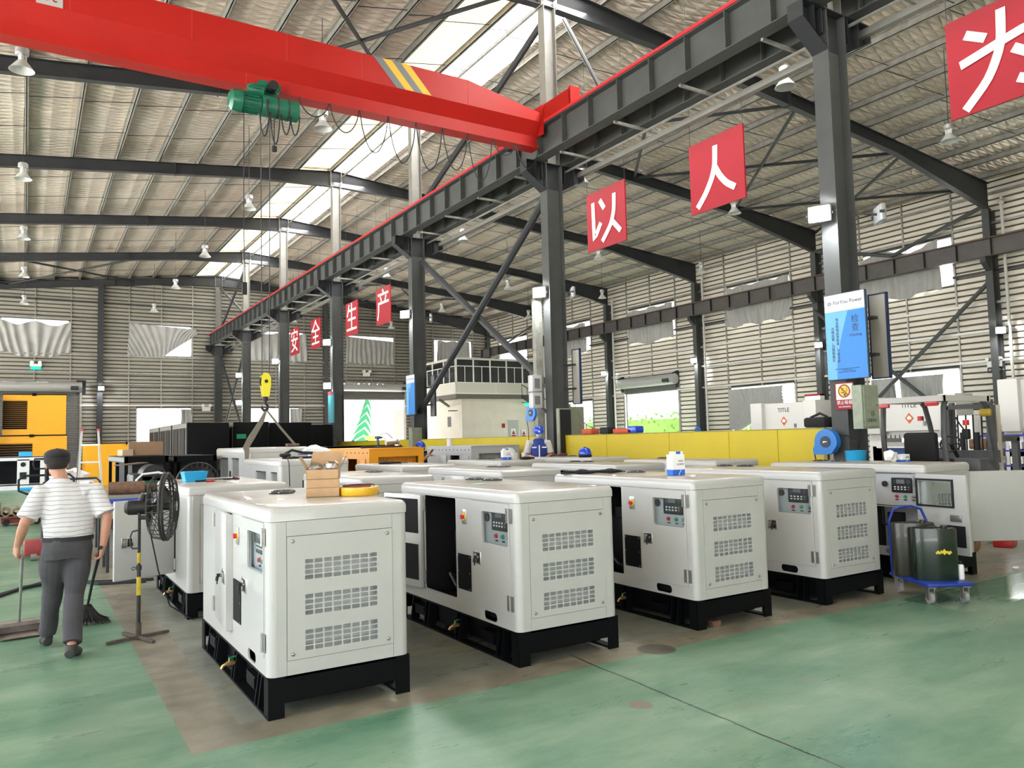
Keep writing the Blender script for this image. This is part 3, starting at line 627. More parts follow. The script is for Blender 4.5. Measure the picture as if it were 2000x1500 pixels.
m_=MB(); m_.cyl((0,-.035,.38),(0,.035,.38),.11,n=20); m_.cyl((0,-.075,.38),(0,.075,.38),.03); obj('sheave',m_,BLACKM,hk)
m_=MB(); m_.cyl((0,0,.15),(0,0,.02),.045); m_.tube([(0,0,.05),(0,0,-.02),(.04,0,-.07),(.03,0,-.13),(-.03,0,-.15),(-.07,0,-.10),(-.06,0,-.06)],[.02,.022,.025,.028,.026,.018,.01],8); obj('hook',m_,BLACKM,hk)
m_=MB()
for dx in (-.06,.07): m_.tube([(dx,0,.4),(dx*1.3,0,5.4)],.009,6)
obj('wire_rope',m_,DARK,hk)
m_=MB(); m_.tube([(3.30,GY-.28,7.8),(3.30,GY-.28,5.6),(3.32,GY-.28,4.6)],.008,5); m_.box(3.27,GY-.31,4.4,3.35,GY-.25,4.62); tag(obj('pendant_control',m_,BLACKM),'thin pendant cable hanging left of the hoist ropes','cable')
def loops(x0,n_,dx,dp,y,z):
    m_=MB()
    for i in range(n_):
        a=x0+i*dx; m_.tube([(a+dx*u,y,z-dp[i%len(dp)]*(1-(2*u-1)**2)**.7) for u in [k/12 for k in range(13)]],.012,5)
    return m_
tag(obj('festoon_cable',loops(4.35,9,.62,[.35,.55,.85,.95,1.0,.9,1.05],GY-.15,8.38),BLACKM),'black festoon cable looping under the red girder right of the hoist','cable')
m_=MB()
for x,dp in ((3.55,.5),(3.75,.62),(3.95,.4),(4.12,.38)): m_.tube([(x+.18*u,GY-.4,7.86-dp*(1-(2*u-1)**2)**.7) for u in [k/10 for k in range(11)]],.013,5)
m_.box(3.78,GY-.43,7.1,3.86,GY-.37,7.2); m_.tube([(3.82,GY-.4,7.8),(3.82,GY-.4,7.15)],.01,5); tag(obj('hoist_cables',m_,BLACKM),'tangle of short black cables below the green hoist','cable')
# sling
def strap(pts,w0,nm,lab):
    g=MB(); vs=[]
    for (p,wd) in zip(pts,w0): p=Vector(p); vs+= [p+Vector((-wd/2,0,0)),p+Vector((wd/2,0,0)),p+Vector((wd/2,.02,0)),p+Vector((-wd/2,.02,0))]
    g.add(vs,[(i*4+j,i*4+(j+1)%4,i*4+4+(j+1)%4,i*4+4+j) for i in range(len(pts)-1) for j in range(4)]); return tag(obj(nm,g,mat('sling_webbing',(.17,.155,.12),.9)),lab,'sling')
strap([(3.70,GY-.3,2.33),(3.60,GY-.3,2.1),(3.42,GY-.3,1.8),(3.33,GY-.32,1.64),(3.335,GY-.36,1.56),(3.335,GY-.36,1.40)],[.03,.10,.13,.11,.08,.06],'lifting_sling',"wide olive webbing sling from the hook to the left of the hanging canopy")
strap([(3.68,GY-.3,2.33),(3.95,GY-.3,1.98),(4.22,GY-.3,1.66)],[.03,.05,.05],'lifting_sling','thin sling leg running from the hook to the right')
# ================================================================ LAMPS
def bay_lamp():
    t=thing('high_bay_lamp','','lamp',(0,0,0),0,'high-bay lamps under the roof')
    m_=MB(); m_.tube([(0,0,.25),(0,0,2.2)],.009,5); obj('hanger_rod',m_,DARK,t)
    m_=MB(); m_.lathe([(0,.1),(.11,.1),(.13,.12),(.13,.22),(.10,.25),(0,.26)],16); obj('gear_box',m_,mat('lamp_alloy',(.50,.50,.50),.35,.5),t)
    m_=MB()
    for q in range(3): a=2*PI*q/3+.3; m_.cyl((.07*math.cos(a),.07*math.sin(a),-.05),(.07*math.cos(a),.07*math.sin(a),.11),.022,n=8)
    m_.cyl((0,0,-.1),(0,0,.1),.04,n=10); obj('lamp_stem',m_,PLAST,t)
    m_=MB(); m_.lathe([(.07,-.02),(.10,-.05),(.16,-.13),(.235,-.23),(.24,-.235),(.23,-.235),(.155,-.14),(.09,-.06),(.06,-.03)],20,close=False); obj('reflector',m_,mat('frosted_reflector',(.66,.67,.66),.35,.15),t)
    return t
LX=[(-.2,'leftmost row'),(6.25,'row left of the ridge'),(14.45,'row right of the ridge'),(21.2,'second row right of the ridge'),(27.45,'row next to the right wall')]
first=bay_lamp(); used=False
for x,rn in LX:
    for i,y in enumerate([11.1,18.7,26.4,34.0,41.6,49.3]):
        if (x<7 and i==0) or (x>27 and i==0): continue
        lb=f'white high-bay lamp, {ORD[i]} in the {rn}'; z=9.85 if x<7 else 9.7
        o=first if not used else dup(first); used=True; o.location=(x,y,z); o['label']=lb
        for c in o.children:
            if c.name.startswith('hanger_rod'): c.scale=(1,1,(roofz(x)+.215-z)/2.2)
def flood(x,y,z,rz,lab,on=True,e=200):
    t=thing('flood_light',lab,'lamp',(x,y,z),rz,'LED flood lights')
    m_=MB(); m_.rbox(-.17,-.05,-.13,.17,.03,.13,.02); obj('housing',m_,mat('lamp_body',(.32,.33,.33),.4,.4),t)
    m_=MB(); m_.box(-.15,-.056,-.11,.15,-.051,.11); obj('lens',m_,LENS if on else GALV,t)
    m_=MB(); m_.tube([(0,.03,0),(0,.22,.02)],.018,6); m_.box(-.19,-.02,-.02,-.17,.05,.02); m_.box(.17,-.02,-.02,.19,.05,.02); obj('bracket',m_,DARK,t)
    if on:
        l=bpy.data.lights.new('flood_lamp','SPOT'); l.energy=e; l.spot_size=R(150); l.spot_blend=.6; l.shadow_soft_size=.12; l.color=(.93,.97,1)
        o=bpy.data.objects.new('flood_lamp',l); C.objects.link(o); o.parent=t; o.location=(0,-.12,0); o.rotation_euler=(R(65),0,0)
    return t
for (x,y,z,rz,lab) in [(10.22,7.35,4.98,-1.1,'lit LED flood light on the left of the nearest middle column'),(10.22,14.98,5.1,-1.0,'lit LED flood light on the second middle column'),(10.22,22.62,5.72,-.9,'lit LED flood light high on the third middle column'),(10.22,30.22,5.72,-.8,'upper lit LED flood light on the fourth middle column'),(10.22,30.22,3.97,-.8,'lower lit LED flood light on the fourth middle column'),(10.22,37.85,5.7,-.7,'lit LED flood light on the fifth middle column'),(10.22,45.5,5.65,-.6,'upper lit LED flood light on the sixth middle column'),(10.22,45.5,4.1,-.6,'lower lit LED flood light on the sixth middle column'),
    (30.55,14.6,5.25,-1.0,'lit flood light on the nearest right-wall column'),(30.55,22.4,5.6,-.9,'lit flood light on the second right-wall column'),(30.55,30.2,5.65,-.9,'lit flood light on the third right-wall column'),(30.55,37.9,5.6,-.9,'lit flood light on the fourth right-wall column'),(3.8,52.7,5.3,-.1,'lit flood light on the far-wall column left of the middle row')]:
    flood(x,y,z,rz,lab)
for (x,y,z,rz,lab) in [(10.95,6.85,4.95,.9,'unlit flood light on the right of the nearest middle column'),(10.95,22.3,5.6,1.1,'unlit flood light on the right of the third middle column'),(10.95,14.7,5.1,1.1,'unlit flood light on the right of the second middle column')]: flood(x,y,z,rz,lab,False)
# ================================================================ HANGING RED BOARDS
for ch,yf,yn,z0,z1,nm in [('为',6.75,5.05,6.78,8.44,'nearest'),('人',12.72,11.12,6.72,8.35,'second'),('以',16.63,15.03,6.7,8.3,'third'),('产',31.82,30.25,6.75,8.35,'fourth'),('生',35.65,34.08,6.75,8.33,'fifth'),('全',41.05,39.5,6.73,8.3,'sixth'),('安',44.9,43.3,6.78,8.3,'farthest')]:
    yc=(yf+yn)/2; zc=(z0+z1)/2; w_=(yf-yn); h_=z1-z0
    t=thing('hanging_sign_board',f'square red board with a cream {ch} character hanging on wires, {nm} of the row','sign',(13,yc,zc),0,'hanging red character boards')
    m_=MB(); m_.box(-.02,-w_/2,-h_/2,.02,w_/2,h_/2); obj('board',m_,SIGNRED,t)
    STR={'人':([(0,.58),(-.02,.15),(-.12,-.12),(-.32,-.42),(-.58,-.68)],[(-.015,.1),(.1,-.12),(.28,-.34),(.52,-.5)]),
         '以':([(-.52,.52),(-.5,-.5),(-.2,-.1)],[(-.22,.52),(-.04,.25)],[(.38,.55),(.36,.1),(.22,-.25),(-.16,-.62)],[(.26,-.15),(.6,-.5)]),
         '为':([(-.52,.48),(-.22,.3)],[(.02,.66),(0,.1),(-.2,-.35),(-.58,-.72)],[(-.62,.02),(.62,.28),(.56,-.1),(.42,-.62),(.2,-.5)],[(.16,-.02),(.42,-.22)])}
    if ch in STR:
        g=MB(); sc_=h_/1.6
        for si,st in enumerate(STR[ch]):
            P=[]; dx_=.0012*si
            for k in range(len(st)-1):
                for q in range(4): u=q/4; P.append((st[k][0]*(1-u)+st[k+1][0]*u,st[k][1]*(1-u)+st[k+1][1]*u))
            P.append(st[-1])
            if ch!='以' or len(st)!=3:
                for _ in range(2): P=[P[0]]+[((P[i-1][0]+P[i][0]*2+P[i+1][0])/4,(P[i-1][1]+P[i][1]*2+P[i+1][1])/4) for i in range(1,len(P)-1)]+[P[-1]]
            V=[]
            for i,p in enumerate(P):
                a=P[max(0,i-1)]; b=P[min(len(P)-1,i+1)]; dx,dy=b[0]-a[0],b[1]-a[1]; l_=math.hypot(dx,dy) or 1; nx,ny_=-dy/l_*.07,dx/l_*.07
                V+=[(p[0]+nx,p[1]+ny_),(p[0]-nx,p[1]-ny_)]
            g.add([(-.026-dx_,-q[0]*sc_,q[1]*sc_) for q in V],[(2*i,2*i+1,2*i+3,2*i+2) for i in range(len(P)-1)])
        obj('character',g,CREAM,t,smooth=False)
    else: text('character',ch,1.45,fx((-.026,0,-.05)),CREAM,t)
    m_=MB()
    for yy in (-w_/2+.02,w_/2-.02): m_.tube([(0,yy,h_/2),(0,yy,roofz(13)+.18-zc)],.005,4)
    obj('hanging_wire',m_,DARK,t)
# ================================================================ GENERATOR SETS
CACHE={}
def cm(key,fn):
    if key not in CACHE: CACHE[key]=fn()
    return CACHE[key]
def cplate(key,name,outer,holes,t,M,mt,parent,**k):
    if key not in CACHE:
        o=plate(name,outer,holes,t,M,mt,parent,**k); CACHE[key]=o.data; return o
    return obj(name,CACHE[key],None,parent,**k)
def lp(x): return Matrix(((0,0,1,x),(1,0,0,0),(0,1,0,0),(0,0,0,1)))   # 2d (y,z) plate at x
def fp(y): return Matrix(((1,0,0,0),(0,0,-1,y),(0,1,0,0),(0,0,0,1)))  # 2d (x,z) plate at y
def base_mesh(W,L):
    m_=MB(); m_.box(0,0,.235,W,L,.25); m_.box(.09,.12,.05,W-.09,L-.1,.235)
    for x0,x1 in ((0,.075),(W-.075,W)): m_.box(x0,0,0,x1,L,.014)
    m_.box(0,0,.0,.012,.10,.25); m_.box(W-.012,0,0,W,.10,.25); m_.box(0,-.001,0,.10,.012,.25); m_.box(W-.10,-.001,0,W,.012,.25); m_.box(.1,.0,.095,W-.1,.012,.25)
    m_.box(0,L-.10,0,.012,L,.25); m_.box(W-.012,L-.1,0,W,L,.25); m_.box(0,L-.012,.09,W,L,.25)
    for y in (.26,.34,.95,1.02,1.55,1.62,L-.2):
        for s_,x in ((1,0),(-1,W)): m_.prism([(x,.014),(x+s_*.09,.014),(x+s_*.09,.235),(x+s_*.03,.235)],y-.007,y+.007,'y')
    for y in (.36,1.60): m_.box(.01,y+.03,.09,.10,y+.22,.17); m_.box(.01,y+.01,.16,.10,y+.24,.172)
    m_.tube([(.03,1.1,.05),(.03,1.25,.05)],.012,6)
    return mkmesh('base_frame',m_,BLACK)
def corner_mesh(H):
    m_=MB(); r=.05; P=[(0,r),*[(r-r*math.cos(R(15*i)),r-r*math.sin(R(15*i))) for i in range(7)],(r,0)]; P=P+[(r,.012),*[(r-(r-.012)*math.cos(R(15*i)),r-(r-.012)*math.sin(R(15*i))) for i in range(6,-1,-1)]]
    m_.prism(P,.25,H,'z'); return mkmesh('corner_post',m_,WHITE,sharp=1.0)
def lid_mesh(W,L,H): 
    m_=MB(); m_.rbox(-.004,-.004,H+.003,W+.004,L+.004,H+.09,.045,4,'top'); return mkmesh('lid',m_,[LIDM],sharp=1.0)
def latch(parent,y,z,x,key=True,flip=1):
    def A():
        m_=MB(); m_.rbox(-.006,-.06,-.052,.004,.06,.052,.008,2); return mkmesh('latch',m_,CHROME)
    def B():
        m_=MB(); m_.rbox(-.0075,-.048,-.040,-.0055,.048,.040,.002,1); return mkmesh('latch_recess',m_,BLACKM)
    def Cc():
        m_=MB(); m_.rbox(-.014,-.044,-.034,-.006,.008,.034,.004,2); return mkmesh('paddle',m_,CHROMED)
    l=obj('latch',cm('latchA',A),None,parent,label='stainless paddle latch'); l.location=(x,y,z); l.scale=(1,flip,1)
    # sub-part detail joined in one mesh
    def K():
        m_=MB(); m_.rbox(-.0075,-.048,-.040,-.0055,.048,.040,.002,1,m=0); m_.rbox(-.014,.0-.002,-.034,-.006,.044,.034,.004,2,m=1); m_.cyl((-.006,-.026,.008),(-.022,-.026,.008),.013,m=1,n=12)
        m_.box(-.045,-.029,-.004,-.022,-.023,.020,m=2); m_.cyl((-.04,-.026,-.0),(-.045,-.026,-.03),.011,m=2,n=8); m_.box(-.046,-.03,-.055,-.038,-.022,-.03,m=2)
        return mkmesh('key_lock',m_,[BLACKM,CHROMED,BLACKM])
    k_=obj('key_lock',cm('latchK',K),None,parent); k_.location=(x,y,z); k_.scale=(1,flip,1)
def hinge(parent,y,z,x):
    def A():
        m_=MB(); m_.box(-.008,-.042,-.055,-.002,-.008,.055); m_.box(-.008,.008,-.055,-.002,.042,.055); m_.cyl((-.010,0,-.055),(-.010,0,.055),.011,n=10)
        for yy in (-.028,.028):
            for zz in (-.035,.035): m_.cyl((-.008,yy,zz),(-.011,yy,zz),.006,n=6)
        return mkmesh('hinge',m_,CHROMED)
    h=obj('hinge',cm('hinge',A),None,parent); h.location=(x,y,z)
def door_plain(par,w,z0,z1,s,keyy,name='door'):
    """door mesh with its hinge line at the origin, reaching to y = s*w"""
    def A(): m_=MB(); a,b=(0,s*w) if s>0 else (s*w,0); m_.rbox(-.004,a+.003,z0,.028,b-.003,z1,.006,2); return mkmesh('door',m_,WHITE)
    d=obj(name,cm(('doorp',round(w,3),z0,z1,s),A),None,par)
    if keyy is not None: latch(d,s*keyy,.73 if z1<1.3 else .9,-.005,flip=s)
    return d
WIN=(.115,.864,.515,1.112)
def control(par,x,y0=.09):
    cp=cplate('cpbox','control_panel',rect(y0+.01,.82,y0+.585,1.18),[],.006,lp(x),WHITE2,par)
    def G():
        m_=MB(); m_.cyl((x-.003,y0+.40,1.06),(x-.018,y0+.40,1.06),.033,n=20); return mkmesh('gauge',m_,BLACKM)
    obj('gauge',cm(('gauge',x),G),None,cp,label='round black gauge')
    def D():
        m_=MB(); m_.rbox(x-.022,y0+.075,.968,x-.003,y0+.315,1.135,.012,2,m=0); m_.box(x-.024,y0+.155,1.07,x-.0225,y0+.25,1.115,m=1)
        for i,(a,b) in enumerate([(.11,1.105),(.125,1.09),(.11,1.075),(.095,1.09),(.27,1.10),(.27,1.08)]): m_.box(x-.024,y0+a-.006,b-.005,x-.0225,y0+a+.006,b+.005,m=2)
        for i in range(5):
            for j in range(2): m_.box(x-.024,y0+.10+.04*i,1.0+.025*j,x-.0225,y0+.12+.04*i,1.012+.025*j,m=(4 if (i==0 and j==0) else 5 if (i==0) else 3))
        return mkmesh('controller',m_,[BLACKM,SCREEN,SCREEN,PAPER,RBTN,GRN])
    obj('controller',cm(('ctrl',x),D),None,cp,label='black engine controller with grey display')
    for nm,yy,mt_ in (('stop_button',.265,RBTN),('start_button',.165,GRN),('key_switch',.07,CHROMED)):
        def S(): m_=MB(); m_.cyl((x-.003,0,0),(x-.022,0,0),.014,n=14); m_.cyl((x-.003,0,0),(x-.008,0,0),.019,n=14); m_.box(x-.006,-.019,-.043,x-.003,.019,-.032,m=1); return mkmesh(nm,m_,[mt_,BLACKM])
        o=obj(nm,cm((nm,x),S),None,cp); o.location=(0,y0+yy,.925)
def front_panel(par,W=.94,z0=.34,z1=1.10,key='fp',bolts=True,vents=True):
    x0,x1=.117,W-.117; hs=[]
    if vents:
        for za,zb in ((.387,.520),(.605,.740),(.825,.957)):
            for c in range(8):
                for r_ in range(4):
                    a=.230+c*.0615; b=za+r_*(zb-za)/4; hs.append(rect(a,b,a+.053,b+.0265,.004,1))
    o=cplate(key,'vent_panel',rect(x0,z0,x1,z1),hs,.006,fp(-.001),WHITE,par)
    if vents:
        def T():
            m_=MB()
            for za,zb in ((.387,.520),(.605,.740),(.825,.957)):
                a,b=za-.01,zb+.01; x=(.225,.73); m_.add([(x[0],.004,a),(x[1],.004,a),(x[1],.075,a+.03),(x[0],.075,a+.03),(x[0],.085,b),(x[1],.085,b)],[(0,1,2,3),(3,2,5,4)]); m_.add([(x[0],.085,b),(x[1],.085,b),(x[1],.004,b),(x[0],.004,b)],[(0,1,2,3)])
                for xx in x: m_.add([(xx,.004,a),(xx,.075,a+.03),(xx,.085,b),(xx,.004,b)],[(0,1,2,3)])
            return mkmesh('louvre_tray',m_,WHITE2)
        obj('louvre_tray',cm('tray',T),None,o)
    def Bm(): m_=MB(); m_.lathe([(0,-.010),(.008,-.008),(.011,-.004),(.013,-.004),(.013,0),(0,0)],12,ax='y'); return mkmesh('bolt',m_,CHROMED)
    if bolts:
        for x in (x0+.035,x1-.035):
            for z in (z0+.035,z1-.03): b=obj('bolt',cm('bolt',Bm),None,o); b.location=(x,-.004,z)
    return o
def valve(par,y,z,x=-.02):
    def V(): m_=MB(); m_.cyl((.09,0,0),(x,0,0),.011,m=0); m_.cyl((x+.03,0,0),(x-.02,0,0),.017,n=8,m=0); m_.tube([(x-.02,0,0),(x-.045,0,-.012),(x-.055,0,-.03)],.011,8,m=0); m_.cyl((x,0,.01),(x,0,.035),.008,m=0); m_.bar((x-.005,-.005,.038),(x+.045,.01,.042),.016,.006,m=1); return mkmesh('drain_valve',m_,[BRASS,GRN])
    o=obj('drain_valve',cm('valve',V),None,par,label='brass drain valve with green lever'); o.location=(0,y,z)
def genset(label,loc,A='closed',B='closed',W=.94,L=2.10,vents=((.70,1.86),(.72,1.56)),engine=False,variant='std',group='white generator canopies',rd=False):
    H=1.195; key=(round(W,3),L)
    t=thing('generator_set',label,'generator',loc,0,group)
    obj('base_frame',cm(('base',key),lambda:base_mesh(W,L)),None,t,label='black steel base frame')
    cpm=cm(('corner',H),lambda:corner_mesh(H))
    for x,y,r in ((0,0,0),(W,0,90),(W,L,180),(0,L,270)): o=obj('corner_post',cpm,None,t); o.location=(x,y,0); o.rotation_euler=(0,0,R(r))
    holes=[rect(.305,.268,.515,.338,.034,5)]
    if variant=='std': holes+=[rect(.96,.355,1.57,1.188,.01,1),rect(.09,.355,.685,1.19,.004,1)]
    elif variant=='side': holes=[rect(.72,.355,1.36,1.16,.01,1)]
    cplate(('left',key,variant),'side_panel',rect(.05,.25,L-.05,H),holes,.012,lp(.006),WHITE,t)
    cplate(('right',key,rd),'side_panel',rect(.05,.25,L-.05,H),[rect(.1,.36,.95,1.17)] if rd else [],.012,lp(W-.006),WHITE,t)
    cplate(('back',key),'back_panel',rect(.05,.25,W-.05,H),[],.012,fp(L-.006),WHITE,t)
    def F():
        m_=MB()
        for a,b,c,d in ((.05,.114,.25,H),(W-.114,W-.05,.25,H),(.116,W-.116,1.103,H),(.116,W-.116,.25,.337)): m_.box(a,0,c,b,.012,d)
        return mkmesh('front_frame',m_,WHITE)
    obj('front_frame',cm(('ff',key),F),None,t)
    front_panel(t,W,key=('fp',round(W,3)))
    def Lin(): m_=MB(); m_.box(W-.05,.7,.26,W-.03,L-.1,1.18); m_.box(.03,.72,.255,W-.05,L-.1,.262); m_.box(.03,1.62,.26,W-.05,1.64,1.18); m_.box(.03,.70,.26,W-.06,.715,1.18); m_.box(.03,.1,1.186,W-.05,L-.1,1.194); (None if B=='open' else m_.box(.10,.09,.26,.11,.7,.80)); return mkmesh('foam_lining',m_,FOAM)
    obj('foam_lining',cm(('lin',key,B),Lin),None,t,label='black foam lining')  # black lining, also added to stop light bouncing off white inner faces
    obj('lid',cm(('lid',key),lambda:lid_mesh(W,L,H)),None,t,label='rounded white lid')
    def RC(): m_=MB(); m_.lathe([(0,.0),(.098,.0),(.1,.006),(.07,.016),(0,.018)],24); [m_.cyl((.085*math.cos(a),.085*math.sin(a),.006),(.085*math.cos(a),.085*math.sin(a),.014),.007,n=6,m=1) for a in [q*PI/3 for q in range(6)]]; return mkmesh('roof_cap',m_,[BLACKM,CHROME])
    for x,y in vents: o=obj('roof_cap',cm('cap',RC),None,t,label='black round roof cap'); o.location=(x,y,H+.09)
    if variant=='std':
        # rear service door
        if A!='none':
            d=door_plain(t,.61,.355,1.188,-1,.50); d.location=(0,1.572,0); d.rotation_euler=(0,0,{'closed':0,'ajar':-R(4),'open':-R(170)}[A]); 
            if A=='ajar': q=MB(); q.box(-.004,-.608,.36,.055,-.600,1.183); obj('door_return',q,WHITE,d)
            if A=='open': d.location=(-.012,1.575,0)
            for z in (.45,1.10): hinge(t,1.585,z,0)
            if A=='open':
                for z0,z1 in ((.42,.74),(.84,1.15)): 
                    def Fp(): m_=MB(); m_.box(.028,-.575,z0,.034,-.04,z1); return mkmesh('foam_pad',m_,FOAM)
                    obj('foam_pad',cm(('fpad',z0),Fp),None,d)
        # control door
        a,c,b,e=WIN; y0=.09
        win=rect(a-.09,c,b-.09,e,.02,3)
        if 'doorB' not in CACHE:
            d=plate('control_door',rect(.003,.357,.592,1.188),[win],.028,lp(.010),WHITE,t); CACHE['doorB']=d.data
        else: d=obj('control_door',CACHE['doorB'],None,t)
        d.location=(0,.09,0)
        pane=cplate('paneB','window_pane',win,[],.004,lp(.012),GLASS,d)
        latch(d,.50,.735,-.005)
        for z in (.45,1.10): hinge(t,.092,z,-.003 if B=='closed' else 0)
        control(t,.045 if B=='closed' else .03)
        if B=='open':
            d.location=(-.012,.085,0); d.rotation_euler=(0,0,R(172))
            gk=MB(); 
            for p in (((.028,.02,.85),(.028,.43,.85)),((.028,.02,1.13),(.028,.43,1.13)),((.028,.012,.84),(.028,.012,1.14)),((.028,.44,.84),(.028,.44,1.14))): gk.bar(*p,.02,.02,up=(1,0,0))
            obj('door_gasket',gk,BLACKM,d,label='black rubber gasket')
            fr=MB()
            for y_,z_ in ((.05,.87),(.4,.87),(.05,1.11),(.4,1.11),(.22,.87),(.22,1.11)): fr.cyl((.026,y_,z_),(.034,y_,z_),.008,n=8)
            obj('window_screws',fr,CHROMED,d); gp=MB(); gp.box(.028,.30,.44,.036,.56,.66); obj('foam_pad',gp,FOAM,d)
            ll=MB(); ll.rbox(.026,.40,.70,.045,.53,.77,.008,2); obj('latch_back',ll,CHROMED,d)
            # open lower compartment below the controls
            q=MB(); q.box(.30,.1,.26,.31,.69,.80,m=0); q.box(.04,.09,.80,.31,.69,.81,m=0); q.box(.18,.42,.55,.28,.58,.72,m=1); q.cyl((.15,.50,.55),(.15,.50,.40),.05,m=1); q.tube([(.12,.6,.78),(.12,.6,.6),(.15,.52,.56)],.014,6,m=1); q.box(.05,.08,.25,.3,.7,.27,m=0); obj('breaker_compartment',q,[WHITE2,BLACKM],t)
        # emergency stop and cover plate on the post between the doors
        def E(): m_=MB(); m_.rbox(-.008,-.035,-.06,-.001,.035,.06,.005,2,m=0); m_.cyl((-.008,0,0),(-.012,0,0),.030,m=1,n=18); m_.cyl((-.012,0,0),(-.034,0,0),.016,.02,m=2,n=16); return mkmesh('emergency_stop',m_,[CHROME,mat('stop_yellow',(.80,.55,.03),.4),RBTN])
        o=obj('emergency_stop',cm('estop',E),None,t,label='red emergency stop on a yellow collar'); o.location=(0,.80,1.045)
        def Hh(): m_=MB(); m_.rbox(-.006,.70,.445,-.001,.925,.735,.002,1,m=0); [m_.cyl((-.006,y,z),(-.010,y,z),.006,n=8,m=1) for y in (.715,.91) for z in (.46,.59,.72)]; return mkmesh('cable_hatch',m_,[BLACK,CHROME])
        obj('cable_hatch',cm('hatch',Hh),None,t,label='black bolted cable hatch')
    if variant=='side':
        d=door_plain(t,.63,.36,1.15,1,.50,'open_door'); d.location=(-.01,.72,0); d.rotation_euler=(0,0,R(110))
        for z in (.45,1.05): hinge(t,.71,z,0)
    if rd:
        d=door_plain(t,.86,.36,1.17,1,.78,'open_door'); d.location=(W+.012,.10,0); d.rotation_euler=(0,0,R(-90-35)); d.scale=(-1,1,1)
    valve(t,.97,.13)
    if engine:
        e=MB(); e.rbox(.30,1.0,.30,.75,1.6,.85,.03,2,m=0); e.cyl((.35,1.05,.62),(.2,1.05,.62),.05,m=0); e.box(.28,.98,.85,.6,1.4,.95,m=0)
        e.tube([(.2,1.35,.45),(.12,1.3,.5),(.1,1.15,.42),(.2,1.05,.35)],.018,8,m=0); e.tube([(.25,1.2,.95),(.15,1.12,1.02),(.15,1.0,.98)],.014,8,m=0)
        e.tube([(.13,1.02+.05*math.cos(a),.62+.05*math.sin(a)) for a in [q*PI/8 for q in range(16)]],.006,6,closed=True,m=1)
        obj('engine_block',e,[mat('engine_black',(.02,.02,.022),.4,.3),CHROME],t,label='dark diesel engine')
        f_=MB(); f_.cyl((.13,1.00,.76),(.13,1.00,.96),.048,n=20,m=0); f_.cyl((.13,1.00,.96),(.13,1.00,.985),.04,m=1); f_.rbox(.09,.96,.985,.2,1.05,1.03,.01,2,m=1); f_.cyl((.13,1,.76),(.13,1,.735),.012,m=0); obj('fuel_filter',f_,[PLAST,CHROME],t,label='white fuel filter with silver head')
    return t
Q='white generator canopy '
genset(Q+'nearest the camera, door ajar, cartons on its lid',(1.28,4.93,0),A='ajar',vents=((.48,1.42),(.55,1.62)))
genset(Q+'second in the front row, side door swung fully back',(3.10,4.94,0),A='open',engine=True)
genset(Q+'third in the front row, gloves and filter carton on top',(4.91,4.93,0),A='none',engine=True)
genset(Q+'fourth in the front row, shut, left of the trolley',(6.58,4.89,0))
genset(Q+'at the right end of the front row, doors open',(8.37,4.88,0),A='none',B='open',rd=True,vents=((.62,1.5),(.66,1.8)))
genset(Q+'behind the pedestal fan, a plain side door held wide open',(1.36,8.22,0),W=.98,variant='side',vents=((.40,1.1),(.48,1.3)))
genset(Q+'in the second row, right behind the carton stack',(3.18,8.35,0),vents=((.72,1.3),(.75,1.5)))
genset(Q+'in the second row behind the second front-row one',(5.06,8.4,0),vents=((.60,1.2),(.66,1.0)))
genset(Q+'in the second row behind the gloves and filter carton',(6.87,8.35,0),A='none')
genset(Q+'at the right end of the second row',(8.6,8.15,0))
genset(Q+'in the third row, before the orange one, gloves on top',(5.17,11.7,0),W=1.0)
genset(Q+'in the third row, white filter cartons on its lid',(7.2,11.95,0),W=.98)
genset(Q+'in the third row, a blue helmet on its lid',(9.05,11.7,0),W=.94)
# taller sets with open sides
def tallset(label,loc,W,L,H,ops,fo=None,name='generator_set'):
    t=thing(name,label,'generator',loc,0,'taller open-sided white canopies')
    obj('base_frame',cm(('base',W,L),lambda:base_mesh(W,L)),None,t); S=H-.09
    for x,y,r in ((0,0,0),(W,0,90),(W,L,180),(0,L,270)): o=obj('corner_post',cm(('corner',S),lambda:corner_mesh(S)),None,t); o.location=(x,y,0); o.rotation_euler=(0,0,R(r))
    plate('side_panel',rect(.05,.25,L-.05,S),[rect(a,.4,b,S-.1) for a,b in ops],.012,lp(.006),WHITE,t); plate('side_panel',rect(.05,.25,L-.05,S),[],.012,lp(W-.006),WHITE,t)
    plate('front_panel',rect(.05,.25,W-.05,S),[rect(*fo)] if fo else [],.012,fp(.006),WHITE,t); plate('back_panel',rect(.05,.25,W-.05,S),[],.012,fp(L-.006),WHITE,t)
    q=MB(); q.box(W-.05,.1,.26,W-.03,L-.1,S-.02); q.box(.03,.05,S-.02,W-.05,L-.1,S-.005); q.box(.5,.15,.26,.52,L-.15,S-.05); obj('foam_lining',q,FOAM,t)
    for a,b in ops: q=MB(); q.box(.012,b-.02,.42,.16,b,S-.12); obj('door_return',q,WHITE2,t); q=MB(); q.rbox(-.02,b+.05,.85,0,b+.12,1.0,.008,2); obj('latch',q,BLACKM,t)
    m_=MB(); m_.rbox(-.004,-.004,S+.003,W+.004,L+.004,H,.05,4,'top'); obj('lid',m_,LIDM,t)
    return t
tallset('tall white canopy with open sides and black tools on top, front panel missing',(3.28,11.95,0),1.1,2.3,1.44,[(.14,.5),(.8,1.45)],(.35,.5,.95,1.12))
tallset('tall white canopy hanging from the yellow hook by a sling',(3.38,14.35,.19),1.1,2.75,1.44,[(.72,1.32),(1.62,2.3)])
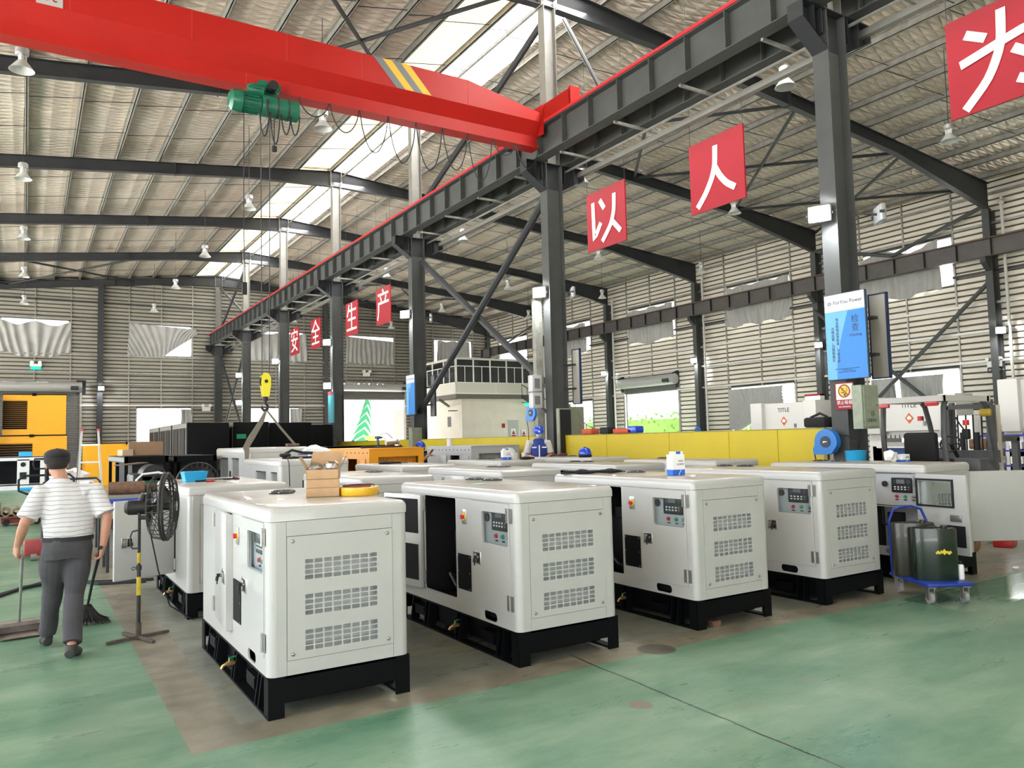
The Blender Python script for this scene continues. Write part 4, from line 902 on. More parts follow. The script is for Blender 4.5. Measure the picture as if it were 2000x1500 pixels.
def boxset(label,loc,W,L,H,mt_,group=None):
    t=thing('canopy_shell',label,'generator',loc,0,group)
    q=MB(); q.box(0,0,0,W,L,.22); obj('base_frame',q,BLACK,t)
    plate('side_panel',rect(0,.22,L,H),[rect(.25*L,.4,.46*L,H-.2)],.03,lp(.015),mt_,t); plate('side_panel',rect(0,.22,L,H),[],.03,lp(W-.015),mt_,t)
    plate('front_panel',rect(0.03,.22,W-.03,H),[rect(.2,.4,W-.12,H-.16)],.03,fp(.015),mt_,t); plate('back_panel',rect(.03,.22,W-.03,H),[],.03,fp(L-.015),mt_,t)
    q=MB(); q.box(-.01,-.01,H,W+.01,L+.01,H+.015); q.box(.05,.05,H+.015,W-.05,L-.05,H+.025); obj('roof_plate',q,mt_,t)
    q=MB(); q.box(.18,.16,.4,W-.10,.18,H-.16)
    for i in range(16): x=.2+(W-.34)*i/15; q.box(x,.13,.4,x+.012,.16,H-.16)
    obj('inner_grille',q,mt_,t)
    for y in (.14*L,.62*L): 
        q=MB(); q.rbox(-.02,y-.2,.3,0,y+.2,H-.2,.008,2); d=obj('door',q,mt_,t); q=MB(); q.rbox(-.035,y+.12,.85,-.02,y+.16,1.05,.006,2); obj('handle',q,CHROME,d)
    q=MB()
    for i in range(12): y=.1+(L-.2)*i/11; q.cyl((0,y,H-.07),(-.01,y,H-.07),.012,n=6)
    obj('rivets',q,BLACKM,t,kind='stuff'); return t
boxset('orange box-shaped generator canopy with tools on its roof',(5.93,15.0,0),1.22,2.8,1.53,ORANGE)
boxset('white box-shaped generator canopy with a slatted front recess, in front of the yellow partition',(8.63,15.6,0),1.3,2.3,1.52,WHITE2)
# ================================================================ THINGS ON THE LIDS
LZ=1.287
def carton(label,loc,rz,d,mt_=CARD,opened=False,group='small brown cartons on the nearest lid',name='carton'):
    t=thing(name,label,'box',loc,rz,group); w,l,h=d; k=.004
    q=MB()
    if not opened: q.rbox(-w/2,-l/2,0,w/2,l/2,h,.003,1); obj('box_body',q,mt_,t); s=MB(); s.box(-w/2+.0,-.012,h,w/2,.012,h+.0008); obj('tape_strip',s,mat('card_tape',(.52,.36,.2),.5),t); return t
    q.box(-w/2,-l/2,0,w/2,l/2,k); q.box(-w/2,-l/2,0,-w/2+k,l/2,h); q.box(w/2-k,-l/2,0,w/2,l/2,h); q.box(-w/2,-l/2,0,w/2,-l/2+k,h); q.box(-w/2,l/2-k,0,w/2,l/2,h); obj('box_body',q,mt_,t)
    for a,b,sx_,sy_ in ((-w/2,0,-1,0),(w/2,0,1,0),(0,l/2,0,1)):
        q=MB()
        if sx_: q.add([(a,-l/2,h),(a,l/2,h),(a+sx_*.05,l/2,h+.09),(a+sx_*.05,-l/2,h+.09),(a,-l/2,h+k),(a,l/2,h+k),(a+sx_*.05,l/2,h+.09+k),(a+sx_*.05,-l/2,h+.09+k)],[(0,1,2,3),(7,6,5,4),(0,4,5,1),(2,6,7,3),(1,5,6,2),(3,7,4,0)])
        else: q.add([(-w/2,b,h),(w/2,b,h),(w/2+.03,b+.03,h+.13),(-w/2+.03,b+.03,h+.13),(-w/2,b+k,h),(w/2,b+k,h),(w/2+.03,b+.03+k,h+.13),(-w/2+.03,b+.03+k,h+.13)],[(0,1,2,3),(7,6,5,4),(0,4,5,1),(2,6,7,3),(1,5,6,2),(3,7,4,0)])
        obj('flap',q,mt_,t)
    return t
carton('closed brown carton at the bottom of the stack on the nearest lid',(1.90,5.74,LZ),-.35,(.24,.22,.065))
carton('closed brown carton in the middle of the stack on the nearest lid',(1.90,5.74,LZ+.066),-.33,(.24,.22,.062))
oc=carton('open brown carton topping the stack, full of plastic bags',(1.905,5.745,LZ+.129),-.40,(.235,.21,.07),opened=True)
def crumple(c,r,mt_,name,label,cat,seed,parent=None,n=2,**k):
    b=bmesh.new(); bmesh.ops.create_icosphere(b,subdivisions=n,radius=1); rr=random.Random(seed)
    for v in b.verts: s_=1+rr.uniform(-.28,.28); v.co=Vector((v.co.x*r[0]*s_,v.co.y*r[1]*s_,max(v.co.z*r[2]*s_,-r[2]*.85)))
    q=MB(); q.bm(b); o=obj(name,q,mt_,parent,sharp=.3); o.location=c
    if label: tag(o,label,cat,k.get('group'))
    return o
CLEAR=glass('plastic_film',(.85,.87,.88),.45)
crumple((1.87,5.74,LZ+.20),(.085,.07,.05),CLEAR,'plastic_bag','crumpled clear plastic bag in the open brown carton','bag',3)
crumple((1.95,5.70,LZ+.21),(.05,.05,.05),CLEAR,'plastic_bag','small clear bag at the right of the open brown carton','bag',4)
tp=thing('tape_roll','amber plastic-wrapped flat coil beside the cartons on the nearest lid','tape',(2.14,5.62,LZ))
q=MB(); q.lathe([(.045,0),(.145,0),(.15,.008),(.15,.056),(.145,.062),(.045,.062)],28); obj('tape_coil',q,YTAPE,tp)
q=MB(); q.tube([(.12*math.cos(a),.12*math.sin(a),.068+.004*math.sin(3*a)) for a in [i*.3 for i in range(18)]],.006,6); q.tube([(.1*math.cos(a),.1*math.sin(a),.072) for a in [i*.3+1 for i in range(14)]],.006,6); obj('wire_bundle',q,mat('maroon_wire',(.12,.02,.03),.5),tp)
def supply(label,loc,w,h,rz=-.2,top=True,d=None):
    t=thing('filter_carton',label,'box',loc,rz); d=d or w*.8
    q=MB(); q.box(-w/2,-d/2,0,w/2,d/2,h); obj('box_body',q,PAPER,t)
    q=MB(); q.box(-w/2-.001,-d/2-.001,0,w/2+.001,d/2+.001,h*.27); obj('blue_band',q,mat('print_blue',(.02,.14,.62),.5),t)
    if top: q=MB(); q.box(-w/2+.02,-d/2+.01,h,w/2-.01,d/2-.02,h+.03); obj('inner_tray',q,PAPER,t); q=MB(); q.box(-.02,-d/2+.008,h+.005,.03,-d/2+.012,h+.03); obj('blue_tab',q,BLUE,t)
    q=MB(); q.tube([(-.0+.03*u,-d/2-.002,.0+h*.27*u**.6) for u in [k/6 for k in range(7)]],.003,4); obj('white_swoosh',q,PAPER,t)
    text('lettering','GHMIT',w*.2,fy((w*.15,-d/2-.002,h*.52)),mat('ink_grey',(.12,.13,.16),.6),t); text('lettering','WHC',w*.18,fy((w*.2,-d/2-.002,h*.68)),mat('ink_grey',(.12,.13,.16),.6),t)
    return t
supply('white and blue filter carton standing on the third front-row lid',(5.42,5.66,LZ),.135,.20)
supply('small white and blue carton on the third-row lid among white cups',(7.72,12.6,LZ),.16,.18)
supply('small white carton with blue end beside the bag on the right-end lid',(9.62-.55,5.55,LZ),.12,.09,top=False)
crumple((8.93,5.62,LZ+.07),(.09,.07,.085),PLAST,'plastic_bag','white plastic bag on the right-end front-row lid','bag',9)
def glove(label,c,rz,s=1,seed=1):
    b=bmesh.new(); bmesh.ops.create_icosphere(b,subdivisions=3,radius=1); rr=random.Random(seed)
    for v in b.verts:
        p=v.co; k=1+.25*math.sin(5*p.x+seed)+rr.uniform(-.12,.12); v.co=Vector((p.x*.14*s,p.y*.07*s*k,max(-.018,p.z*.022*s*k*1.2)))
    q=MB(); q.bm(b)
    for i in range(4): q.tube([(.10*s,(-.04+.026*i)*s,0),(.19*s,(-.06+.04*i)*s,.0),(.23*s,(-.05+.035*i)*s,-.01)],[.014*s,.014*s,.011*s],8)
    o=obj('work_glove',q,GLOVE,sharp=3); o.location=c; o.rotation_euler=(0,0,rz); return tag(o,label,'glove','black work gloves')
glove('left of two black gloves on the third front-row lid',(5.08,6.72,LZ+.018),2.4,1,1); glove('right of two black gloves on the third front-row lid',(5.36,6.62,LZ+.018),2.5,1,2)
glove('black glove on the third-row lid in front of the orange canopy',(5.42,12.9,LZ+.02),.3,1.25,3)
glove('black glove on the third-row lid beside the white cups',(8.0,12.35,LZ+.02),.6,1.2,4)
q=MB(); q.box(-.07,-.04,0,.07,.04,.002); tag(obj('green_tag',q,mat('pale_green_paper',(.45,.75,.5),.6),loc=(3.42,6.05,LZ+.001),rotz=.6),'pale green paper tag on the second front-row lid','tag')
# blue basket and small tools on the lid behind the fan
bk=thing('plastic_basket','blue plastic basket on the lid behind the pedestal fan','basket',(1.62,9.4,LZ),.1)
q=MB(); q.lathe([(.0,0),(.13,0),(.155,.1),(.16,.11),(.148,.11),(.125,.008),(0,.008)],4); q.T=None; q.v=[(x*1.15,y*.75,z) for x,y,z in [(a*math.cos(PI/4)-b*math.sin(PI/4),a*math.sin(PI/4)+b*math.cos(PI/4),c) for a,b,c in q.v]]; obj('basket_body',q,LBLUE,bk)
q=MB(); q.box(-.12,-.09,.10,.10,.02,.115); obj('divider',q,LBLUE,bk)
def screwdriver(label,c,rz,mt_):
    q=MB(); q.cyl((0,0,.014),(.09,0,.014),.013,m=0); q.cyl((.09,0,.014),(.2,0,.014),.004,m=1); q.cyl((-.01,0,.014),(0,0,.014),.010,m=2); o=obj('screwdriver',q,[mt_,CHROME,BLACKM]); o.location=c; o.rotation_euler=(0,0,rz); tag(o,label,'tool','hand tools on the second-row lids')
screwdriver('red-handled screwdriver left on the lid behind the fan, beside the blue basket',(1.68,9.0,LZ),.4,RBTN); screwdriver('red-handled tool near the rear edge of the lid behind the fan',(2.1,9.62,LZ),1.0,RBTN)
q=MB(); q.tube([(0,0,.01),(.15,.05,.01),(.35,.15,.012),(.5,.12,.01)],.010,6); tag(obj('black_cable',q,BLACKM,loc=(1.6,9.2,LZ)),'short black cable lying on the lid behind the fan','cable')
# tools on the tall canopy
q=MB(); q.box(-.45,-.12,0,.35,.12,.03,m=0); q.rbox(-.5,-.1,.03,-.32,.1,.09,.03,2,m=0); q.tube([(-.45,0,.06),(-.3,-.02,.14),(-.15,.05,.1),(.1,0,.08),(.3,.05,.06)],.022,8,m=0); q.box(-.2,-.1,.06,.3,.08,.075,m=1); tg=obj('tool_tray',q,[BLACKM,mat('navy_cloth',(.02,.04,.16),.8)],loc=(4.0,12.7,1.442),rotz=-.2); tag(tg,'black tool tray with hoses and a navy rag on the open-sided tall canopy','tools')
crumple((4.3,13.35,1.442+.1),(.22,.12,.11),PAPER,'plastic_bag','white crumpled bag behind the black tool tray','bag',12)
q=MB(); q.tube([(.0,.3,.03),(-.2,.0,.03),(-.35,-.5,.02),(-.36,-.62,-.05),(-.35,-.62,-.4)],.008,6); tag(obj('thin_cable',q,BLACKM,loc=(3.75,12.45,1.442)),'thin cable hanging over the side of the open-sided tall canopy','cable')
q=MB(); q.rbox(-.12,-.05,0,.12,.05,.05,.01,2); tag(obj('wood_block',q,RUST,loc=(4.22,14.5,1.642),rotz=.2),'brown padding block under the right sling leg on the hanging canopy','block')
# drill and grinder on the orange canopy
dr=thing('cordless_drill','blue-grey cordless drill standing on the orange canopy','tool',(6.62,16.2,1.558),.5)
q=MB(); q.rbox(-.05,-.04,0,.07,.04,.06,.01,2,m=0); q.bar((0,0,.05),(-.02,0,.19),.035,.045,up=(1,0,0),m=1); q.cyl((-.09,0,.22),(.06,0,.22),.034,m=1); q.cyl((.06,0,.22),(.12,0,.22),.022,m=0); obj('drill_body',q,[BLACKM,mat('slate_blue',(.05,.11,.17),.5)],dr)
q=MB(); q.cyl((-.12,0,.1),(.15,0,.12),.06,m=0); q.cyl((.14,.0,.1),(.17,0,.1),.11,n=20,m=1); q.tube([(-.1,0,.15),(-.2,.1,.3),(-.05,.12,.32),(.05,0,.2)],.012,6,m=0); q.box(.1,-.12,0,.3,.1,.02,m=1); tag(obj('angle_grinder',q,[CHROMED,CHROME],loc=(7.0,16.4,1.558)),'silver machine part with curled hose on the orange canopy','tool')
q=MB(); q.tube([(-.5,0,.015),(-.2,.1,.015),(.2,-.05,.015),(.45,.05,.015)],.02,6); q.box(-.1,-.1,0,.25,.0,.02); tag(obj('black_hose',q,BLACKM,loc=(6.45,15.5,1.558)),'black hose pieces lying along the front of the orange canopy','tools')
# cups on the third row lid
for i,(x,y,lb) in enumerate([(7.98,12.7,'white paper cup just right of the small blue-banded carton'),(8.1,12.55,'white tub right of the paper cup on the third-row lid'),(8.02,12.95,'white roll of tape standing behind the cups on the third-row lid')]):
    q=MB(); 
    if i<2: q.lathe([(0,0),(.045,0),(.055,.12),(.058,.125),(.05,.125),(.042,.01),(0,.01)],18)
    else: q.lathe([(.05,-.03),(.11,-.03),(.11,.03),(.05,.03),(.05,-.03)],24,c=(0,0,.11),ax='y',close=False)
    tag(obj('white_cup' if i<2 else 'tape_roll',q,PLAST,loc=(x,y,LZ)),lb,'cup' if i<2 else 'tape')
q=MB(); q.lathe([(0,0),(.06,0),(.065,.16),(.068,.17),(0,.17)],18); q.tube([(0,0,.17),(.02,0,.26)],.006,6); tag(obj('drink_cup',q,PLAST,loc=(8.75,16.9,1.545)),'white drink cup with straw on the white box-shaped canopy','cup')
# ================================================================ PEOPLE
def remesh(mb,vox,mt_,name,parent,label=None,smooth=2,noise=0,ns=30,seed=0):
    me=bpy.data.meshes.new('r'); me.from_pydata([tuple(v) for v in mb.v],[],mb.f)
    b=bmesh.new(); b.from_mesh(me); bmesh.ops.recalc_face_normals(b,faces=b.faces); b.to_mesh(me); b.free()
    o=bpy.data.objects.new('tmp',me); C.objects.link(o)
    r=o.modifiers.new('r','REMESH'); r.mode='VOXEL'; r.voxel_size=vox
    if smooth: s=o.modifiers.new('s','SMOOTH'); s.iterations=smooth; s.factor=.5
    m2=bpy.data.meshes.new_from_object(o.evaluated_get(bpy.context.evaluated_depsgraph_get())); bpy.data.objects.remove(o)
    if noise:
        from mathutils import noise as nz
        ns_=[v.normal.copy() for v in m2.vertices]
        for v,n in zip(m2.vertices,ns_): v.co+=n*noise*nz.noise(Vector((v.co.x*ns,v.co.y*ns,v.co.z*ns*.55+seed)))
    m2.materials.clear(); m2.materials.append(mt_); m2.shade_smooth(); m2.name=name
    return obj(name,m2,None,parent,label=label)
def loft(mb,rings,n=20):
    vs=[]; 
    for (x,y,z,rx,ry) in rings:
        for j in range(n): a=2*PI*j/n; vs.append((x+rx*math.cos(a),y+ry*math.sin(a),z))
    k=len(rings); mb.add(vs,[(i*n+j,i*n+(j+1)%n,(i+1)*n+(j+1)%n,(i+1)*n+j) for i in range(k-1) for j in range(n)]+[tuple(range(n))[::-1],tuple((k-1)*n+j for j in range(n))])
def hand(mb,w_,d,nrm,side,curl=.5,s=1):
    d=Vector(d).normalized(); nrm=Vector(nrm); nrm=(nrm-d*nrm.dot(d)).normalized(); lat=d.cross(nrm)*side; w_=Vector(w_)
    P=lambda a,b,c: w_+lat*a*s+nrm*b*s+d*c*s
    for a in (-.028,-.010,.010,.028): mb.tube([P(a*.6,0,-.01),P(a,0,.04),P(a*1.05,0,.085)],[.017*s,.016*s,.012*s],8)
    for a,L_ in ((-.031,.058),(-.011,.072),(.011,.078),(.031,.070)):
        p=P(a,0,.082); pts=[p]; ang=0
        for seg in (.45,.32,.23): ang+=curl*(1.0 if seg<.45 else .7); p=p+(d*math.cos(ang)+nrm*math.sin(ang))*L_*seg*s; pts.append(p)
        mb.tube(pts,[.0098*s,.0092*s,.0085*s,.0068*s],8)
    mb.tube([P(.02,.004,.015),P(.045,.016,.04),P(.050,.034,.062),P(.040,.046,.080)],[.015*s,.0125*s,.011*s,.008*s],8)
def head_geo(mb,c,f,tilt=0,s=1):
    f=Vector(f).normalized(); r=f.cross(Vector((0,0,1))).normalized(); u=r.cross(f).normalized(); M=Matrix.Identity(4)
    for i in range(3): M[i][0]=r[i]*s; M[i][1]=f[i]*s; M[i][2]=u[i]*s; M[i][3]=c[i]
    t0=mb.T; mb.T=M
    mb.ell((0,-.012,.025),(.076,.096,.092)); mb.ell((0,.028,-.045),(.056,.062,.062)); mb.ell((0,.05,-.082),(.030,.030,.022)); mb.tube([(0,.088,.01),(0,.112,-.028),(0,.09,-.034)],[.008,.014,.008],8); mb.ell((0,.083,-.058),(.022,.010,.006))
    for x in (-.078,.078): mb.ell((x,-.005,-.012),(.009,.020,.032),10,7)
    for x in (-.03,.03): mb.ell((x,.072,.022),(.018,.012,.008),8,6)
    mb.T=t0; return M
def person(label,loc,rotz,J,shirt,trous,hat='helmet',mask=False,vox=.008,vest=None,belt=False,shoes=None,group=None,legs=True,stripe=False,f=(0,1,0),longsleeve=False):
    t=thing('person',label,'person',loc,rotz,group); V=lambda k: Vector(J[k])
    b=MB(); hm=head_geo(b,J['head'],f); h=V('head'); nk=V('neck')
    b.tube([nk-Vector((0,0,.06)),nk+Vector((0,0,.03)),h+Vector((0,-.01 if f[1]>0 else .01,-.04))],[.075,.056,.058],12)
    ch=V('chest'); pe=V('pelvis')
    loft(b,[(pe.x,pe.y,pe.z-.08,.13,.10),(pe.x*.6+ch.x*.4,pe.y*.6+ch.y*.4,pe.z*.6+ch.z*.4,.13,.09),(ch.x,ch.y,ch.z,.14,.09),(nk.x,nk.y,nk.z-.05,.10,.06)])
    for s_ in 'LR':
        sh,el,wr=V('sh'+s_),V('el'+s_),V('wr'+s_); b.tube([sh*.7+ch*.3,sh,sh*.5+el*.5,el,el*.6+wr*.4,wr],[.05,.052,.046,.040,.040,.027],12)
        hand(b,wr,J['hd'+s_],J['hn'+s_],1 if s_=='R' else -1,J.get('curl',.9))
        if legs: hp,kn,an=V('hp'+s_),V('kn'+s_),V('an'+s_); b.tube([hp,hp*.5+kn*.5,kn,kn*.5+an*.5,an],[.08,.07,.052,.045,.035],10)
    remesh(b,vox,SKIN,'body',t)
    # eyes
    if True:
        e=MB(); e.T=hm; [e.ell((x,.081,.012),(.012,.008,.008),10,6) for x in (-.03,.03)]; obj('eyes',e,[BLACKM],t)
    g=MB(); hp=pe
    wx=J.get('wx',.175); wy=J.get('wy',.125); zt=nk.z
    loft(g,[(pe.x,pe.y,pe.z+.02,wx*.98,wy),(pe.x,pe.y,pe.z+.10,wx*1.02,wy*1.03),(pe.x*.5+ch.x*.5,pe.y*.5+ch.y*.5,(pe.z+ch.z)/2,wx*1.04,wy*1.05),(ch.x,ch.y,ch.z,wx*1.12,wy*1.02),(ch.x*.4+nk.x*.6,ch.y*.4+nk.y*.6,(ch.z*.35+zt*.65),wx*.98,wy*.80),(nk.x,nk.y,zt-.01,.085,.075),(nk.x,nk.y,zt+.012,.068,.062)])
    for s_ in 'LR':
        sh,el,wr=V('sh'+s_),V('el'+s_),V('wr'+s_)
        if longsleeve: g.tube([sh*.6+ch*.4,sh,sh*.4+el*.6,el,el*.1+wr*.9],[.085,.075,.06,.055,.04],12)
        else: g.tube([sh*.6+ch*.4+Vector((0,0,.02)),sh,sh*.35+el*.65,sh*.12+el*.88],[.085,.074,.075,.083],14)
    remesh(g,vox*1.15,shirt,'shirt',t,smooth=4,noise=.012,ns=9)
    if vest:
        g=MB(); loft(g,[(pe.x,pe.y,pe.z+.0,wx*1.08,wy*1.12),(pe.x*.5+ch.x*.5,pe.y*.5+ch.y*.5,(pe.z+ch.z)/2,wx*1.12,wy*1.16),(ch.x,ch.y,ch.z,wx*1.14,wy*1.12),(ch.x*.4+nk.x*.6,ch.y*.4+nk.y*.6,(ch.z*.35+zt*.65)+.01,wx*.86,wy*.92),(nk.x,nk.y,zt,.085,.08)]); v_=remesh(g,.012,vest,'vest',t,smooth=3,noise=.008,ns=9)
        q=MB(); 
        for x in (-.11,.11): q.rbox(x-.05,-.165,ch.z+.0,x+.05,-.12,ch.z+.028,.004,1)
        q.box(-.012,-.162,pe.z+.05,.012,-.13,ch.z+.06); obj('reflective_strip',q,PAPER,v_)
    if legs:
        g=MB(); loft(g,[(pe.x,pe.y,pe.z+.03,wx*.97,wy*.98),(pe.x,pe.y,pe.z-.07,wx*1.04,wy*1.12),(pe.x,pe.y,pe.z-.15,wx*.98,wy*1.02)])
        for s_ in 'LR': a,k_,n_=V('hp'+s_),V('kn'+s_),V('an'+s_); g.tube([a,a*.5+k_*.5,k_,k_*.5+n_*.5,n_*.93+k_*.07],[.108,.102,.080,.076,.072],14)
        remesh(g,vox*1.3,trous,'trousers',t,smooth=4,noise=.016,ns=8,seed=4)
        for s_ in 'LR':
            n_=V('an'+s_); to=Vector(J['to'+s_]).normalized(); g=MB(); hl=n_-to*.05+Vector((0,0,-.05)); sz=Vector((0,0,.03))
            g.tube([n_+Vector((0,0,.02)),n_-Vector((0,0,.03))],[.048,.05],10); g.tube([hl,n_+to*.05-sz*1.1,n_+to*.13-sz*1.9,n_+to*.2-sz*2.0],[.040,.045,.042,.028],12); remesh(g,.009,shoes or BLACKM,'shoe',t,smooth=3)
    if belt:
        q=MB(); vs=[]; n=28
        for z,k_ in ((pe.z-.0,1.04),(pe.z+.035,1.03)):
            for j in range(n): a=2*PI*j/n; vs.append((pe.x+wx*k_*1.0*math.cos(a),pe.y+wy*1.06*math.sin(a),z))
        for z,k_ in ((pe.z-.0,1.0),(pe.z+.035,1.0)):
            for j in range(n): a=2*PI*j/n; vs.append((pe.x+wx*.95*math.cos(a),pe.y+wy*.95*math.sin(a),z))
        q.add(vs,[(j,(j+1)%n,n+(j+1)%n,n+j) for j in range(n)]+[(n+j,n+(j+1)%n,3*n+(j+1)%n,3*n+j) for j in range(n)]+[(j,2*n+j,2*n+(j+1)%n,(j+1)%n) for j in range(n)]); obj('belt',q,BLACKM,t)
    q=MB(); q.T=hm
    if hat=='helmet':
        q.lathe([(.118,.035),(.122,.04),(.118,.075),(.100,.115),(.066,.143),(.03,.155),(0,.158)],24,close=False); q.lathe([(.10,.035),(.118,.035)],24,close=False)
        q.v=[v for v in q.v]; q.ell((0,.09,.04),(.085,.055,.008)); q.bar((0,-.09,.115),(0,.07,.135),.022,.02); q.tube([(0,-.10,.10),(0,-.05,.148),(0,.02,.160),(0,.08,.138)],.012,8)
        ho_=obj('helmet',q,HBLUE,t); q=MB(); q.T=hm; q.ell((0,.118,.085),(.022,.006,.022),12,8); obj('helmet_badge',q,PAPER,ho_)
    elif hat=='cap':
        q.ell((0,-.02,.075),(.098,.118,.052),22,12); q.lathe([(.086,.0),(.096,.02),(.100,.065),(.08,.08)],22,c=(0,-.012,0),close=False); q.ell((0,.10,.045),(.06,.06,.012),16,8); q.ell((0,-.02,.127),(.010,.010,.006),8,6)
        obj('flat_cap',q,mat('cap_black',(.018,.016,.017),.85,bump=.4,bscale=200),t)
        q=MB(); q.T=hm; q.ell((0,-.022,.000),(.080,.092,.060),20,12); obj('hair',q,mat('short_hair',(.03,.022,.018),.9,bump=1,bscale=300),t)
    if hat!='cap': q=MB(); q.T=hm; q.ell((0,-.02,.02),(.080,.095,.06),18,10); obj('hair',q,BLACKM,t)
    if mask: q=MB(); q.T=hm; q.ell((0,.055,-.045),(.062,.052,.045),18,12); q.tube([(-.06,.05,-.02),(-.08,0,0)],.003,5); q.tube([(.06,.05,-.02),(.08,0,0)],.003,5); obj('face_mask',q,mat('mask_blue',(.42,.66,.74),.8),t)
    return t
def shirtmat():
    m=bpy.data.materials.new('striped_shirt'); m.use_nodes=True; n=m.node_tree; p=n.nodes['Principled BSDF']; L=n.links.new
    t=N(n,'ShaderNodeTexCoord'); s=N(n,'ShaderNodeSeparateXYZ'); L(t.outputs['Object'],s.inputs[0]); nz=N(n,'ShaderNodeTexNoise'); nz.inputs['Scale'].default_value=7; L(t.outputs['Object'],nz.inputs[0])
    a=N(n,'ShaderNodeMath',operation='MULTIPLY_ADD'); a.inputs[1].default_value=.035; L(nz.outputs[0],a.inputs[0]); L(s.outputs['Z'],a.inputs[2])
    b=N(n,'ShaderNodeMath',operation='MULTIPLY'); b.inputs[1].default_value=28; L(a.outputs[0],b.inputs[0]); c=N(n,'ShaderNodeMath',operation='FRACT'); L(b.outputs[0],c.inputs[0])
    r=N(n,'ShaderNodeValToRGB'); e=r.color_ramp.elements; e[0].position=0; e[0].color=(.60,.585,.575,1); e[1].position=1; e[1].color=(.60,.585,.575,1)
    for q,cc in ((.72,(.60,.585,.575)),(.80,(.30,.30,.33)),(.90,(.32,.32,.35)),(.96,(.60,.585,.575))): x=e.new(q); x.color=(*cc,1)
    L(c.outputs[0],r.inputs[0]); L(r.outputs[0],p.inputs['Base Color']); p.inputs['Roughness'].default_value=.85; return m
GREYT=mat('grey_trouser_cloth',(.055,.052,.057),.85,0,.25,5,bump=.2,bscale=90)
J1=dict(head=(-.055,.10,1.56),neck=(-.03,.06,1.43),chest=(.03,.04,1.22),pelvis=(.03,.0,.93),shL=(-.165,.04,1.335),elL=(-.275,-.02,1.10),wrL=(-.325,.12,.90),hdL=(-.12,.35,-1),hnL=(.9,.4,0),
    shR=(.215,.03,1.335),elR=(.315,-.06,1.10),wrR=(.285,-.06,.86),hdR=(-.15,.15,-1),hnR=(-.9,.3,0),hpL=(-.06,.0,.86),knL=(-.07,.17,.50),anL=(-.10,.38,.10),toL=(-.15,1,0),
    hpR=(.115,.0,.86),knR=(.085,.03,.47),anR=(.06,-.20,.10),toR=(.35,1,-.1),wx=.185,wy=.125,curl=1.15)
person('man in flat cap and pale striped shirt walking away with dustpan and broom',(.28,7.5,0),0,J1,shirtmat(),GREYT,hat='cap',vox=.007,belt=True,shoes=mat('dusty_black_shoe',(.03,.028,.026),.6),f=(-.1,1,-.12))
# dustpan and broom in his hands
dp=thing('dustpan','grey metal long-handled dustpan held in the left hand of the walking man','dustpan',(-.02,8.45,0),.12)
q=MB(); q.box(-.17,-.12,.02,.17,.14,.026); q.box(-.17,.13,.02,.17,.14,.13); q.prism([(-.12,.02),(.14,.02),(.14,.13),(-.10,.05)],-.175,-.168,'x'); q.prism([(-.12,.02),(.14,.02),(.14,.13),(-.10,.05)],.168,.175,'x'); q.box(-.17,.02,.10,.17,.14,.13); obj('pan',q,mat('scuffed_tin',(.28,.23,.20),.6,.3,.3,12),dp)
q=MB(); q.tube([(0,.05,.12),(-.04,-.35,.42),(-.085,-.80,.82)],.013,8); obj('handle',q,RUBBER,dp)
br=thing('broom','dark broom with shaggy black bristles held in the right hand of the walking man','broom',(.53,8.62,0),0)
q=MB(); q.tube([(0,0,.18),(.0,-.6,.50),(.02,-1.22,.86)],[.012,.013,.014],8); obj('handle',q,BLACKM,br)
q=MB(); rr=random.Random(5)
for i in range(260): a=rr.uniform(-1,1); q.tube([(rr.uniform(-.03,.03),rr.uniform(-.02,.02),.19),(a*.10,rr.uniform(-.05,.06),.08),(a*.2,rr.uniform(-.08,.1),rr.uniform(.0,.04))],[.004,.006,.002],4)
obj('bristles',q,mat('bristle_black',(.025,.02,.018),.9),br,kind='stuff')
WT=mat('white_tshirt',(.55,.54,.51),.85); q=MB(); [q.box(-.5,-.5+.18*i,.1,.5,-.38+.18*i,.12) for i in range(6)]; [q.box(-.5+.45*i,-.5,0,-.4+.45*i,.52,.1) for i in range(3)]; tag(obj('timber_pallet',q,mat('raw_wood',(.28,.17,.09),.8,0,.3,15),loc=(9.58,14.25,.0)),'timber pallet under the masked worker','pallet')
VEST=mat('blue_vest',(.02,.045,.26),.7); NAVY=mat('navy_overall',(.015,.035,.16),.8)
S=1.06
def sc_(J): return {k:(tuple(c*S for c in v) if isinstance(v,tuple) and k[:2] not in('hd','hn','to') else v) for k,v in J.items()}
J2=sc_(dict(head=(0,-.07,1.56),neck=(0,-.01,1.44),chest=(0,0,1.24),pelvis=(0,.02,.93),shL=(.19,-.0,1.36),elL=(.25,-.02,1.10),wrL=(.15,-.25,1.06),hdL=(-.3,-1,0),hnL=(0,0,-1),shR=(-.19,0,1.36),elR=(-.27,-.03,1.10),wrR=(-.12,-.27,1.05),hdR=(.3,-1,0),hnR=(0,0,-1),
    hpL=(.09,.02,.86),knL=(.1,-.02,.48),anL=(.1,.02,.10),toL=(0,-1,0),hpR=(-.09,.02,.86),knR=(-.1,-.02,.48),anR=(-.1,.02,.1),toR=(0,-1,0),wx=.18,wy=.12,curl=.5))
person('worker in blue helmet, face mask and blue vest by the second middle column',(9.58,14.25,.15),-.5,J2,WT,NAVY,mask=True,vest=VEST,f=(0,-1,-.55),vox=.009)
J3=dict(J2); J3.update(head=(0,-.30,1.52),neck=(0,-.18,1.46),chest=(0,-.08,1.28),shL=(.19,-.15,1.40),elL=(.30,-.32,1.22),wrL=(.24,-.52,1.40),hdL=(-.4,-.5,.7),shR=(-.19,-.15,1.4),elR=(-.22,-.38,1.20),wrR=(-.05,-.55,1.35))
person('worker in blue helmet leaning forward between the orange and the white box-shaped canopies',(7.62,16.9,0),.9,J3,NAVY,NAVY,f=(0,-1,-.8),vox=.011)
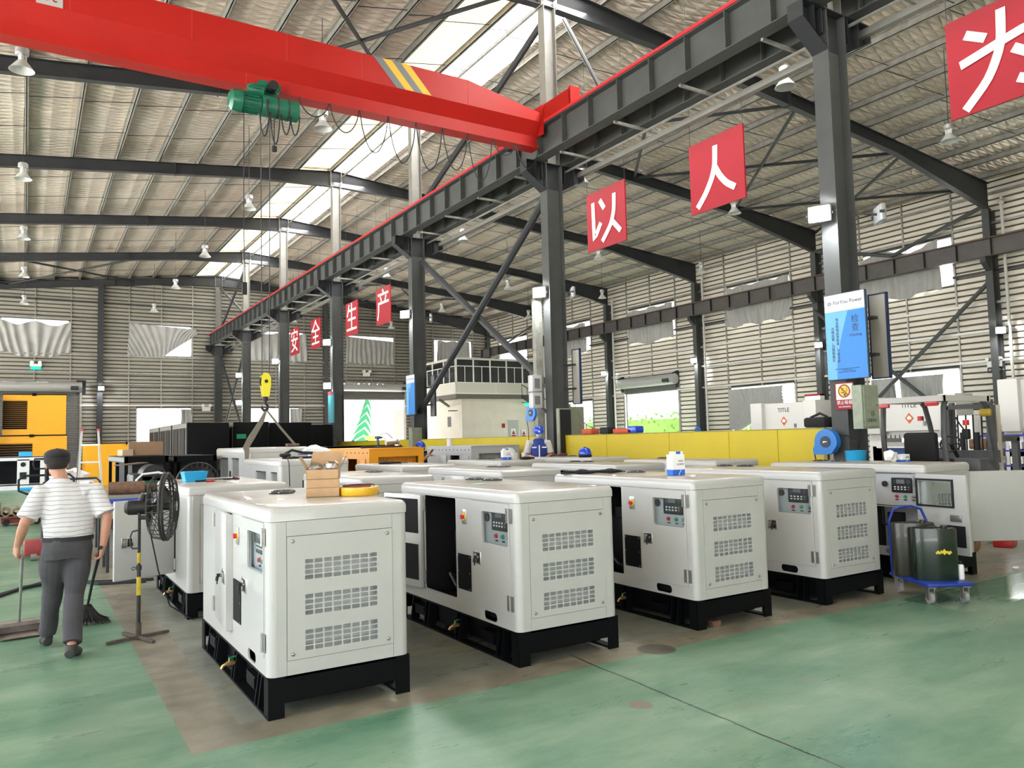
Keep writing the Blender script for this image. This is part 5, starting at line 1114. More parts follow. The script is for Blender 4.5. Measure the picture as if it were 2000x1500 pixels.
J4=dict(head=(.1,-.12,.98),neck=(.08,-.05,.88),chest=(.02,.0,.70),pelvis=(-.08,.02,.42),shL=(.02,-.18,.80),elL=(.22,-.2,.60),wrL=(.40,-.12,.62),hdL=(1,0,.1),hnL=(0,0,-1),shR=(.02,.18,.80),elR=(.2,.2,.62),wrR=(.4,.1,.60),hdR=(1,0,0),hnR=(0,0,-1),
    hpL=(-.05,-.09,.38),knL=(.30,-.12,.55),anL=(.28,-.12,.26),toL=(1,0,0),hpR=(-.05,.1,.38),knR=(.3,.12,.55),anR=(.26,.12,.26),toR=(1,0,0),wx=.16,wy=.13,curl=.5)
person('worker in blue overalls and cap squatting inside the low white canopy at far left',(-.1,40.5,0),PI,J4,NAVY,NAVY,hat='helmet',f=(1,0,-.6),vox=.016,longsleeve=True)
for i,(x,y,lb) in enumerate([(15.3,41,'distant worker in blue, left one of the pair beyond the black base frames'),(16.6,42.5,'distant worker in blue, right one of the pair beyond the black base frames')]): person(lb,(x,y,0),-.6+i,J2,NAVY,NAVY,f=(0,-1,-.4),vox=.02)
# helmet lying on the third-row lid
hl=thing('safety_helmet','blue safety helmet lying on the lid before the yellow partition','helmet',(9.33,12.25,LZ),.4)
q=MB(); q.lathe([(.128,.05),(.13,.06),(.124,.10),(.105,.145),(.07,.175),(.03,.188),(0,.19)],26,close=False); q.tube([(-.11,0,.13),(-.05,0,.182),(.03,0,.19),(.09,0,.16)],.012,8); q.ell((.10,0,.055),(.07,.09,.010)); obj('shell',q,HBLUE,hl)
q=MB(); q.lathe([(0,0),(.12,0),(.14,.02),(.12,.05),(0,.055)],20); q.ell((.14,0,.02),(.08,.07,.02)); obj('liner',q,GLOVE,hl)
q=MB(); q.tube([(-.2,0,.02),(-.1,.06,.05),(0,0,.03),(.1,.05,.06)],.018,6); q.rbox(.05,-.03,.02,.2,.04,.07,.01,2); tag(obj('cable_tool',q,mat('maroon_wire',(.12,.02,.03),.5),loc=(9.3,13.1,LZ)),'maroon cable and black tool on the lid beside the blue helmet','tool')
# ================================================================ PEDESTAL FAN
def cagefan(t,c,r,ax,fr=BLACKM,n=30):
    """c centre, ax unit axis (horizontal) pointing to the front"""
    ax=Vector(ax).normalized(); s_=ax.cross(Vector((0,0,1))).normalized(); u=s_.cross(ax); P=lambda a,rr_,d: Vector(c)+ (s_*math.cos(a)+u*math.sin(a))*rr_+ax*d
    q=MB(); q.tube([P(2*PI*i/32,r,.0) for i in range(32)],.012,6,closed=True); q.tube([P(2*PI*i/32,r,.025) for i in range(32)],.012,6,closed=True)
    w_=MB()
    for i in range(n):
        a=2*PI*i/n; w_.tube([P(a,.05,-.13),P(a+.06,r*.55,-.13),P(a+.1,r*.93,-.09),P(a+.12,r,0)],.0035,4); w_.tube([P(a,.05,.10),P(a-.06,r*.55,.095),P(a-.1,r*.92,.06),P(a-.12,r,.025)],.0035,4)
    for rr_,d in ((.08,-.13),(r*.35,-.132),(r*.6,-.13),(r*.82,-.112)): w_.tube([P(2*PI*i/28,rr_,d) for i in range(28)],.0035,4,closed=True)
    for rr_,d in ((.07,.10),(r*.5,.097),(r*.8,.078)): w_.tube([P(2*PI*i/28,rr_,d) for i in range(28)],.0035,4,closed=True)
    obj('cage_rim',q,fr,t); obj('wire_cage',w_,fr,t,kind='stuff')
    for k in range(3):
        b=MB(); 
        for j in range(5):
            rr_=.04+(r*.86-.04)*j/4; wd=.05+.07*math.sin(PI*j/4.5); a0=2*PI*k/3+.3
            p=P(a0,rr_,-.03); tn=(s_*-math.sin(a0)+u*math.cos(a0))
            b.v+= [tuple(p+tn*wd+ax*.03),tuple(p-tn*wd-ax*.03)]
        b.f=[(2*j,2*j+1,2*j+3,2*j+2) for j in range(4)]; b.m=[0]*4; obj('blade',b,fr,t)
    h_=MB(); h_.cyl(tuple(Vector(c)-ax*.30),tuple(Vector(c)-ax*.12),.065,n=18); h_.cyl(tuple(Vector(c)-ax*.33),tuple(Vector(c)-ax*.30),.045,.065,n=18); h_.cyl(tuple(Vector(c)-ax*.12),tuple(Vector(c)+ax*.05),.035,n=14); h_.cyl(tuple(Vector(c)-ax*.2+u*.05),tuple(Vector(c)-ax*.17+u*.12),.03,n=12); obj('motor',h_,fr,t)
fn=thing('pedestal_fan','tall black pedestal fan with wire cage and yellow-banded pole, beside the open door','fan',(.87,7.70,0))
FB=mat('fan_black',(.022,.020,.018),.5,0,.3,10)
cagefan(fn,(.21,0,1.145),.30,(1,-.32,0),FB)
for a in (.3,PI/2+.35,PI+.3,3*PI/2+.35): q=MB(); q.bar((0,0,.02),(.27*math.cos(a),.27*math.sin(a),.015),.03,.022); obj('foot',q,mat('worn_brown_steel',(.09,.07,.055),.7,0,.4,20),fn)
q=MB(); q.cyl((0,0,.02),(0,0,.14),.026,n=14); obj('socket',q,mat('worn_brown_steel',(.09,.07,.055),.7),fn)
q=MB(); q.cyl((0,0,.12),(0,0,.62),.017,n=12); q.cyl((0,0,.60),(0,0,.64),.024,n=12); q.cyl((0,0,.62),(0,0,1.10),.013,n=12); q.tube([(-.02,0,.62),(-.05,0,.63),(-.06,0,.615),(-.045,0,.60),(-.03,0,.615)],.004,5); obj('pole',q,FB,fn)
for z0,z1 in ((.38,.54),(.66,.75)): q=MB(); q.cyl((0,0,z0),(0,0,z1),.0185 if z0<.6 else .0150,n=12); obj('yellow_band',q,mat('band_yellow',(.62,.46,.02),.5,0,.3,30),fn)
q=MB(); q.tube([(-.0,0,.95),(-.055,0,.94),(-.07,0,.90),(-.07,0,.82),(-.05,0,.79),(0,0,.79)],.007,6); q.tube([(.08,-.06,1.06),(.03,-.02,1.06),(0,0,1.06)],.02,8); obj('carry_handle',q,FB,fn)
q=MB(); q.tube([(0,0,.9),(.08,.1,.55),(.2,.25,.2),(.42,.38,.02),(.6,.5,.01),(.8,.7,.01)],.006,6); tag(obj('fan_cable',q,BLACKM,loc=(.97,7.75,0)),'thin black cable dropping from the pedestal fan to the floor','cable')
f2=thing('drum_fan','black wire-cage fan standing behind the blue basket','fan',(2.15,12.2,0),0)
cagefan(f2,(0,0,1.12),.32,(.2,-1,.0),FB,24); q=MB(); q.cyl((0,.1,0),(0,.1,1.0),.02); q.cyl((0,.1,0),(0,.1,.03),.25,n=20); obj('stand',q,FB,f2)
q=MB(); q.tube([(-7,8.6,.02),(-1.6,10.0,.02),(-.3,10.7,.02),(.0,11.3,.02),(.5,11.6,.02),(.8,11.0,.02),(1.3,10.8,.02)],.022,6); q.tube([(-7,8.4,.02),(-1.6,10.1,.02),(-.3,10.85,.02),(.2,11.55,.02),(.9,11.1,.02),(1.4,10.9,.02)],.018,6); tag(obj('floor_cable',q,BLACKM),'thick black cables snaking over the green floor behind the walking man','cable')
# ================================================================ DRUM TROLLEY
tr=thing('platform_trolley','blue flat platform trolley with a tubular handle and grey castors','trolley',(7.70,4.50,0),R(240))
TB=mat('trolley_blue',(.012,.045,.34),.4,0,.2,8)
q=MB(); q.rbox(-.36,-.23,.165,.36,.23,.20,.012,2); obj('platform',q,TB,tr)
q=MB(); q.tube([(-.34,.20,.18),(-.36,.20,.72),(-.36,.15,.84),(-.36,0.05,.87),(-.36,-.05,.87),(-.36,-.15,.84),(-.36,-.20,.72),(-.34,-.20,.18)],.014,10)
for z in (.3,.42,.62): q.tube([(-.35,-.2,z),(-.35,.2,z)],.009,8)
obj('push_handle',q,TB,tr)
for x in (-.28,.28):
    for y in (-.17,.17): q=MB(); q.cyl((x,y-.018,.055),(x,y+.018,.055),.055,n=20,m=0); q.cyl((x,y-.022,.055),(x,y+.022,.055),.02,n=10,m=1); q.box(x-.03,y-.03,.05,x+.03,y-.022,.15,m=1); q.box(x-.03,y+.022,.05,x+.03,y+.03,.15,m=1); q.box(x-.05,y-.04,.15,x+.05,y+.04,.166,m=1); obj('castor',q,[RUBBER,CHROMED],tr)
def jerry(label,loc,rz,mt_,h=.50):
    t=thing('fuel_can',label,'can',loc,rz,'fuel cans on the trolley'); q=MB(); n=28; pr=[(.20*max(-1,min(1,1.2*math.cos(a))),.095*math.sin(a)) for a in [2*PI*i/n for i in range(n)]]
    vs=[]
    for z,k in ((0,.97),(.01,1),(h-.02,1),(h,.96),(h-.006,.93)): vs+=[(x*k,y*k,z) for x,y in pr]
    q.add(vs,[(i*n+j,i*n+(j+1)%n,(i+1)*n+(j+1)%n,(i+1)*n+j) for i in range(4) for j in range(n)]+[tuple(range(n))[::-1],tuple(4*n+j for j in range(n))]); obj('can_body',q,mt_,t,sharp=.8)
    q=MB(); q.cyl((.1,0,h-.01),(.1,0,h+.025),.03,n=14); obj('spout_cap',q,mt_,t)
    q=MB(); q.tube([(-.06,0,h-.005),(-.05,0,h+.012),(.03,0,h+.012),(.04,0,h-.005)],.006,6); obj('handle',q,mt_,t); return t
j1=jerry('dark green glossy fuel can with yellow marking, front one on the trolley',(7.63,4.40,.201),R(-40),OLIVE)
jerry('brownish olive fuel can standing behind the dark green one on the trolley',(7.68,4.64,.201),R(-40),OLIVE2,.53)
q=MB(); [q.prism([(x+r_*math.cos(a)*1.1,.27+z+r_*math.sin(a)*(.7+.4*math.sin(5*a+x*30))) for a in [i*PI/7 for i in range(14)]],-.0975,-.0965,'y') for x,z,r_ in ((-.0,-.0,.022),(.05,.006,.03),(.10,-.0,.024))]; obj('yellow_paint_mark',q,mat('spray_yellow',(.65,.50,.02),.6),j1,smooth=False)
sp_=thing('spray_can','white spray can beside the dark green fuel can','can',(7.80,4.245,.201))
q=MB(); q.lathe([(0,0),(.029,0),(.031,.01),(.031,.13),(.022,.145),(0,.146)],18); obj('can_body',q,PLAST,sp_); q=MB(); q.lathe([(0,.145),(.02,.145),(.018,.175),(0,.178)],14); obj('cap',q,BLACKM,sp_)
crumple((9.93,4.76,.02),(.05,.03,.015),PAPER,'paper_scrap','white scrap of paper on the floor at the right edge','scrap',21)
q=MB(); q.box(-.3,-.2,0,.3,.2,.1); q.box(-.28,-.18,.1,.28,.18,.14); tag(obj('wooden_skid',q,mat('raw_wood',(.28,.17,.09),.8,0,.3,15),loc=(11.1,6.0,0),rotz=.4),'small wooden skid on the floor under the open right door','skid')
q=MB(); q.rbox(-.2,-.12,0,.2,.12,.12,.02,2); tag(obj('red_toolbox',q,mat('tool_red',(.45,.02,.02),.4),loc=(11.75,5.75,0),rotz=.3),'red metal case on the floor right of the wooden skid','case')
q=MB(); q.rbox(-.05,-.03,0,.05,.03,.05,.004,1); tag(obj('metal_offcut',q,RUST,loc=(5.15,4.97,0)),'rusty metal offcut under the front edge of the third front-row canopy','scrap')
# ================================================================ YELLOW PARTITION
for nm,ys_,lb in (('a',[7.65,8.55,9.6,11.1,13.0,14.75],'yellow sheet partition between the first and second middle columns'),('b',[15.45,17.0,18.6,20.2,22.3],'yellow sheet partition between the second and third middle columns'),('c',[22.9,24.6,26.4,28.2,29.9],'yellow sheet partition between the third and fourth middle columns')):
    t=thing('yellow_partition',lb,'partition',(10.5,ys_[0],0))
    for a,b in zip(ys_,ys_[1:]): q=MB(); q.rbox(-.02,a+.004-ys_[0],.05,.02,b-.004-ys_[0],1.72,.004,1); obj('panel',q,YEL,t)
    q=MB(); 
    for y in (ys_[0],ys_[-1]): q.box(-.03,y-.03-ys_[0],0,.03,y+.03-ys_[0],1.72)
    q.box(-.03,0,1.72,.03,ys_[-1]-ys_[0],1.735); obj('partition_frame',q,mat('frame_olive',(.30,.26,.05),.5),t)
# ================================================================ NOTICE BOARDS ON COLUMNS
SKY1=mat('board_blue',(.0,.19,.60),.4); SKY2=mat('board_light_blue',(.11,.38,.68),.4); BW=mat('board_white',(.60,.60,.68),.45); INK=mat('ink_black',(.02,.03,.06),.5)
def arc_panel(w,h):   # darker blue swoosh on the right
    return [(w/2,-h/2)]+[(w/2,h*.29)]+[(w/2-w*.42+ -w*.0-w*.34*math.sin(PI/2*u)**1.0*(1) ,h*.29-h*.79*u) for u in [k/10 for k in range(11)]]
def board(label,x,yc,zc,w,h,full=True):
    t=thing('notice_board',label,'sign',(x,yc,zc)); q=MB(); q.rbox(-.02,-w/2-.01,-h/2-.01,.03,w/2+.01,h/2+.01,.004,1); obj('board_back',q,mat('board_edge',(.03,.06,.09),.5),t)
    plate('light_blue_field',rect(-w/2,-h/2,w/2,h/2),[],.002,fx((-.021,0,0)),SKY2,t); plate('blue_field',arc_panel(w,h),[],.002,fx((-.0225,0,0)),SKY1,t); plate('white_header',rect(-w/2,h*.30,w/2,h/2),[],.002,fx((-.0235,0,0)),BW,t)
    text('lettering','ForYou Power',.075*w/.62,fx((-.025,-w*.09,h*.40)),INK,t)
    q=MB(); M0=fx((-.025,0,0)); q.T=M0; yy=h*.40; xx=-w*.37
    q.add([(xx-.035,yy-.01,0),(xx-.015,yy+.022,0),(xx+.02,yy+.022,0),(xx+.03,yy+.012,0),(xx-.005,yy+.012,0),(xx-.02,yy-.01,0)],[(0,1,2,3,4,5)]); q.add([(xx+.035,yy+.008,0),(xx+.015,yy-.024,0),(xx-.025,yy-.024,0),(xx-.03,yy-.014,0),(xx+.005,yy-.014,0),(xx+.02,yy+.008,0)],[(0,1,2,3,4,5)]); obj('emblem',q,INK,t,smooth=False)
    if full:
        text('lettering','检\n查',.125,fx((-.025,-w*.25,h*.13)),INK,t); text('lettering','Checking',.055,fx((-.025,-w*.25,-.0)),INK,t)
        text('lettering','\n'.join('每台机组必须检查，不得马虎'),.052,fx((-.025,w*.20,-h*.045)),INK,t); text('lettering','\n'.join('不得出错，且制程稳定'),.052,fx((-.025,w*.32,-h*.09)),INK,t)
        text('lettering','Each of our generators must be checked\nFrom the central\nprocess to assure its quality',.024,fx((-.025,0,-h*.40)),INK,t)
    else: text('lettering','\n'.join('每台机组必须检查'),.07,fx((-.025,w*.15,-h*.05)),INK,t)
    return t
board('blue and white notice board with Checking lettering on the nearest middle column',10.28,7.05,3.08,.66,1.27)
board('blue notice board on the third middle column',10.28,22.42,3.14,.62,1.24,False)
t=thing('notice_board','teal and red notice board on the fourth middle column','sign',(10.28,30.0,3.1)); q=MB(); q.box(-.02,-.3,-.62,.03,.3,.62); obj('board_back',q,mat('teal_board',(.03,.25,.30),.5),t); q=MB(); q.box(-.025,-.3,.5,-.021,.3,.62); obj('red_header',q,SIGNRED,t)
for x,y,lb in ((10.95,6.95,'back of a grey board on the right side of the nearest middle column'),(10.95,14.6,'back of a grey board on the right side of the second middle column'),(10.95,22.2,'back of a dark board on the right side of the third middle column')):
    t=thing('board_panel',lb,'board',(x,y,3.1)); q=MB(); q.box(-.02,-.13,-.63,.02,.13,.63,m=0); obj('panel',q,mat('board_grey',(.32,.30,.25),.8),t); q=MB(); q.box(-.14,.0,-.3,-.02,.40,-.26); q.box(-.14,.0,.26,-.02,.40,.3); obj('mount_arm',q,DARK,t); q=MB(); q.box(-.03,-.15,-.65,.03,-.13,.65); q.box(-.03,.13,-.65,.03,.15,.65); q.box(-.03,-.15,.63,.03,.15,.65); q.box(-.03,-.15,-.65,.03,.15,-.63); obj('frame',q,mat('navy_frame',(.015,.03,.09),.5),t)
ns=thing('no_smoking_sign','white and red no smoking sign below the blue board','sign',(10.33,7.17,2.2))
q=MB(); q.box(-.005,-.15,-.20,.005,.15,.19); obj('sign_plate',q,mat('sign_offwhite',(.66,.64,.58),.5),ns)
plate('red_border',rect(-.155,-.205,.155,.195),[rect(-.14,-.19,.14,.18)],.002,fx((-.007,0,0)),SIGNRED,ns); plate('red_footer',rect(-.15,-.2,.15,-.06),[],.002,fx((-.0075,0,0)),SIGNRED,ns)
plate('yellow_disc',circ(0,.07,.085,24),[],.002,fx((-.0075,0,0)),mat('disc_yellow',(.72,.48,.04),.5),ns); plate('red_ring',circ(0,.07,.098,28),[circ(0,.07,.082,28)],.002,fx((-.009,0,0)),SIGNRED,ns)
q=MB(); q.T=fx((-.011,0,0)); q.bar((-.062,.132,0),(.062,.008,0),.014,.002,up=(0,0,1)); obj('red_slash',q,SIGNRED,ns)
q=MB(); q.T=fx((-.009,0,0)); q.bar((-.05,.05,0),(.0,.045,0),.014,.002,up=(0,0,1)); q.bar((.0,.03,0),(.02,.0,0),.03,.002,up=(0,0,1)); q.tube([(-.03,.07,0),(-.04,.09,0),(-.02,.11,0),(0,.11,0)],.004,4); q.tube([(.03,.06,0),(.05,.09,0),(.04,.12,0)],.004,4); obj('cigarette_mark',q,INK,ns)
text('lettering','禁止吸烟',.065,fx((-.010,0,-.105)),PAPER,ns); text('lettering','NO SMOKING',.032,fx((-.010,0,-.165)),PAPER,ns)
eb=thing('fuse_box','pale green steel switch box with a lightning mark on the nearest middle column','electrical box',(10.45,6.92,2.02))
q=MB(); q.rbox(-.2,-.08,-.32,.2,.08,.32,.006,1,m=0); obj('box_body',q,mat('pale_green_enamel',(.30,.34,.26),.55,0,.2,9),eb); q=MB(); q.rbox(-.17,-.095,-.29,.18,-.08,.29,.004,1); obj('box_door',q,mat('pale_green_enamel',(.30,.34,.26),.55),eb)
plate('lightning_ring',circ(.02,-.10,.04,20),[circ(.02,-.10,.034,20)],.001,fy((0,-.097,0)),INK,eb); text('lettering','⚡',.05,fy((.02,-.097,-.10)),INK,eb); text('lettering','注意安全',.055,fy((.0,-.097,-.20)),INK,eb); q=MB(); q.cyl((.14,-.10,.02),(.14,-.09,.02),.01,n=8); obj('key_hole',q,BLACKM,eb)
def reel(label,loc,rz):
    t=thing('hose_reel',label,'hose reel',loc,rz,'blue hose reels'); q=MB(); pr=[(.17*math.cos(a),.17*math.sin(a)) for a in [R(-20+i*11) for i in range(20)]]+[(-.20,-.10),(-.19,-.17),(.0,-.17),(.09,-.15)]
    q.prism([(y,z) for y,z in pr],-.09,.0,'x'); q.v=[(v[0]*1.15,-v[1]*1.12,v[2]*1.12) for v in q.v]; obj('reel_case',q,BLUE,t,sharp=.9)
    q=MB(); q.cyl((-.10,.0,0),(-.115,.0,0),.085,n=24); obj('hub_disc',q,mat('hub_dark',(.03,.035,.05),.5),t); q=MB(); q.box(-.118,-.03,-.005,-.115,.035,.01); q.bar((-.117,-.0,-.0),(-.117,.035,-.012),.003,.012); obj('white_mark',q,PAPER,t)
    q=MB(); q.rbox(0,-.09,-.10,.10,.09,.12,.02,2); obj('mount_bracket',q,BLACKM,t); q=MB(); q.tube([(-.06,.19,-.1),(-.07,.22,-.2),(-.05,.2,-.35),(-.04,.2,-.7)],.009,6); q.tube([(-.02,-.1,.12),(.1,-.25,.08),(.2,-.35,-.02),(.25,-.3,-.12)],.009,6); obj('hose',q,BLACKM,t); return t
reel('blue hose reel on the left of the nearest middle column',(10.24,7.4,1.52),0); reel('blue hose reel on the second middle column above the masked worker',(10.22,15.35,2.28),0); reel('small blue hose reel on the third right-wall column',(30.6,30.1,1.9),0); reel('blue hose reel far off on the fourth middle column',(10.25,30.2,1.9),0)
q=MB(); q.lathe([(0,0),(.12,0),(.145,.30),(.15,.31),(.13,.31),(.11,.02),(0,.02)],20); tag(obj('blue_bucket',q,LBLUE,loc=(10.2,6.95,1.08)),'light blue plastic bucket hung below the near hose reel','bucket')
q=MB(); q.rbox(-.2,-.12,0,.25,.12,.16,.04,2); q.tube([(-.15,0,.16),(0,0,.22),(.2,0,.16)],.02,6); tag(obj('black_bag',q,GLOVE,loc=(10.52,7.75,1.74),rotz=1.4),'black tool bag with red trim on top of the yellow partition end','bag')
q=MB(); q.box(-.1,-.07,0,.1,.07,5.0); tag(obj('cable_duct',q,mat('aged_duct',(.27,.27,.23),.8,0,.4,5),loc=(10.27,15.2,.0)),'stained pale cable duct rising along the second middle column','duct')
fb=thing('meter_box','clear-lidded white double meter box on the second middle column','electrical box',(9.98,14.92,2.37)); q=MB(); q.rbox(-.13,-.09,0,.13,.09,.36,.01,2); q.rbox(-.14,-.1,.38,.12,.09,.76,.01,2); obj('box_body',q,mat('pale_box',(.50,.50,.50),.35),fb); q=MB(); q.box(-.08,-.11,.45,.06,-.1,.68); q.box(-.08,-.1,.08,.06,-.09,.28); obj('cover_window',q,SCREEN,fb)
eg=mat('grey_green_enamel',(.26,.27,.20),.55,0,.2,5)
for i,(x,y,z,w,d,h,lb) in enumerate([(10.5,14.55,1.0,.35,.12,1.35,'open switch cabinet on the second middle column'),(11.15,15.6,1.25,.45,.3,1.25,'rust-stained grey switch cabinet right of the second middle column'),(11.75,15.9,1.3,.5,.3,1.15,'pale olive switch cabinet beyond the rust-stained one'),(10.35,22.3,1.15,.35,.25,.95,'green switch box on the third middle column'),(10.35,37.6,.9,.4,.3,1.0,'grey switch box on the fifth middle column')]):
    t=thing('switch_cabinet',lb,'electrical box',(x,y,0),0); q=MB(); q.rbox(-w/2,-d/2,z,w/2,d/2,z+h,.008,1); obj('cabinet_body',q,eg,t); q=MB(); q.rbox(-w/2+.02,-d/2-.012,z+.03,w/2-.02,-d/2,z+h-.03,.004,1); obj('cabinet_door',q,BLACKM if i==0 else eg,t)
    q=MB(); q.box(-w/2+.04,-d/2+.02,0,-w/2+.08,d/2-.02,z); q.box(w/2-.08,-d/2+.02,0,w/2-.04,d/2-.02,z); obj('leg',q,eg,t)
for i,(x,y,w,h,mt_,lb) in enumerate([(10.52,13.6,.35,.12,mat('scrap_orange',(.55,.08,.03),.6),'orange-red case on top of the yellow partition'),(10.52,12.4,.6,.10,mat('scrap_orange',(.55,.08,.03),.6),'long orange-red bundle on top of the yellow partition'),(10.52,13.0,.28,.14,BLACKM,'black coil on top of the yellow partition'),(10.52,12.1,.25,.14,HBLUE,'blue cap on top of the yellow partition')]):
    q=MB(); q.rbox(-.12,-w/2,0,.12,w/2,h,.03,3); tag(obj('stored_item',q,mt_,loc=(x,y,1.736)),lb,'clutter')
# ================================================================ FORKLIFT
fk=thing('forklift','grey and orange forklift with white-edged overhead guard, parked right of the nearest middle column','forklift',(12.65,7.15,0))
ORF=mat('forklift_orange',(.62,.10,.015),.4,0,.15,8)
q=MB(); q.rbox(-1.05,-.52,.25,-.25,.52,.98,.08,3); q.rbox(-.25,-.5,.2,.75,.5,.62,.04,2); obj('counterweight',q,ORF,fk)
q=MB(); q.rbox(-.78,-.5,.98,-.1,.5,1.10,.03,2); obj('engine_hood',q,FOLK,fk)
q=MB(); q.rbox(.35,-.5,.6,.85,.5,1.18,.05,2); q.box(.7,-.52,1.1,.95,.52,1.3); obj('front_cowl',q,FOLK,fk)
q=MB()
for y in (-.5,.5):
    q=MB(); q.tube([(-.62,y,1.0),(-.66,y,1.6),(-.62,y,2.02),(-.56,y,2.12)],.042,8); obj('guard_post',q,FOLK,fk); q=MB(); q.tube([(.86,y,1.2),(.72,y,1.75),(.6,y,2.05),(.48,y,2.14)],.042,8); obj('guard_post',q,FOLK,fk)
q=MB(); q.box(-.72,-.56,2.10,.62,-.48,2.19); q.box(-.72,.48,2.10,.62,.56,2.19); q.box(-.76,-.56,2.10,-.66,.56,2.19); q.box(.56,-.56,2.10,.66,.56,2.19); obj('guard_rim',q,mat('guard_white',(.62,.61,.58),.45),fk,label='white roof rim')
q=MB(); [q.box(-.70+.16*i,-.5,2.13,-.66+.16*i,.5,2.16) for i in range(1,8)]; obj('guard_slats',q,FOLK,fk)
for y in (-.40,.40): q=MB(); q.rbox(-.80,y-.10,2.03,-.74,y+.10,2.09,.01,1); obj('tail_lamp',q,RBTN,fk)
q=MB(); q.rbox(-.42,-.25,1.08,.1,.25,1.2,.05,2); q.rbox(-.5,-.27,1.15,-.38,.27,1.62,.05,3); obj('seat',q,BLACKM,fk)
q=MB(); q.tube([(.42+.07*math.cos(a)*.6,.17*math.sin(a),1.42+.13*math.cos(a)) for a in [i*PI/10 for i in range(20)]],.014,6,closed=True); q.tube([(.42,0,1.42),(.62,0,1.2)],.03,8); q.tube([(.42,-.16,1.42),(.42,.16,1.42)],.01,6); obj('steering_wheel',q,BLACKM,fk)
q=MB()
for y in (-.36,.36): q.box(.98,y-.05,.1,1.10,y+.05,2.05); q.box(1.08,y-.035+(.04 if y<0 else -.04),.1,1.16,y+.035+(.04 if y<0 else -.04),2.15)
for z in (.5,1.2,2.0): q.box(.98,-.38,z,1.08,.38,z+.08)
obj('mast',q,FOLK,fk)
q=MB(); q.cyl((1.04,-.12,.3),(1.04,-.12,1.6),.04); q.cyl((1.04,.12,.3),(1.04,.12,1.6),.04); [q.tube([(1.08,y,.5),(1.1,y+.03,1.3),(1.06,y,1.9)],.012,6) for y in (-.2,-.06,.06,.2)]; obj('lift_chain',q,BLACKM,fk)
q=MB(); q.box(1.17,-.45,.25,1.22,.45,.75); [q.prism([(1.22,.06),(2.1,.03),(2.1,.06),(1.27,.12),(1.27,.7),(1.22,.7)],y-.06,y+.06,'y') for y in (-.3,.3)]; obj('fork_carriage',q,DARK,fk)
for x,r_ in ((-.6,.24),(.6,.30)):
    for y in (-.55,.55): q=MB(); q.lathe([(.08,-.09),(r_*.8,-.1),(r_,-.08),(r_,.08),(r_*.8,.1),(.08,.09)],24,c=(x,y,r_),ax='y'); obj('wheel',q,TYRE,fk)
q=MB(); q.rbox(.55,-.60,1.86,.61,-.42,1.98,.02,2); obj('work_lamp',q,mat('amber_lens',(.40,.28,.02),.3),fk)
q=MB(); q.cyl((.62,.6,1.82),(.62,.6,1.9),.05); obj('indicator_lamp',q,RBTN,fk); q=MB(); q.cyl((-.2,-.6,1.72),(-.2,-.6,1.80),.045); obj('indicator_lamp',q,RBTN,fk)
q=MB(); q.rbox(-.24,-.64,1.5,-.14,-.54,1.66,.02,2); q.tube([(-.2,-.6,1.6),(-.3,-.55,1.75),(-.3,-.5,1.85)],.012,6); obj('mirror',q,BLACKM,fk)
q=MB(); q.box(1.13,-.46,.7,1.15,-.40,2.05); obj('mast_label',q,mat('label_cream',(.62,.58,.46),.5),fk); text('lettering','Z\nO\nO\nM\nL\nI\nO\nN',.075,FR((1.14,-.465,1.42),(1,0,0),(0,0,1)),mat('label_orange',(.55,.16,.03),.5),fk)
# ================================================================ PRESS BRAKES
def brake(label,x,y0,y1,title,z=2.62):
    t=thing('press_brake',label,'machine',(x,y0,0),0); L_=y1-y0; W_=mat('machine_white',(.66,.65,.62),.4); B_=mat('machine_blue',(.012,.07,.24),.4)
    q=MB(); q.rbox(-.05,.45,1.62,.25,L_-.45,z,.02,1); obj('ram_panel',q,W_,t)
    for a in (0,L_-.5): q=MB(); q.rbox(-.22,a,1.55,.7,a+.5,z+.03,.03,2); q.box(.0,a,.5,.9,a+.5,1.6); obj('cylinder_housing',q,W_,t)
    q=MB(); q.box(0,.1,.0,.5,L_-.1,1.18); q.box(-.3,0,0,.6,.15,.25); q.box(-.3,L_-.15,0,.6,L_,.25); obj('bed',q,B_,t)
    q=MB(); q.box(.05,.4,1.18,.15,L_-.4,1.3); q.box(.05,.4,1.5,.15,L_-.4,1.62)
    for i in range(14): y=.5+(L_-1.0)*i/13; q.box(.0,y-.05,1.42,.1,y+.05,1.52)
    obj('tooling',q,CHROMED,t); q=MB(); q.box(-.12,.3,1.13,.05,L_-.3,1.18); obj('front_rail',q,W_,t)
    if title:
        yc=L_*.52; text('lettering','TITLE',.2,fx((-.056,yc,z-.25)),INK,t)
        q=MB(); q.add([(-.058,yc,z-.78),(-.058,yc-.13,z-.62),(-.058,yc,z-.46),(-.058,yc+.13,z-.62)],[(0,1,2,3)]); obj('orange_diamond',q,mat('diamond_orange',(.62,.12,.02),.5),t,smooth=False); q=MB(); q.add([(-.060,yc-.06,z-.66),(-.060,yc-.07,z-.6),(-.060,yc,z-.54),(-.060,yc+.07,z-.6),(-.060,yc+.06,z-.66)],[(0,1,2,3,4)]); obj('diamond_mark',q,PAPER,t,smooth=False)
    q=MB(); q.box(-.08,yc-.5 if title else .6,z-.85,-.05,(yc-.42) if title else .7,z-.72); obj('paper_label',q,SCREEN,t)
    return t
brake('white and blue press brake showing above the yellow partition, orange diamond on it',22,16.2,18.9,True,2.68)
brake('white and blue press brake seen through the forklift roof posts',22,11.7,14.5,True,2.62)
brake('white press machine cut by the right edge of the view',22,8.2,10.6,False,2.9)
t=thing('control_cabinet','white control cabinet with dark buttons behind the forklift mast','cabinet',(20.8,11.0,0)); t['label']='white control cabinet with dark buttons behind the forklift mast'
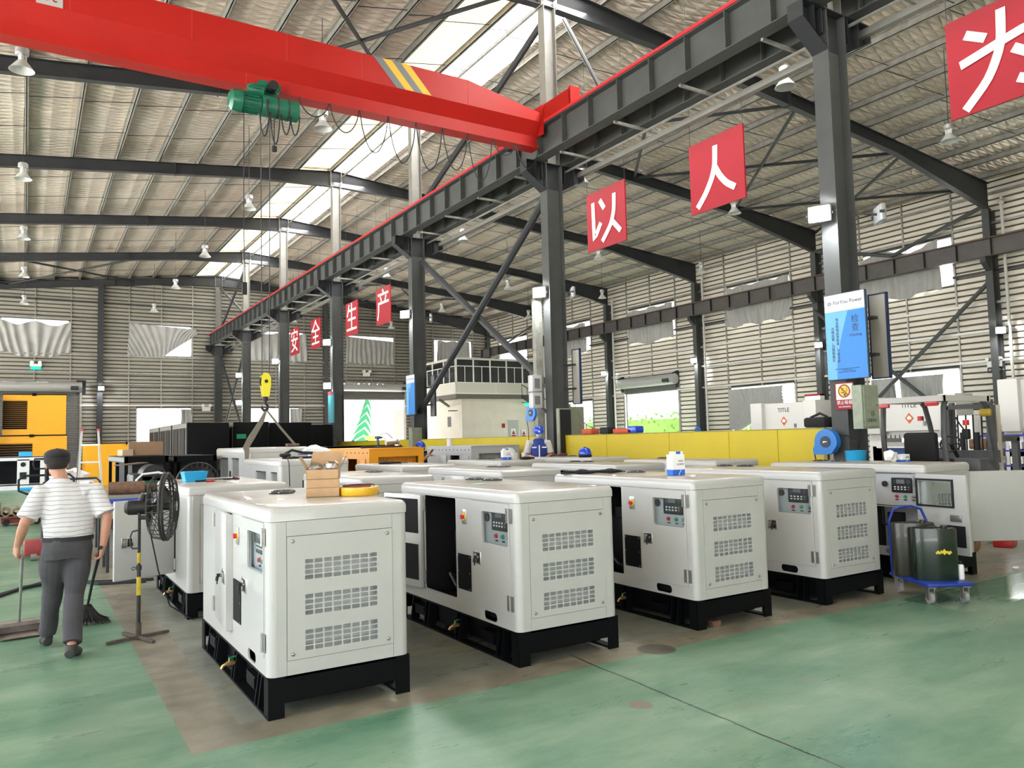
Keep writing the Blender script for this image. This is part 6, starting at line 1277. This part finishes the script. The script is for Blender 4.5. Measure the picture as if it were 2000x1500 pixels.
q=MB(); q.rbox(-.2,-.35,1.05,.2,.35,2.0,.02,2); q.box(-.1,-.1,0,.1,.1,1.05); obj('cabinet_body',q,WFRAME,t); q=MB(); [q.box(-.21,.3-.14*(i%2)-.1,1.7-.14*(i//2),-.2,.3-.14*(i%2),1.78-.14*(i//2)) for i in range(4)]; obj('buttons',q,SCREEN,t)
t=thing('parts_rack','blue open rack with white bins at the far right behind the front-row open door','rack',(19.4,9.4,0))
q=MB(); [q.box(0,a,0,.04,a+.04,1.5) for a in (-.5,.5)]; q.box(-.05,-.55,1.45,.5,.6,1.5)
for z in (.4,.75,1.1): q.box(-.02,-.55,z,.4,.55,z+.03)
obj('rack_frame',q,mat('rack_blue',(.015,.03,.33),.5),t)
for z in (.5,.82,1.16):
    for a in (-.3,.15): q=MB(); q.rbox(-.05,a-.13,z,.2,a+.13,z+.17,.01,1); obj('bin',q,PAPER,t)
t=thing('gantry_frame','dark grey steel stand between the forklift and the blue rack','stand',(16.6,8.3,0)); q=MB(); q.box(0,-.06,0,.12,.06,1.45); q.box(1.0,-.06,0,1.12,.06,1.45); q.box(0,-.06,1.38,1.12,.06,1.5); obj('stand_frame',q,FOLK,t); q=MB(); q.rbox(-.5,-.2,1.25,-.1,.15,1.45,.03,2); obj('arm',q,RUST,t)
t=thing('grey_desk','grey sheet-metal desk edge at the far right','desk',(15.9,7.0,0)); q=MB(); q.prism([(-.1,0),(.9,0),(.9,1.35),(.2,1.35)],-.3,.3,'y'); obj('desk_body',q,mat('desk_grey',(.26,.25,.24),.5),t)
q=MB(); q.rbox(-.12,-.3,0,.12,.3,.2,.01,1,m=0); q.box(-.125,-.3,.14,.12,.3,.2,m=1); tag(obj('notice_card',q,[PAPER,SIGNRED],loc=(22.3,16.6,2.72)),'small red and white card standing on the left press brake','card')
# ================================================================ OFFICE BLOCK
of=thing('office_block','two-storey site office with white lower wall and glazed upper floor in the far right corner','building',(24.2,46,0))
q=MB(); q.box(.6,0,0,6.8,6.9,4.45); obj('lower_wall',q,CONC,of)
q=MB(); q.box(0,-.35,4.45,6.85,6.9,4.75); obj('floor_slab',q,mat('slab_dark',(.14,.12,.10),.8),of)
q=MB(); q.box(0.02,-.33,4.75,6.6,-.25,5.5); q.box(.02,-.3,4.75,.10,6.8,5.5); obj('parapet_panel',q,OFFP,of); q=MB(); q.box(-.05,-.38,7.12,6.9,6.9,7.2); obj('office_roof',q,OFFP,of)
q=MB(); [q.box(x-.02,-.345,4.75,x+.02,-.33,5.5) for x in (3.1,)]; q.box(.0,-.35,4.75,6.6,-.33,4.82); obj('panel_seam',q,WFRAME,of)
for i in range(5):
    x=.05+i*1.31; q=MB()
    for a,b,c,d in ((x,x+.05,5.5,7.12),(x+1.26,x+1.31,5.5,7.12),(x,x+1.31,5.5,5.55),(x,x+1.31,6.6,6.65),(x,x+1.31,7.07,7.12),(x+.63,x+.67,5.55,6.6)): q.box(a,-.34,c,b,-.28,d)
    w_=obj('window',q,WFRAME,of); q=MB(); q.box(x+.05,-.31,5.55,x+1.26,-.305,6.6); q.box(x+.05,-.31,6.65,x+1.26,-.305,7.07); obj('pane',q,mat('dark_glass',(.035,.036,.036),.08),w_)
for i in range(4):
    y=-.2+i*1.72; q=MB()
    for a,b,c,d in ((y,y+.05,5.5,7.12),(y+1.67,y+1.72,5.5,7.12),(y,y+1.72,5.5,5.55),(y,y+1.72,6.6,6.65),(y,y+1.72,7.07,7.12),(y+.84,y+.88,5.55,6.6)): q.box(.03,a,c,.09,b,d)
    w_=obj('window',q,WFRAME,of); q=MB(); q.box(.06,y+.05,5.55,.065,y+1.67,6.6); obj('pane',q,mat('dark_glass',(.035,.036,.036),.08),w_)
q=MB(); q.box(.3,.0,4.8,6.6,.05,5.5); q.box(6.5,-.2,4.8,6.6,6.5,7.2); q.box(.2,6.5,4.8,6.5,6.6,7.2); obj('inner_partition',q,mat('office_inside',(.12,.12,.12),.8),of)
q=MB(); q.box(4.1,-.03,0,5.1,.02,3.05,m=0); q.box(4.15,-.05,0,5.05,-.02,3.0,m=1); obj('office_door',q,[WFRAME,mat('door_grey',(.42,.42,.38),.6)],of)
def warn(x,z,s): 
    q=MB(); q.box(x-.15*s,-.07,z-.22*s,x+.15*s,-.055,z+.22*s,m=0); q.add([(x-.11*s,-.075,z-.08*s),(x+.11*s,-.075,z-.08*s),(x,-.075,z+.14*s)],[(0,1,2)],m=1); q.box(x-.13*s,-.075,z-.2*s,x+.13*s,-.072,z-.12*s,m=1); obj('warning_sign',q,[PAPER,SIGNRED],of,smooth=False)
warn(4.6,2.1,1.3); warn(5.45,2.05,1.2); q=MB(); q.box(3.7,-.03,2.45,3.95,.0,2.75); obj('red_notice',q,SIGNRED,of)
q=MB(); q.box(.7,1.6,2.6,.6-.02,2.1,3.3); obj('vent_grille',q,DARK,of)
st_=thing('stair','steel stair with barred railing climbing along the office front','stair',(31,45.2,0)); q=MB(); q.bar((-1.9,0,4.6),(.0,-6,1.2),.06,.25); q.bar((-1.9,.0,5.4),(.0,-6,2.0),.05,.05); obj('stringer',q,DARK,st_)
for i in range(14): q=MB(); u=i/13; q.bar((-1.9+1.9*u,-6*u,4.6-3.4*u),(-1.9+1.9*u,-6*u,5.4-3.4*u),.03,.03,up=(1,0,0)); obj('baluster',q,DARK,st_)
t=thing('exit_sign','green exit sign on a bracket in front of the office','sign',(29.6,45.3,4.05)); q=MB(); q.box(-.2,0,-.1,.2,.04,.1); obj('sign_lens',q,EXITG,t); q=MB(); q.box(-.22,-.0,.1,.22,.05,.14); q.box(-.03,.0,.12,.03,.7,.16); obj('bracket',q,DARK,t)
t=thing('exit_sign','small green exit sign with twin lamps on the far wall above the roller shutter','sign',(.42,53.1,6.5)); q=MB(); q.box(-.25,0,-.1,.25,.05,.05); obj('sign_lens',q,EXITG,t); q=MB(); q.box(-.3,0,.08,.3,.1,.22); q.cyl((-.2,-.1,.3),(-.2,.1,.3),.1); q.cyl((.2,-.1,.3),(.2,.1,.3),.1); obj('emergency_lamp',q,WFRAME,t)
for i,(x,y,z,lb) in enumerate([(9.9,53.0,4.1,'twin emergency lamp on the far wall left of the middle row'),(20.9,53.0,6.6,'twin emergency lamp on the far wall above the open roller shutter')]):
    t=thing('emergency_lamp',lb,'lamp',(x,53.18,z)); q=MB(); q.box(-.25,0,-.15,.25,.1,.12); obj('lamp_box',q,WFRAME,t); q=MB(); q.cyl((-.22,-.12,.2),(-.22,.1,.2),.1); q.cyl((.22,-.12,.2),(.22,.1,.2),.1); obj('lamp_head',q,WFRAME,t)
t=thing('exit_sign','exit arrow sign with twin lamps on the right wall near the nearest wall column','sign',(30.95,15.1,3.85)); q=MB(); q.box(0,-.25,-.12,.05,.25,.08); obj('sign_plate',q,BLACKM,t); text('lettering','← 安全出口 →',.11,fx((-.005,0,-.02)),PAPER,t); q=MB(); q.box(-.02,-.25,.1,.08,.25,.32); q.cyl((-.1,-.2,.4),(.1,-.2,.4),.07); q.cyl((-.1,.2,.4),(.1,.2,.4),.07); obj('emergency_lamp',q,WFRAME,t)
t=thing('pipe_stack','dark pipe bracket and lamp sticking out from the office side wall','bracket',(24.6,47.5,3.9)); q=MB(); q.bar((0,0,.1),(-3.2,-5,.25),.12,.12); q.bar((-.4,-1.5,-.25),(-1.6,-3.5,-.35),.5,.06); obj('arm',q,DARK,t)
# ================================================================ LEFT BACKGROUND
def canopy40(label,x0,y0,z0,W,H,L=2.4,mt_=YELG,louv=(0.15,.45),name='large_generator'):
    t=thing(name,label,'generator',(x0,y0,z0)); q=MB(); q.box(0,0,0,W,L,H); q.v=q.v
    t2=MB(); a,b=louv[0]*W,louv[1]*W
    q=MB(); q.box(0,0,0,a,L,H); q.box(b,0,0,W,L,H); q.box(a,0,0,b,L,H*.14); q.box(a,0,H*.86,b,L,H); q.box(a,.2,0,b,L,H); obj('canopy_body',q,mt_,t)
    q=MB(); n=14
    for i in range(n): z=H*.15+(H*.7)*i/n; q.add([(a,.05,z),(b,.05,z),(b,.16,z+H*.7/n*.8),(a,.16,z+H*.7/n*.8)],[(0,1,2,3)])
    obj('louvre_slats',q,BLACKM,t); q=MB(); q.box(-.02,-.02,H,W+.02,L,H+.04); q.box(W*.45,-.06,H-.05,W*.52,.0,H+.08); obj('top_rail',q,BLACK,t); return t
canopy40('amber generator canopy on top of the stack at far left, louvred, with plain right half',-.95,43.8,2.42,2.6,1.92,louv=(0.0,.38))
canopy40('amber generator canopy at the bottom of the stack at far left',-1.15,43.7,0,2.85,2.36,louv=(.03,.5))
canopy40('amber generator canopy cut by the left edge, top of its stack',-4.2,43.8,2.42,2.9,1.92,louv=(.6,.98))
canopy40('amber generator canopy cut by the left edge, bottom of its stack',-4.3,43.7,0,2.9,2.36,louv=(.6,.98))
for x,z,lb in ((-1.17,2.42,'black corner post unit between the two upper amber canopies'),(-1.33,0,'black corner post unit between the two lower amber canopies')):
    q=MB(); q.rbox(-.1,-.1,0,.12,.35,1.9 if z else 2.35,.02,1); tag(obj('end_cap',q,BLACK,loc=(x-.05,43.2,z)),lb,'post')
canopy40('long amber generator canopy behind the stepladder',2.3,40,0,3.6,1.9,louv=(.55,.8))
t=thing('canopy_shell','low white canopy with open side bays at far left in front of the amber stack','generator',(-2.2,39.8,0))
q=MB(); 
for a,b,c,d in ((0,3.1,1.25,1.42),(0,3.1,.0,.22),(0,.15,.2,1.3),(1.9,2.35,.2,1.3),(2.75,3.1,.2,1.3)): q.box(a,0,c,b,.06,d)
q.box(0,1.6,0,3.1,1.66,1.4); q.box(0,0,1.38,3.1,1.66,1.42); q.box(3.04,0,0,3.1,1.6,1.4); q.box(0,0,.18,3.1,1.6,.22); obj('canopy_body',q,WFRAME,t); q=MB(); q.box(.1,1.5,.22,3,1.58,1.38); obj('dark_lining',q,FOAM,t); q=MB(); q.box(2.0,-.03,.45,2.25,.0,.75); q.cyl((2.12,-.02,1.08),(2.12,.0,1.08),.1); obj('socket_panel',q,BLACKM,t)
for p_ in [q for q in bpy.data.objects if q.get('label','').startswith('worker in blue overalls')]: p_.location=(-1.2,40.6,.22)
q=MB(); q.rbox(-.4,-.2,0,.4,.2,.12,.02,1); tag(obj('blue_tray',q,LBLUE,loc=(.15,38.9,0)),'blue tray on the floor before the low white canopy','tray'); q=MB(); q.rbox(-.25,-.2,0,.25,.2,.2,.02,1); tag(obj('blue_tray',q,LBLUE,loc=(.0,40.5,1.42)),'blue tray on top of the low white canopy','tray')
for i,(x,y,w,l,h,lb) in enumerate([(4.2,25.6,1.25,2.7,2.42,'tall black generator canopy with grey-edged doors, front one of the left row'),(4.2,28.6,1.25,2.6,2.42,'tall black generator canopy, middle one of the left row'),(4.2,31.5,1.25,2.6,2.42,'tall black generator canopy, rear one of the left row'),(5.75,26.4,1.15,3,2.45,'tall black generator canopy second from the left with a green tag'),(7.2,27.5,1.5,3,2.45,'tall black generator canopy right of the green-tagged one'),(9.0,29,1.0,3,2.4,'tall black generator canopy hidden behind the hanging sling')]):
    t=thing('black_canopy',lb,'generator',(x,y,0),0,'tall black canopies'); q=MB(); q.rbox(0,0,0,w,l,h,.03,2); obj('canopy_body',q,BLACK,t,label='black enclosure')
    q=MB(); q.box(-.02,.0,h-.16,.0,l,h-.02)
    for y_ in (.05,l*.48,l-.12): q.box(-.02,y_,.2,.0,y_+.07,h-.16)
    obj('door_edge',q,mat('dull_grey_edge',(.15,.145,.13),.5),t)
    for y_ in (l*.15,l*.6): q=MB(); q.rbox(-.015,y_,.3,.0,y_+l*.28,h-.2,.01,1); obj('door',q,BLACK,t); q=MB(); q.rbox(-.035,y_+.1,1.2,-.015,y_+.2,1.4,.01,1); obj('handle',q,DARK,t)
    if i==3: q=MB(); q.box(.1,-.01,h-.55,.4,-.002,h-.4); obj('green_tag',q,GRN,t)
for i,(x,y,w,l,h,lb) in enumerate([(1.55,16.0,.75,3.2,1.52,'low black open frame with the brown carton on top'),(2.45,16.4,.8,3.0,1.50,'low black open frame behind the pedestal fan'),(1.3,12.9,.6,1.5,1.0,'black engine skid behind the walking man')]):
    t=thing('open_skid',lb,'frame',(x,y,0)); q=MB()
    for a in (0,w-.06):
        for b in (0,l*.5,l-.06): q.box(a,b,0,a+.06,b+.06,h)
    q.box(0,0,h-.12,w,l,h); q.box(0,0,0,w,l,.15); obj('frame_body',q,BLACK,t); q=MB(); q.box(.15,.2,.15,w-.05,l-.2,h-.12); obj('inner_box',q,BLACKM,t); q=MB(); q.box(-.01,0,h-.1,0,l,h-.02); q.box(-.01,l*.5,.1,0,l*.5+.08,h-.1); obj('grey_edge',q,mat('dull_grey_edge',(.15,.145,.13),.5),t)
en=thing('diesel_engine','dark diesel engine with green block and curved silver pipe behind the pedestal fan','engine',(1.62,13.1,1.0)); q=MB(); q.rbox(-.25,-.1,0,.3,.7,.28,.04,2); q.cyl((.05,-.1,.25),(.05,.5,.25),.17,n=18); obj('engine_block',q,mat('engine_black',(.02,.02,.022),.4,.3),en); q=MB(); q.rbox(-.1,-.14,.02,.2,-.08,.18,.02,1); obj('green_cover',q,GREENM,en); q=MB(); q.tube([(-.2,-.15,.02),(-.2,-.15,.2),(-.12,-.15,.28),(.1,-.15,.30),(.22,-.15,.26)],.018,8); obj('silver_pipe',q,PLAST,en)
q=MB(); q.cyl((0,0,0),(.45,-.05,.0),.09,n=18); q.cyl((.45,-.05,0),(.65,-.05,0),.05,n=12); o=obj('muffler',q,RUST,loc=(1.0,12.3,1.12)); tag(o,'rusty brown muffler lying right of the walking man','muffler'); q=MB(); q.box(-.05,-.3,0,.75,.3,.04,m=0); [q.box(a,b,-.98,a+.04,b+.04,0,m=1) for a in (-.05,.7) for b in (-.3,.26)]; q.box(-.05,-.3,-.06,.75,-.26,0,m=2); t=thing('work_table','work table with blue edge carrying the rusty muffler','table',(1.0,12.3,.985)); obj('table_top',q,[mat('dusty_top',(.25,.24,.21),.8),DARK,RBLUE],t)
q=MB(); q.box(-.2,-.12,0,.2,.12,.015); q.v=[(x,y,z+.12*max(0,x)) for x,y,z in q.v]; tag(obj('brown_sheet',q,mat('brown_card',(.12,.07,.045),.8),loc=(1.35,13.0,1.42),rotz=.5),'folded brown sheet above the rusty muffler','sheet')
carton('brown shipping carton with printed lettering on the low black frame',(2.05,17.3,1.53),-.05,(.62,.4,.27),mat('brown_box',(.26,.16,.09),.85),group=None)
carton('small pale carton left of the printed brown carton',(1.68,17.2,1.53),.2,(.2,.3,.12),mat('tan_box',(.5,.38,.25),.85),group=None)
# stepladder
sl_=thing('stepladder','aluminium stepladder with red-tipped rails standing behind the walking man','ladder',(.98,15.9,0))
AL=mat('aluminium',(.62,.62,.62),.3,.8)
for s_ in (-1,1):
    q=MB(); q.bar((s_*.24,-.35,0),(s_*.13,0,2.0),.03,.06,up=(0,1,0)); obj('rail',q,AL,sl_); q=MB(); q.bar((s_*.26,.6,0),(s_*.14,.04,1.95),.025,.04,up=(0,1,0)); obj('rear_rail',q,AL,sl_); q=MB(); q.box(s_*.13-.02,-.03,1.98,s_*.13+.02,.03,2.04); obj('red_cap',q,RBTN,sl_)
for i in range(6): q=MB(); u=(i+.7)/6.5; w_=.24-.11*u; q.box(-w_,-.35+.35*u-.04,2*u-.015,w_,-.35+.35*u+.04,2*u+.015); obj('step',q,AL,sl_)
q=MB(); q.tube([(-.35,0,0),(-.35,0,1.15),(-.3,0,1.2),(.4,0,1.2),(.45,0,1.15),(.45,0,0)],.02,8); q.tube([(-.35,0,.7),(.45,0,.7)],.015,6); q.tube([(-.35,.6,0),(-.35,.6,.9),(.45,.6,.9),(.45,.6,0)],.02,8); q.box(-.35,0,.68,.45,.6,.7); tag(obj('tube_cart',q,DARK,loc=(.6,14.6,0)),'dark tubular cart in front of the stepladder','cart')
for i,(x,y,z,r_) in enumerate([(.8,19.6,.3,.32),(1.2,19.9,.35,.3),(.95,20.2,1.0,.28),(.7,19.9,1.1,.24),(1.15,19.9,.86,.2)]): crumple((x,y,z),(r_,r_,r_*.8),PAPER,'packing_paper',['white packing bundle at the foot of the stepladder','white packing bundle right of the stepladder foot','white packing pile beside the man’s shoulder','upper left white packing bundle of the pile','small white packing bundle of the pile'][i],'bundle',30+i)
q=MB(); q.rbox(-.5,-.3,0,.5,.3,.75,.01,1); tag(obj('large_carton',q,CARD,loc=(.9,20.3,0)),'large brown carton under the white packing bundles','box')
q=MB(); q.prism([(-.14,.0),(.14,.0),(.0,.22)],-.02,.02,'y'); 
# pallet truck
pj=thing('pallet_truck','black and red pallet truck with a looped handle, left of the walking man','pallet truck',(.28,14.2,0))
q=MB(); q.rbox(-.28,-.2,.08,.28,.2,.30,.03,2); obj('pump_body',q,mat('faded_red',(.30,.03,.03),.5,0,.2,12),pj)
for x in (-.15,.15): q=MB(); q.cyl((x-.04,-.1,.1),(x+.04,-.1,.1),.1,n=20); obj('wheel',q,RUBBER,pj)
q=MB(); [q.box(a-.08,.2,.07,a+.08,1.35,.13) for a in (-.2,.2)]; obj('fork',q,mat('faded_red',(.30,.03,.03),.5),pj)
q=MB(); q.tube([(0,-.1,.3),(0,-.35,1.15),(0,-.38,1.55)],.03,8); q.tube([(0,-.36,1.30),(-.30,-.36,1.30),(-.36,-.36,1.24),(-.36,-.36,1.08),(-.15,-.36,.98),(.0,-.36,1.0)],.018,8); q.tube([(0,-.36,1.30),(.30,-.36,1.30),(.36,-.36,1.24),(.36,-.36,1.08),(.15,-.36,.98),(.0,-.36,1.0)],.018,8); q.tube([(0,-.38,1.55),(-.16,-.38,1.55),(-.18,-.38,1.48),(-.16,-.38,1.40),(.16,-.38,1.40),(.18,-.38,1.48),(.16,-.38,1.55),(0,-.38,1.55)],.014,8); obj('tiller_handle',q,BLACKM,pj)
pc=thing('pipe_crate','brown crate of short pipes on a red dolly at far left','crate',(-.05,21.2,0)); q=MB(); q.box(-.45,-.35,.18,.45,.35,.22); q.box(-.45,-.35,.22,-.41,.35,.50); obj('crate',q,mat('crate_brown',(.22,.13,.08),.8),pc)
for i in range(4): q=MB(); x=-.3+.2*i; q.lathe([(.055,-.5),(.085,-.5),(.085,.3),(.055,.3),(.055,-.5)],16,c=(x,0,.31),ax='y',close=False); obj('pipe',q,mat('crate_brown',(.22,.13,.08),.8),pc)
q=MB(); q.bar((.4,-.3,.3),(1.2,.8,1.2),.1,.08); q.box(-.4,-.2,.05,.4,.2,.16); obj('red_boom',q,mat('faded_red',(.30,.03,.03),.5),pc); 
for x in (-.3,.3): q=MB(); q.cyl((x,-.25,.07),(x,-.18,.07),.07,n=14); obj('castor',q,TYRE,pc)
# long black base frames beyond the tall canopies
for i,(x,y,w,l,h,lb) in enumerate([(4.6,19.4,3.9,1.6,1.42,'long black steel base frame behind the hanging white canopy'),(5.6,22.6,4.4,1.4,1.58,'higher black steel base frame behind the long one'),(8.7,19.2,1.2,3.1,1.40,'black base frame with blue edge beyond the orange canopy')]):
    t=thing('generator_skid',lb,'frame',(x,y,0),0); q=MB(); q.box(0,0,h-.22,w,.08,h); q.box(0,l-.08,h-.22,w,l,h); q.box(0,0,h-.22,.08,l,h); q.box(w-.08,0,h-.22,w,l,h); q.box(0,0,h-.04,w,l,h)
    for a in (.1,w*.5,w-.3): q.box(a,.05,0,a+.2,.2,h-.2); q.box(a,l-.2,0,a+.2,l-.05,h-.2)
    obj('frame_body',q,BLACK if i<2 else mat('petrol_blue',(.012,.06,.11),.5),t); q=MB(); q.box(.1,.1,.1,w-.1,l-.1,h-.25); obj('stored_load',q,BLACKM,t)
for i,(x,y,lb) in enumerate([(13.6,50.5,'black round drum fan left of the grey floor cabinet near the far wall'),(16.0,50.5,'black round drum fan right of the grey floor cabinet near the far wall')]):
    t=thing('drum_fan',lb,'fan',(x,y,0)); cagefan(t,(0,0,1.55),.42,(0,-1,0),FB,20); q=MB(); q.cyl((0,.1,0),(0,.1,1.3),.04); q.cyl((0,.1,0),(0,.1,.05),.35); obj('stand',q,FB,t)
fk2=thing('forklift','white forklift seen beyond the hanging sling near the far wall','forklift',(12.3,47,0)); q=MB(); q.rbox(-.5,-.6,.3,.5,.9,1.1,.05,2); obj('truck_body',q,WFRAME,fk2); q=MB()
for x in (-.45,.45): q.tube([(x,-.6,1),(x,-.35,2.1),(x,.6,2.15),(x,.75,1.1)],.05,8)
[q.box(-.45,-.3+.2*i,2.1,.45,-.25+.2*i,2.16) for i in range(5)]; obj('overhead_guard',q,WFRAME,fk2); q=MB(); [q.cyl((x,y,.25),(x+.15,y,.25),.25,n=18) for x in (-.6,.45) for y in (-.4,.7)]; obj('wheels',q,TYRE,fk2)
# ================================================================ OUTSIDE
GW_=mat('banner_white',(.45,.45,.44),.8)
bn=thing('leaf_banner','white banner with a large green palm leaf outside the open roller shutter','banner',(21.3,60,0)); q=MB(); q.box(0,0,-.05,4.6,.05,6.5); obj('banner_sheet',q,GW_,bn)
GL=mat('leaf_green',(.02,.22,.09),.7)
for s_ in (-1,1):
    for i in range(7): q=MB(); z=1.2+i*.62; x=1.9+.09*i; wd=(1.35-.16*i)*(1 if s_<0 else .55); q.add([(x,-.01,z+.5),(x+.02,-.01,z+.95),(x+s_*wd*.55,-.01,z+.55),(x+s_*wd,-.01,z-.15)],[(0,1,2,3)]); obj('leaf_blade',q,GL,bn,smooth=False)
q=MB(); q.box(2.1,-.02,.4,2.9,-.01,2.2); obj('yellow_panel',q,mat('leaf_yellow',(.75,.62,.08),.7),bn); q=MB(); q.box(3.1,-.02,1,3.7,-.01,6); obj('pale_green_panel',q,mat('pale_leaf',(.35,.60,.45),.7),bn)
gt=thing('yard_gate','brown sheet gate and pale frame outside the open roller shutter','gate',(25.2,62,0)); 
for i in range(8): q=MB(); q.box(.1+i*.42,0,1.0,.48+i*.42,.06,4.4); obj('plank',q,mat('gate_brown',(.27,.20,.17),.7),gt)
q=MB(); q.box(-.1,-.1,0,.1,.1,5.2); q.box(3.5,-.1,0,3.7,.1,5.2); q.box(-.1,-.1,4.5,3.7,.1,4.75); q.bar((0,0,4.6),(1,0,6.2),.12,.12); obj('gate_frame',q,WFRAME,gt)
cp_=thing('carport','corrugated carport roof on pale trusses outside the right-hand roller door','carport',(34,34,0)); q=MB(); q.box(0,0,5.2,12,22,5.3); obj('carport_roof',q,SLATR,cp_)
for i in range(8): q=MB(); q.box(0,1+i*2.8,5.0,12,1.1+i*2.8,5.2); q.bar((.5,1+i*2.8,4.3),(11,1+i*2.8,5.1),.1,.1); obj('truss',q,WFRAME,cp_)
for x,y in ((.3,.5),(.3,21),(11.5,.5),(11.5,21)): q=MB(); q.box(x,y,0,x+.2,y+.2,5.2); obj('post',q,WFRAME,cp_)
hg=thing('hedge','bright green clipped hedge beyond the carport','hedge',(50,36,0)); rr=random.Random(9); q=MB()
for i in range(2200): x,y,z=rr.uniform(0,1.6),rr.uniform(0,44),rr.uniform(.1,3.6); a=rr.uniform(0,6.28); d_=.28; q.add([(x,y,z),(x+d_*math.cos(a),y+d_*math.sin(a),z+.1),(x,y+.05,z+d_)],[(0,1,2)])
obj('foliage',q,mat('hedge_green',(.10,.20,.03),.8,0,.4,3),hg,kind='stuff',smooth=False); q=MB(); q.box(.3,0,0,1.3,44,3.2); obj('hedge_core',q,mat('hedge_core',(.10,.19,.03),.9),hg)
yw=MB(); yw.box(-20,95,-.3,70,96,7); struct('yard_wall',yw,mat('far_wall',(.45,.42,.38),.9,0,.2,.3))
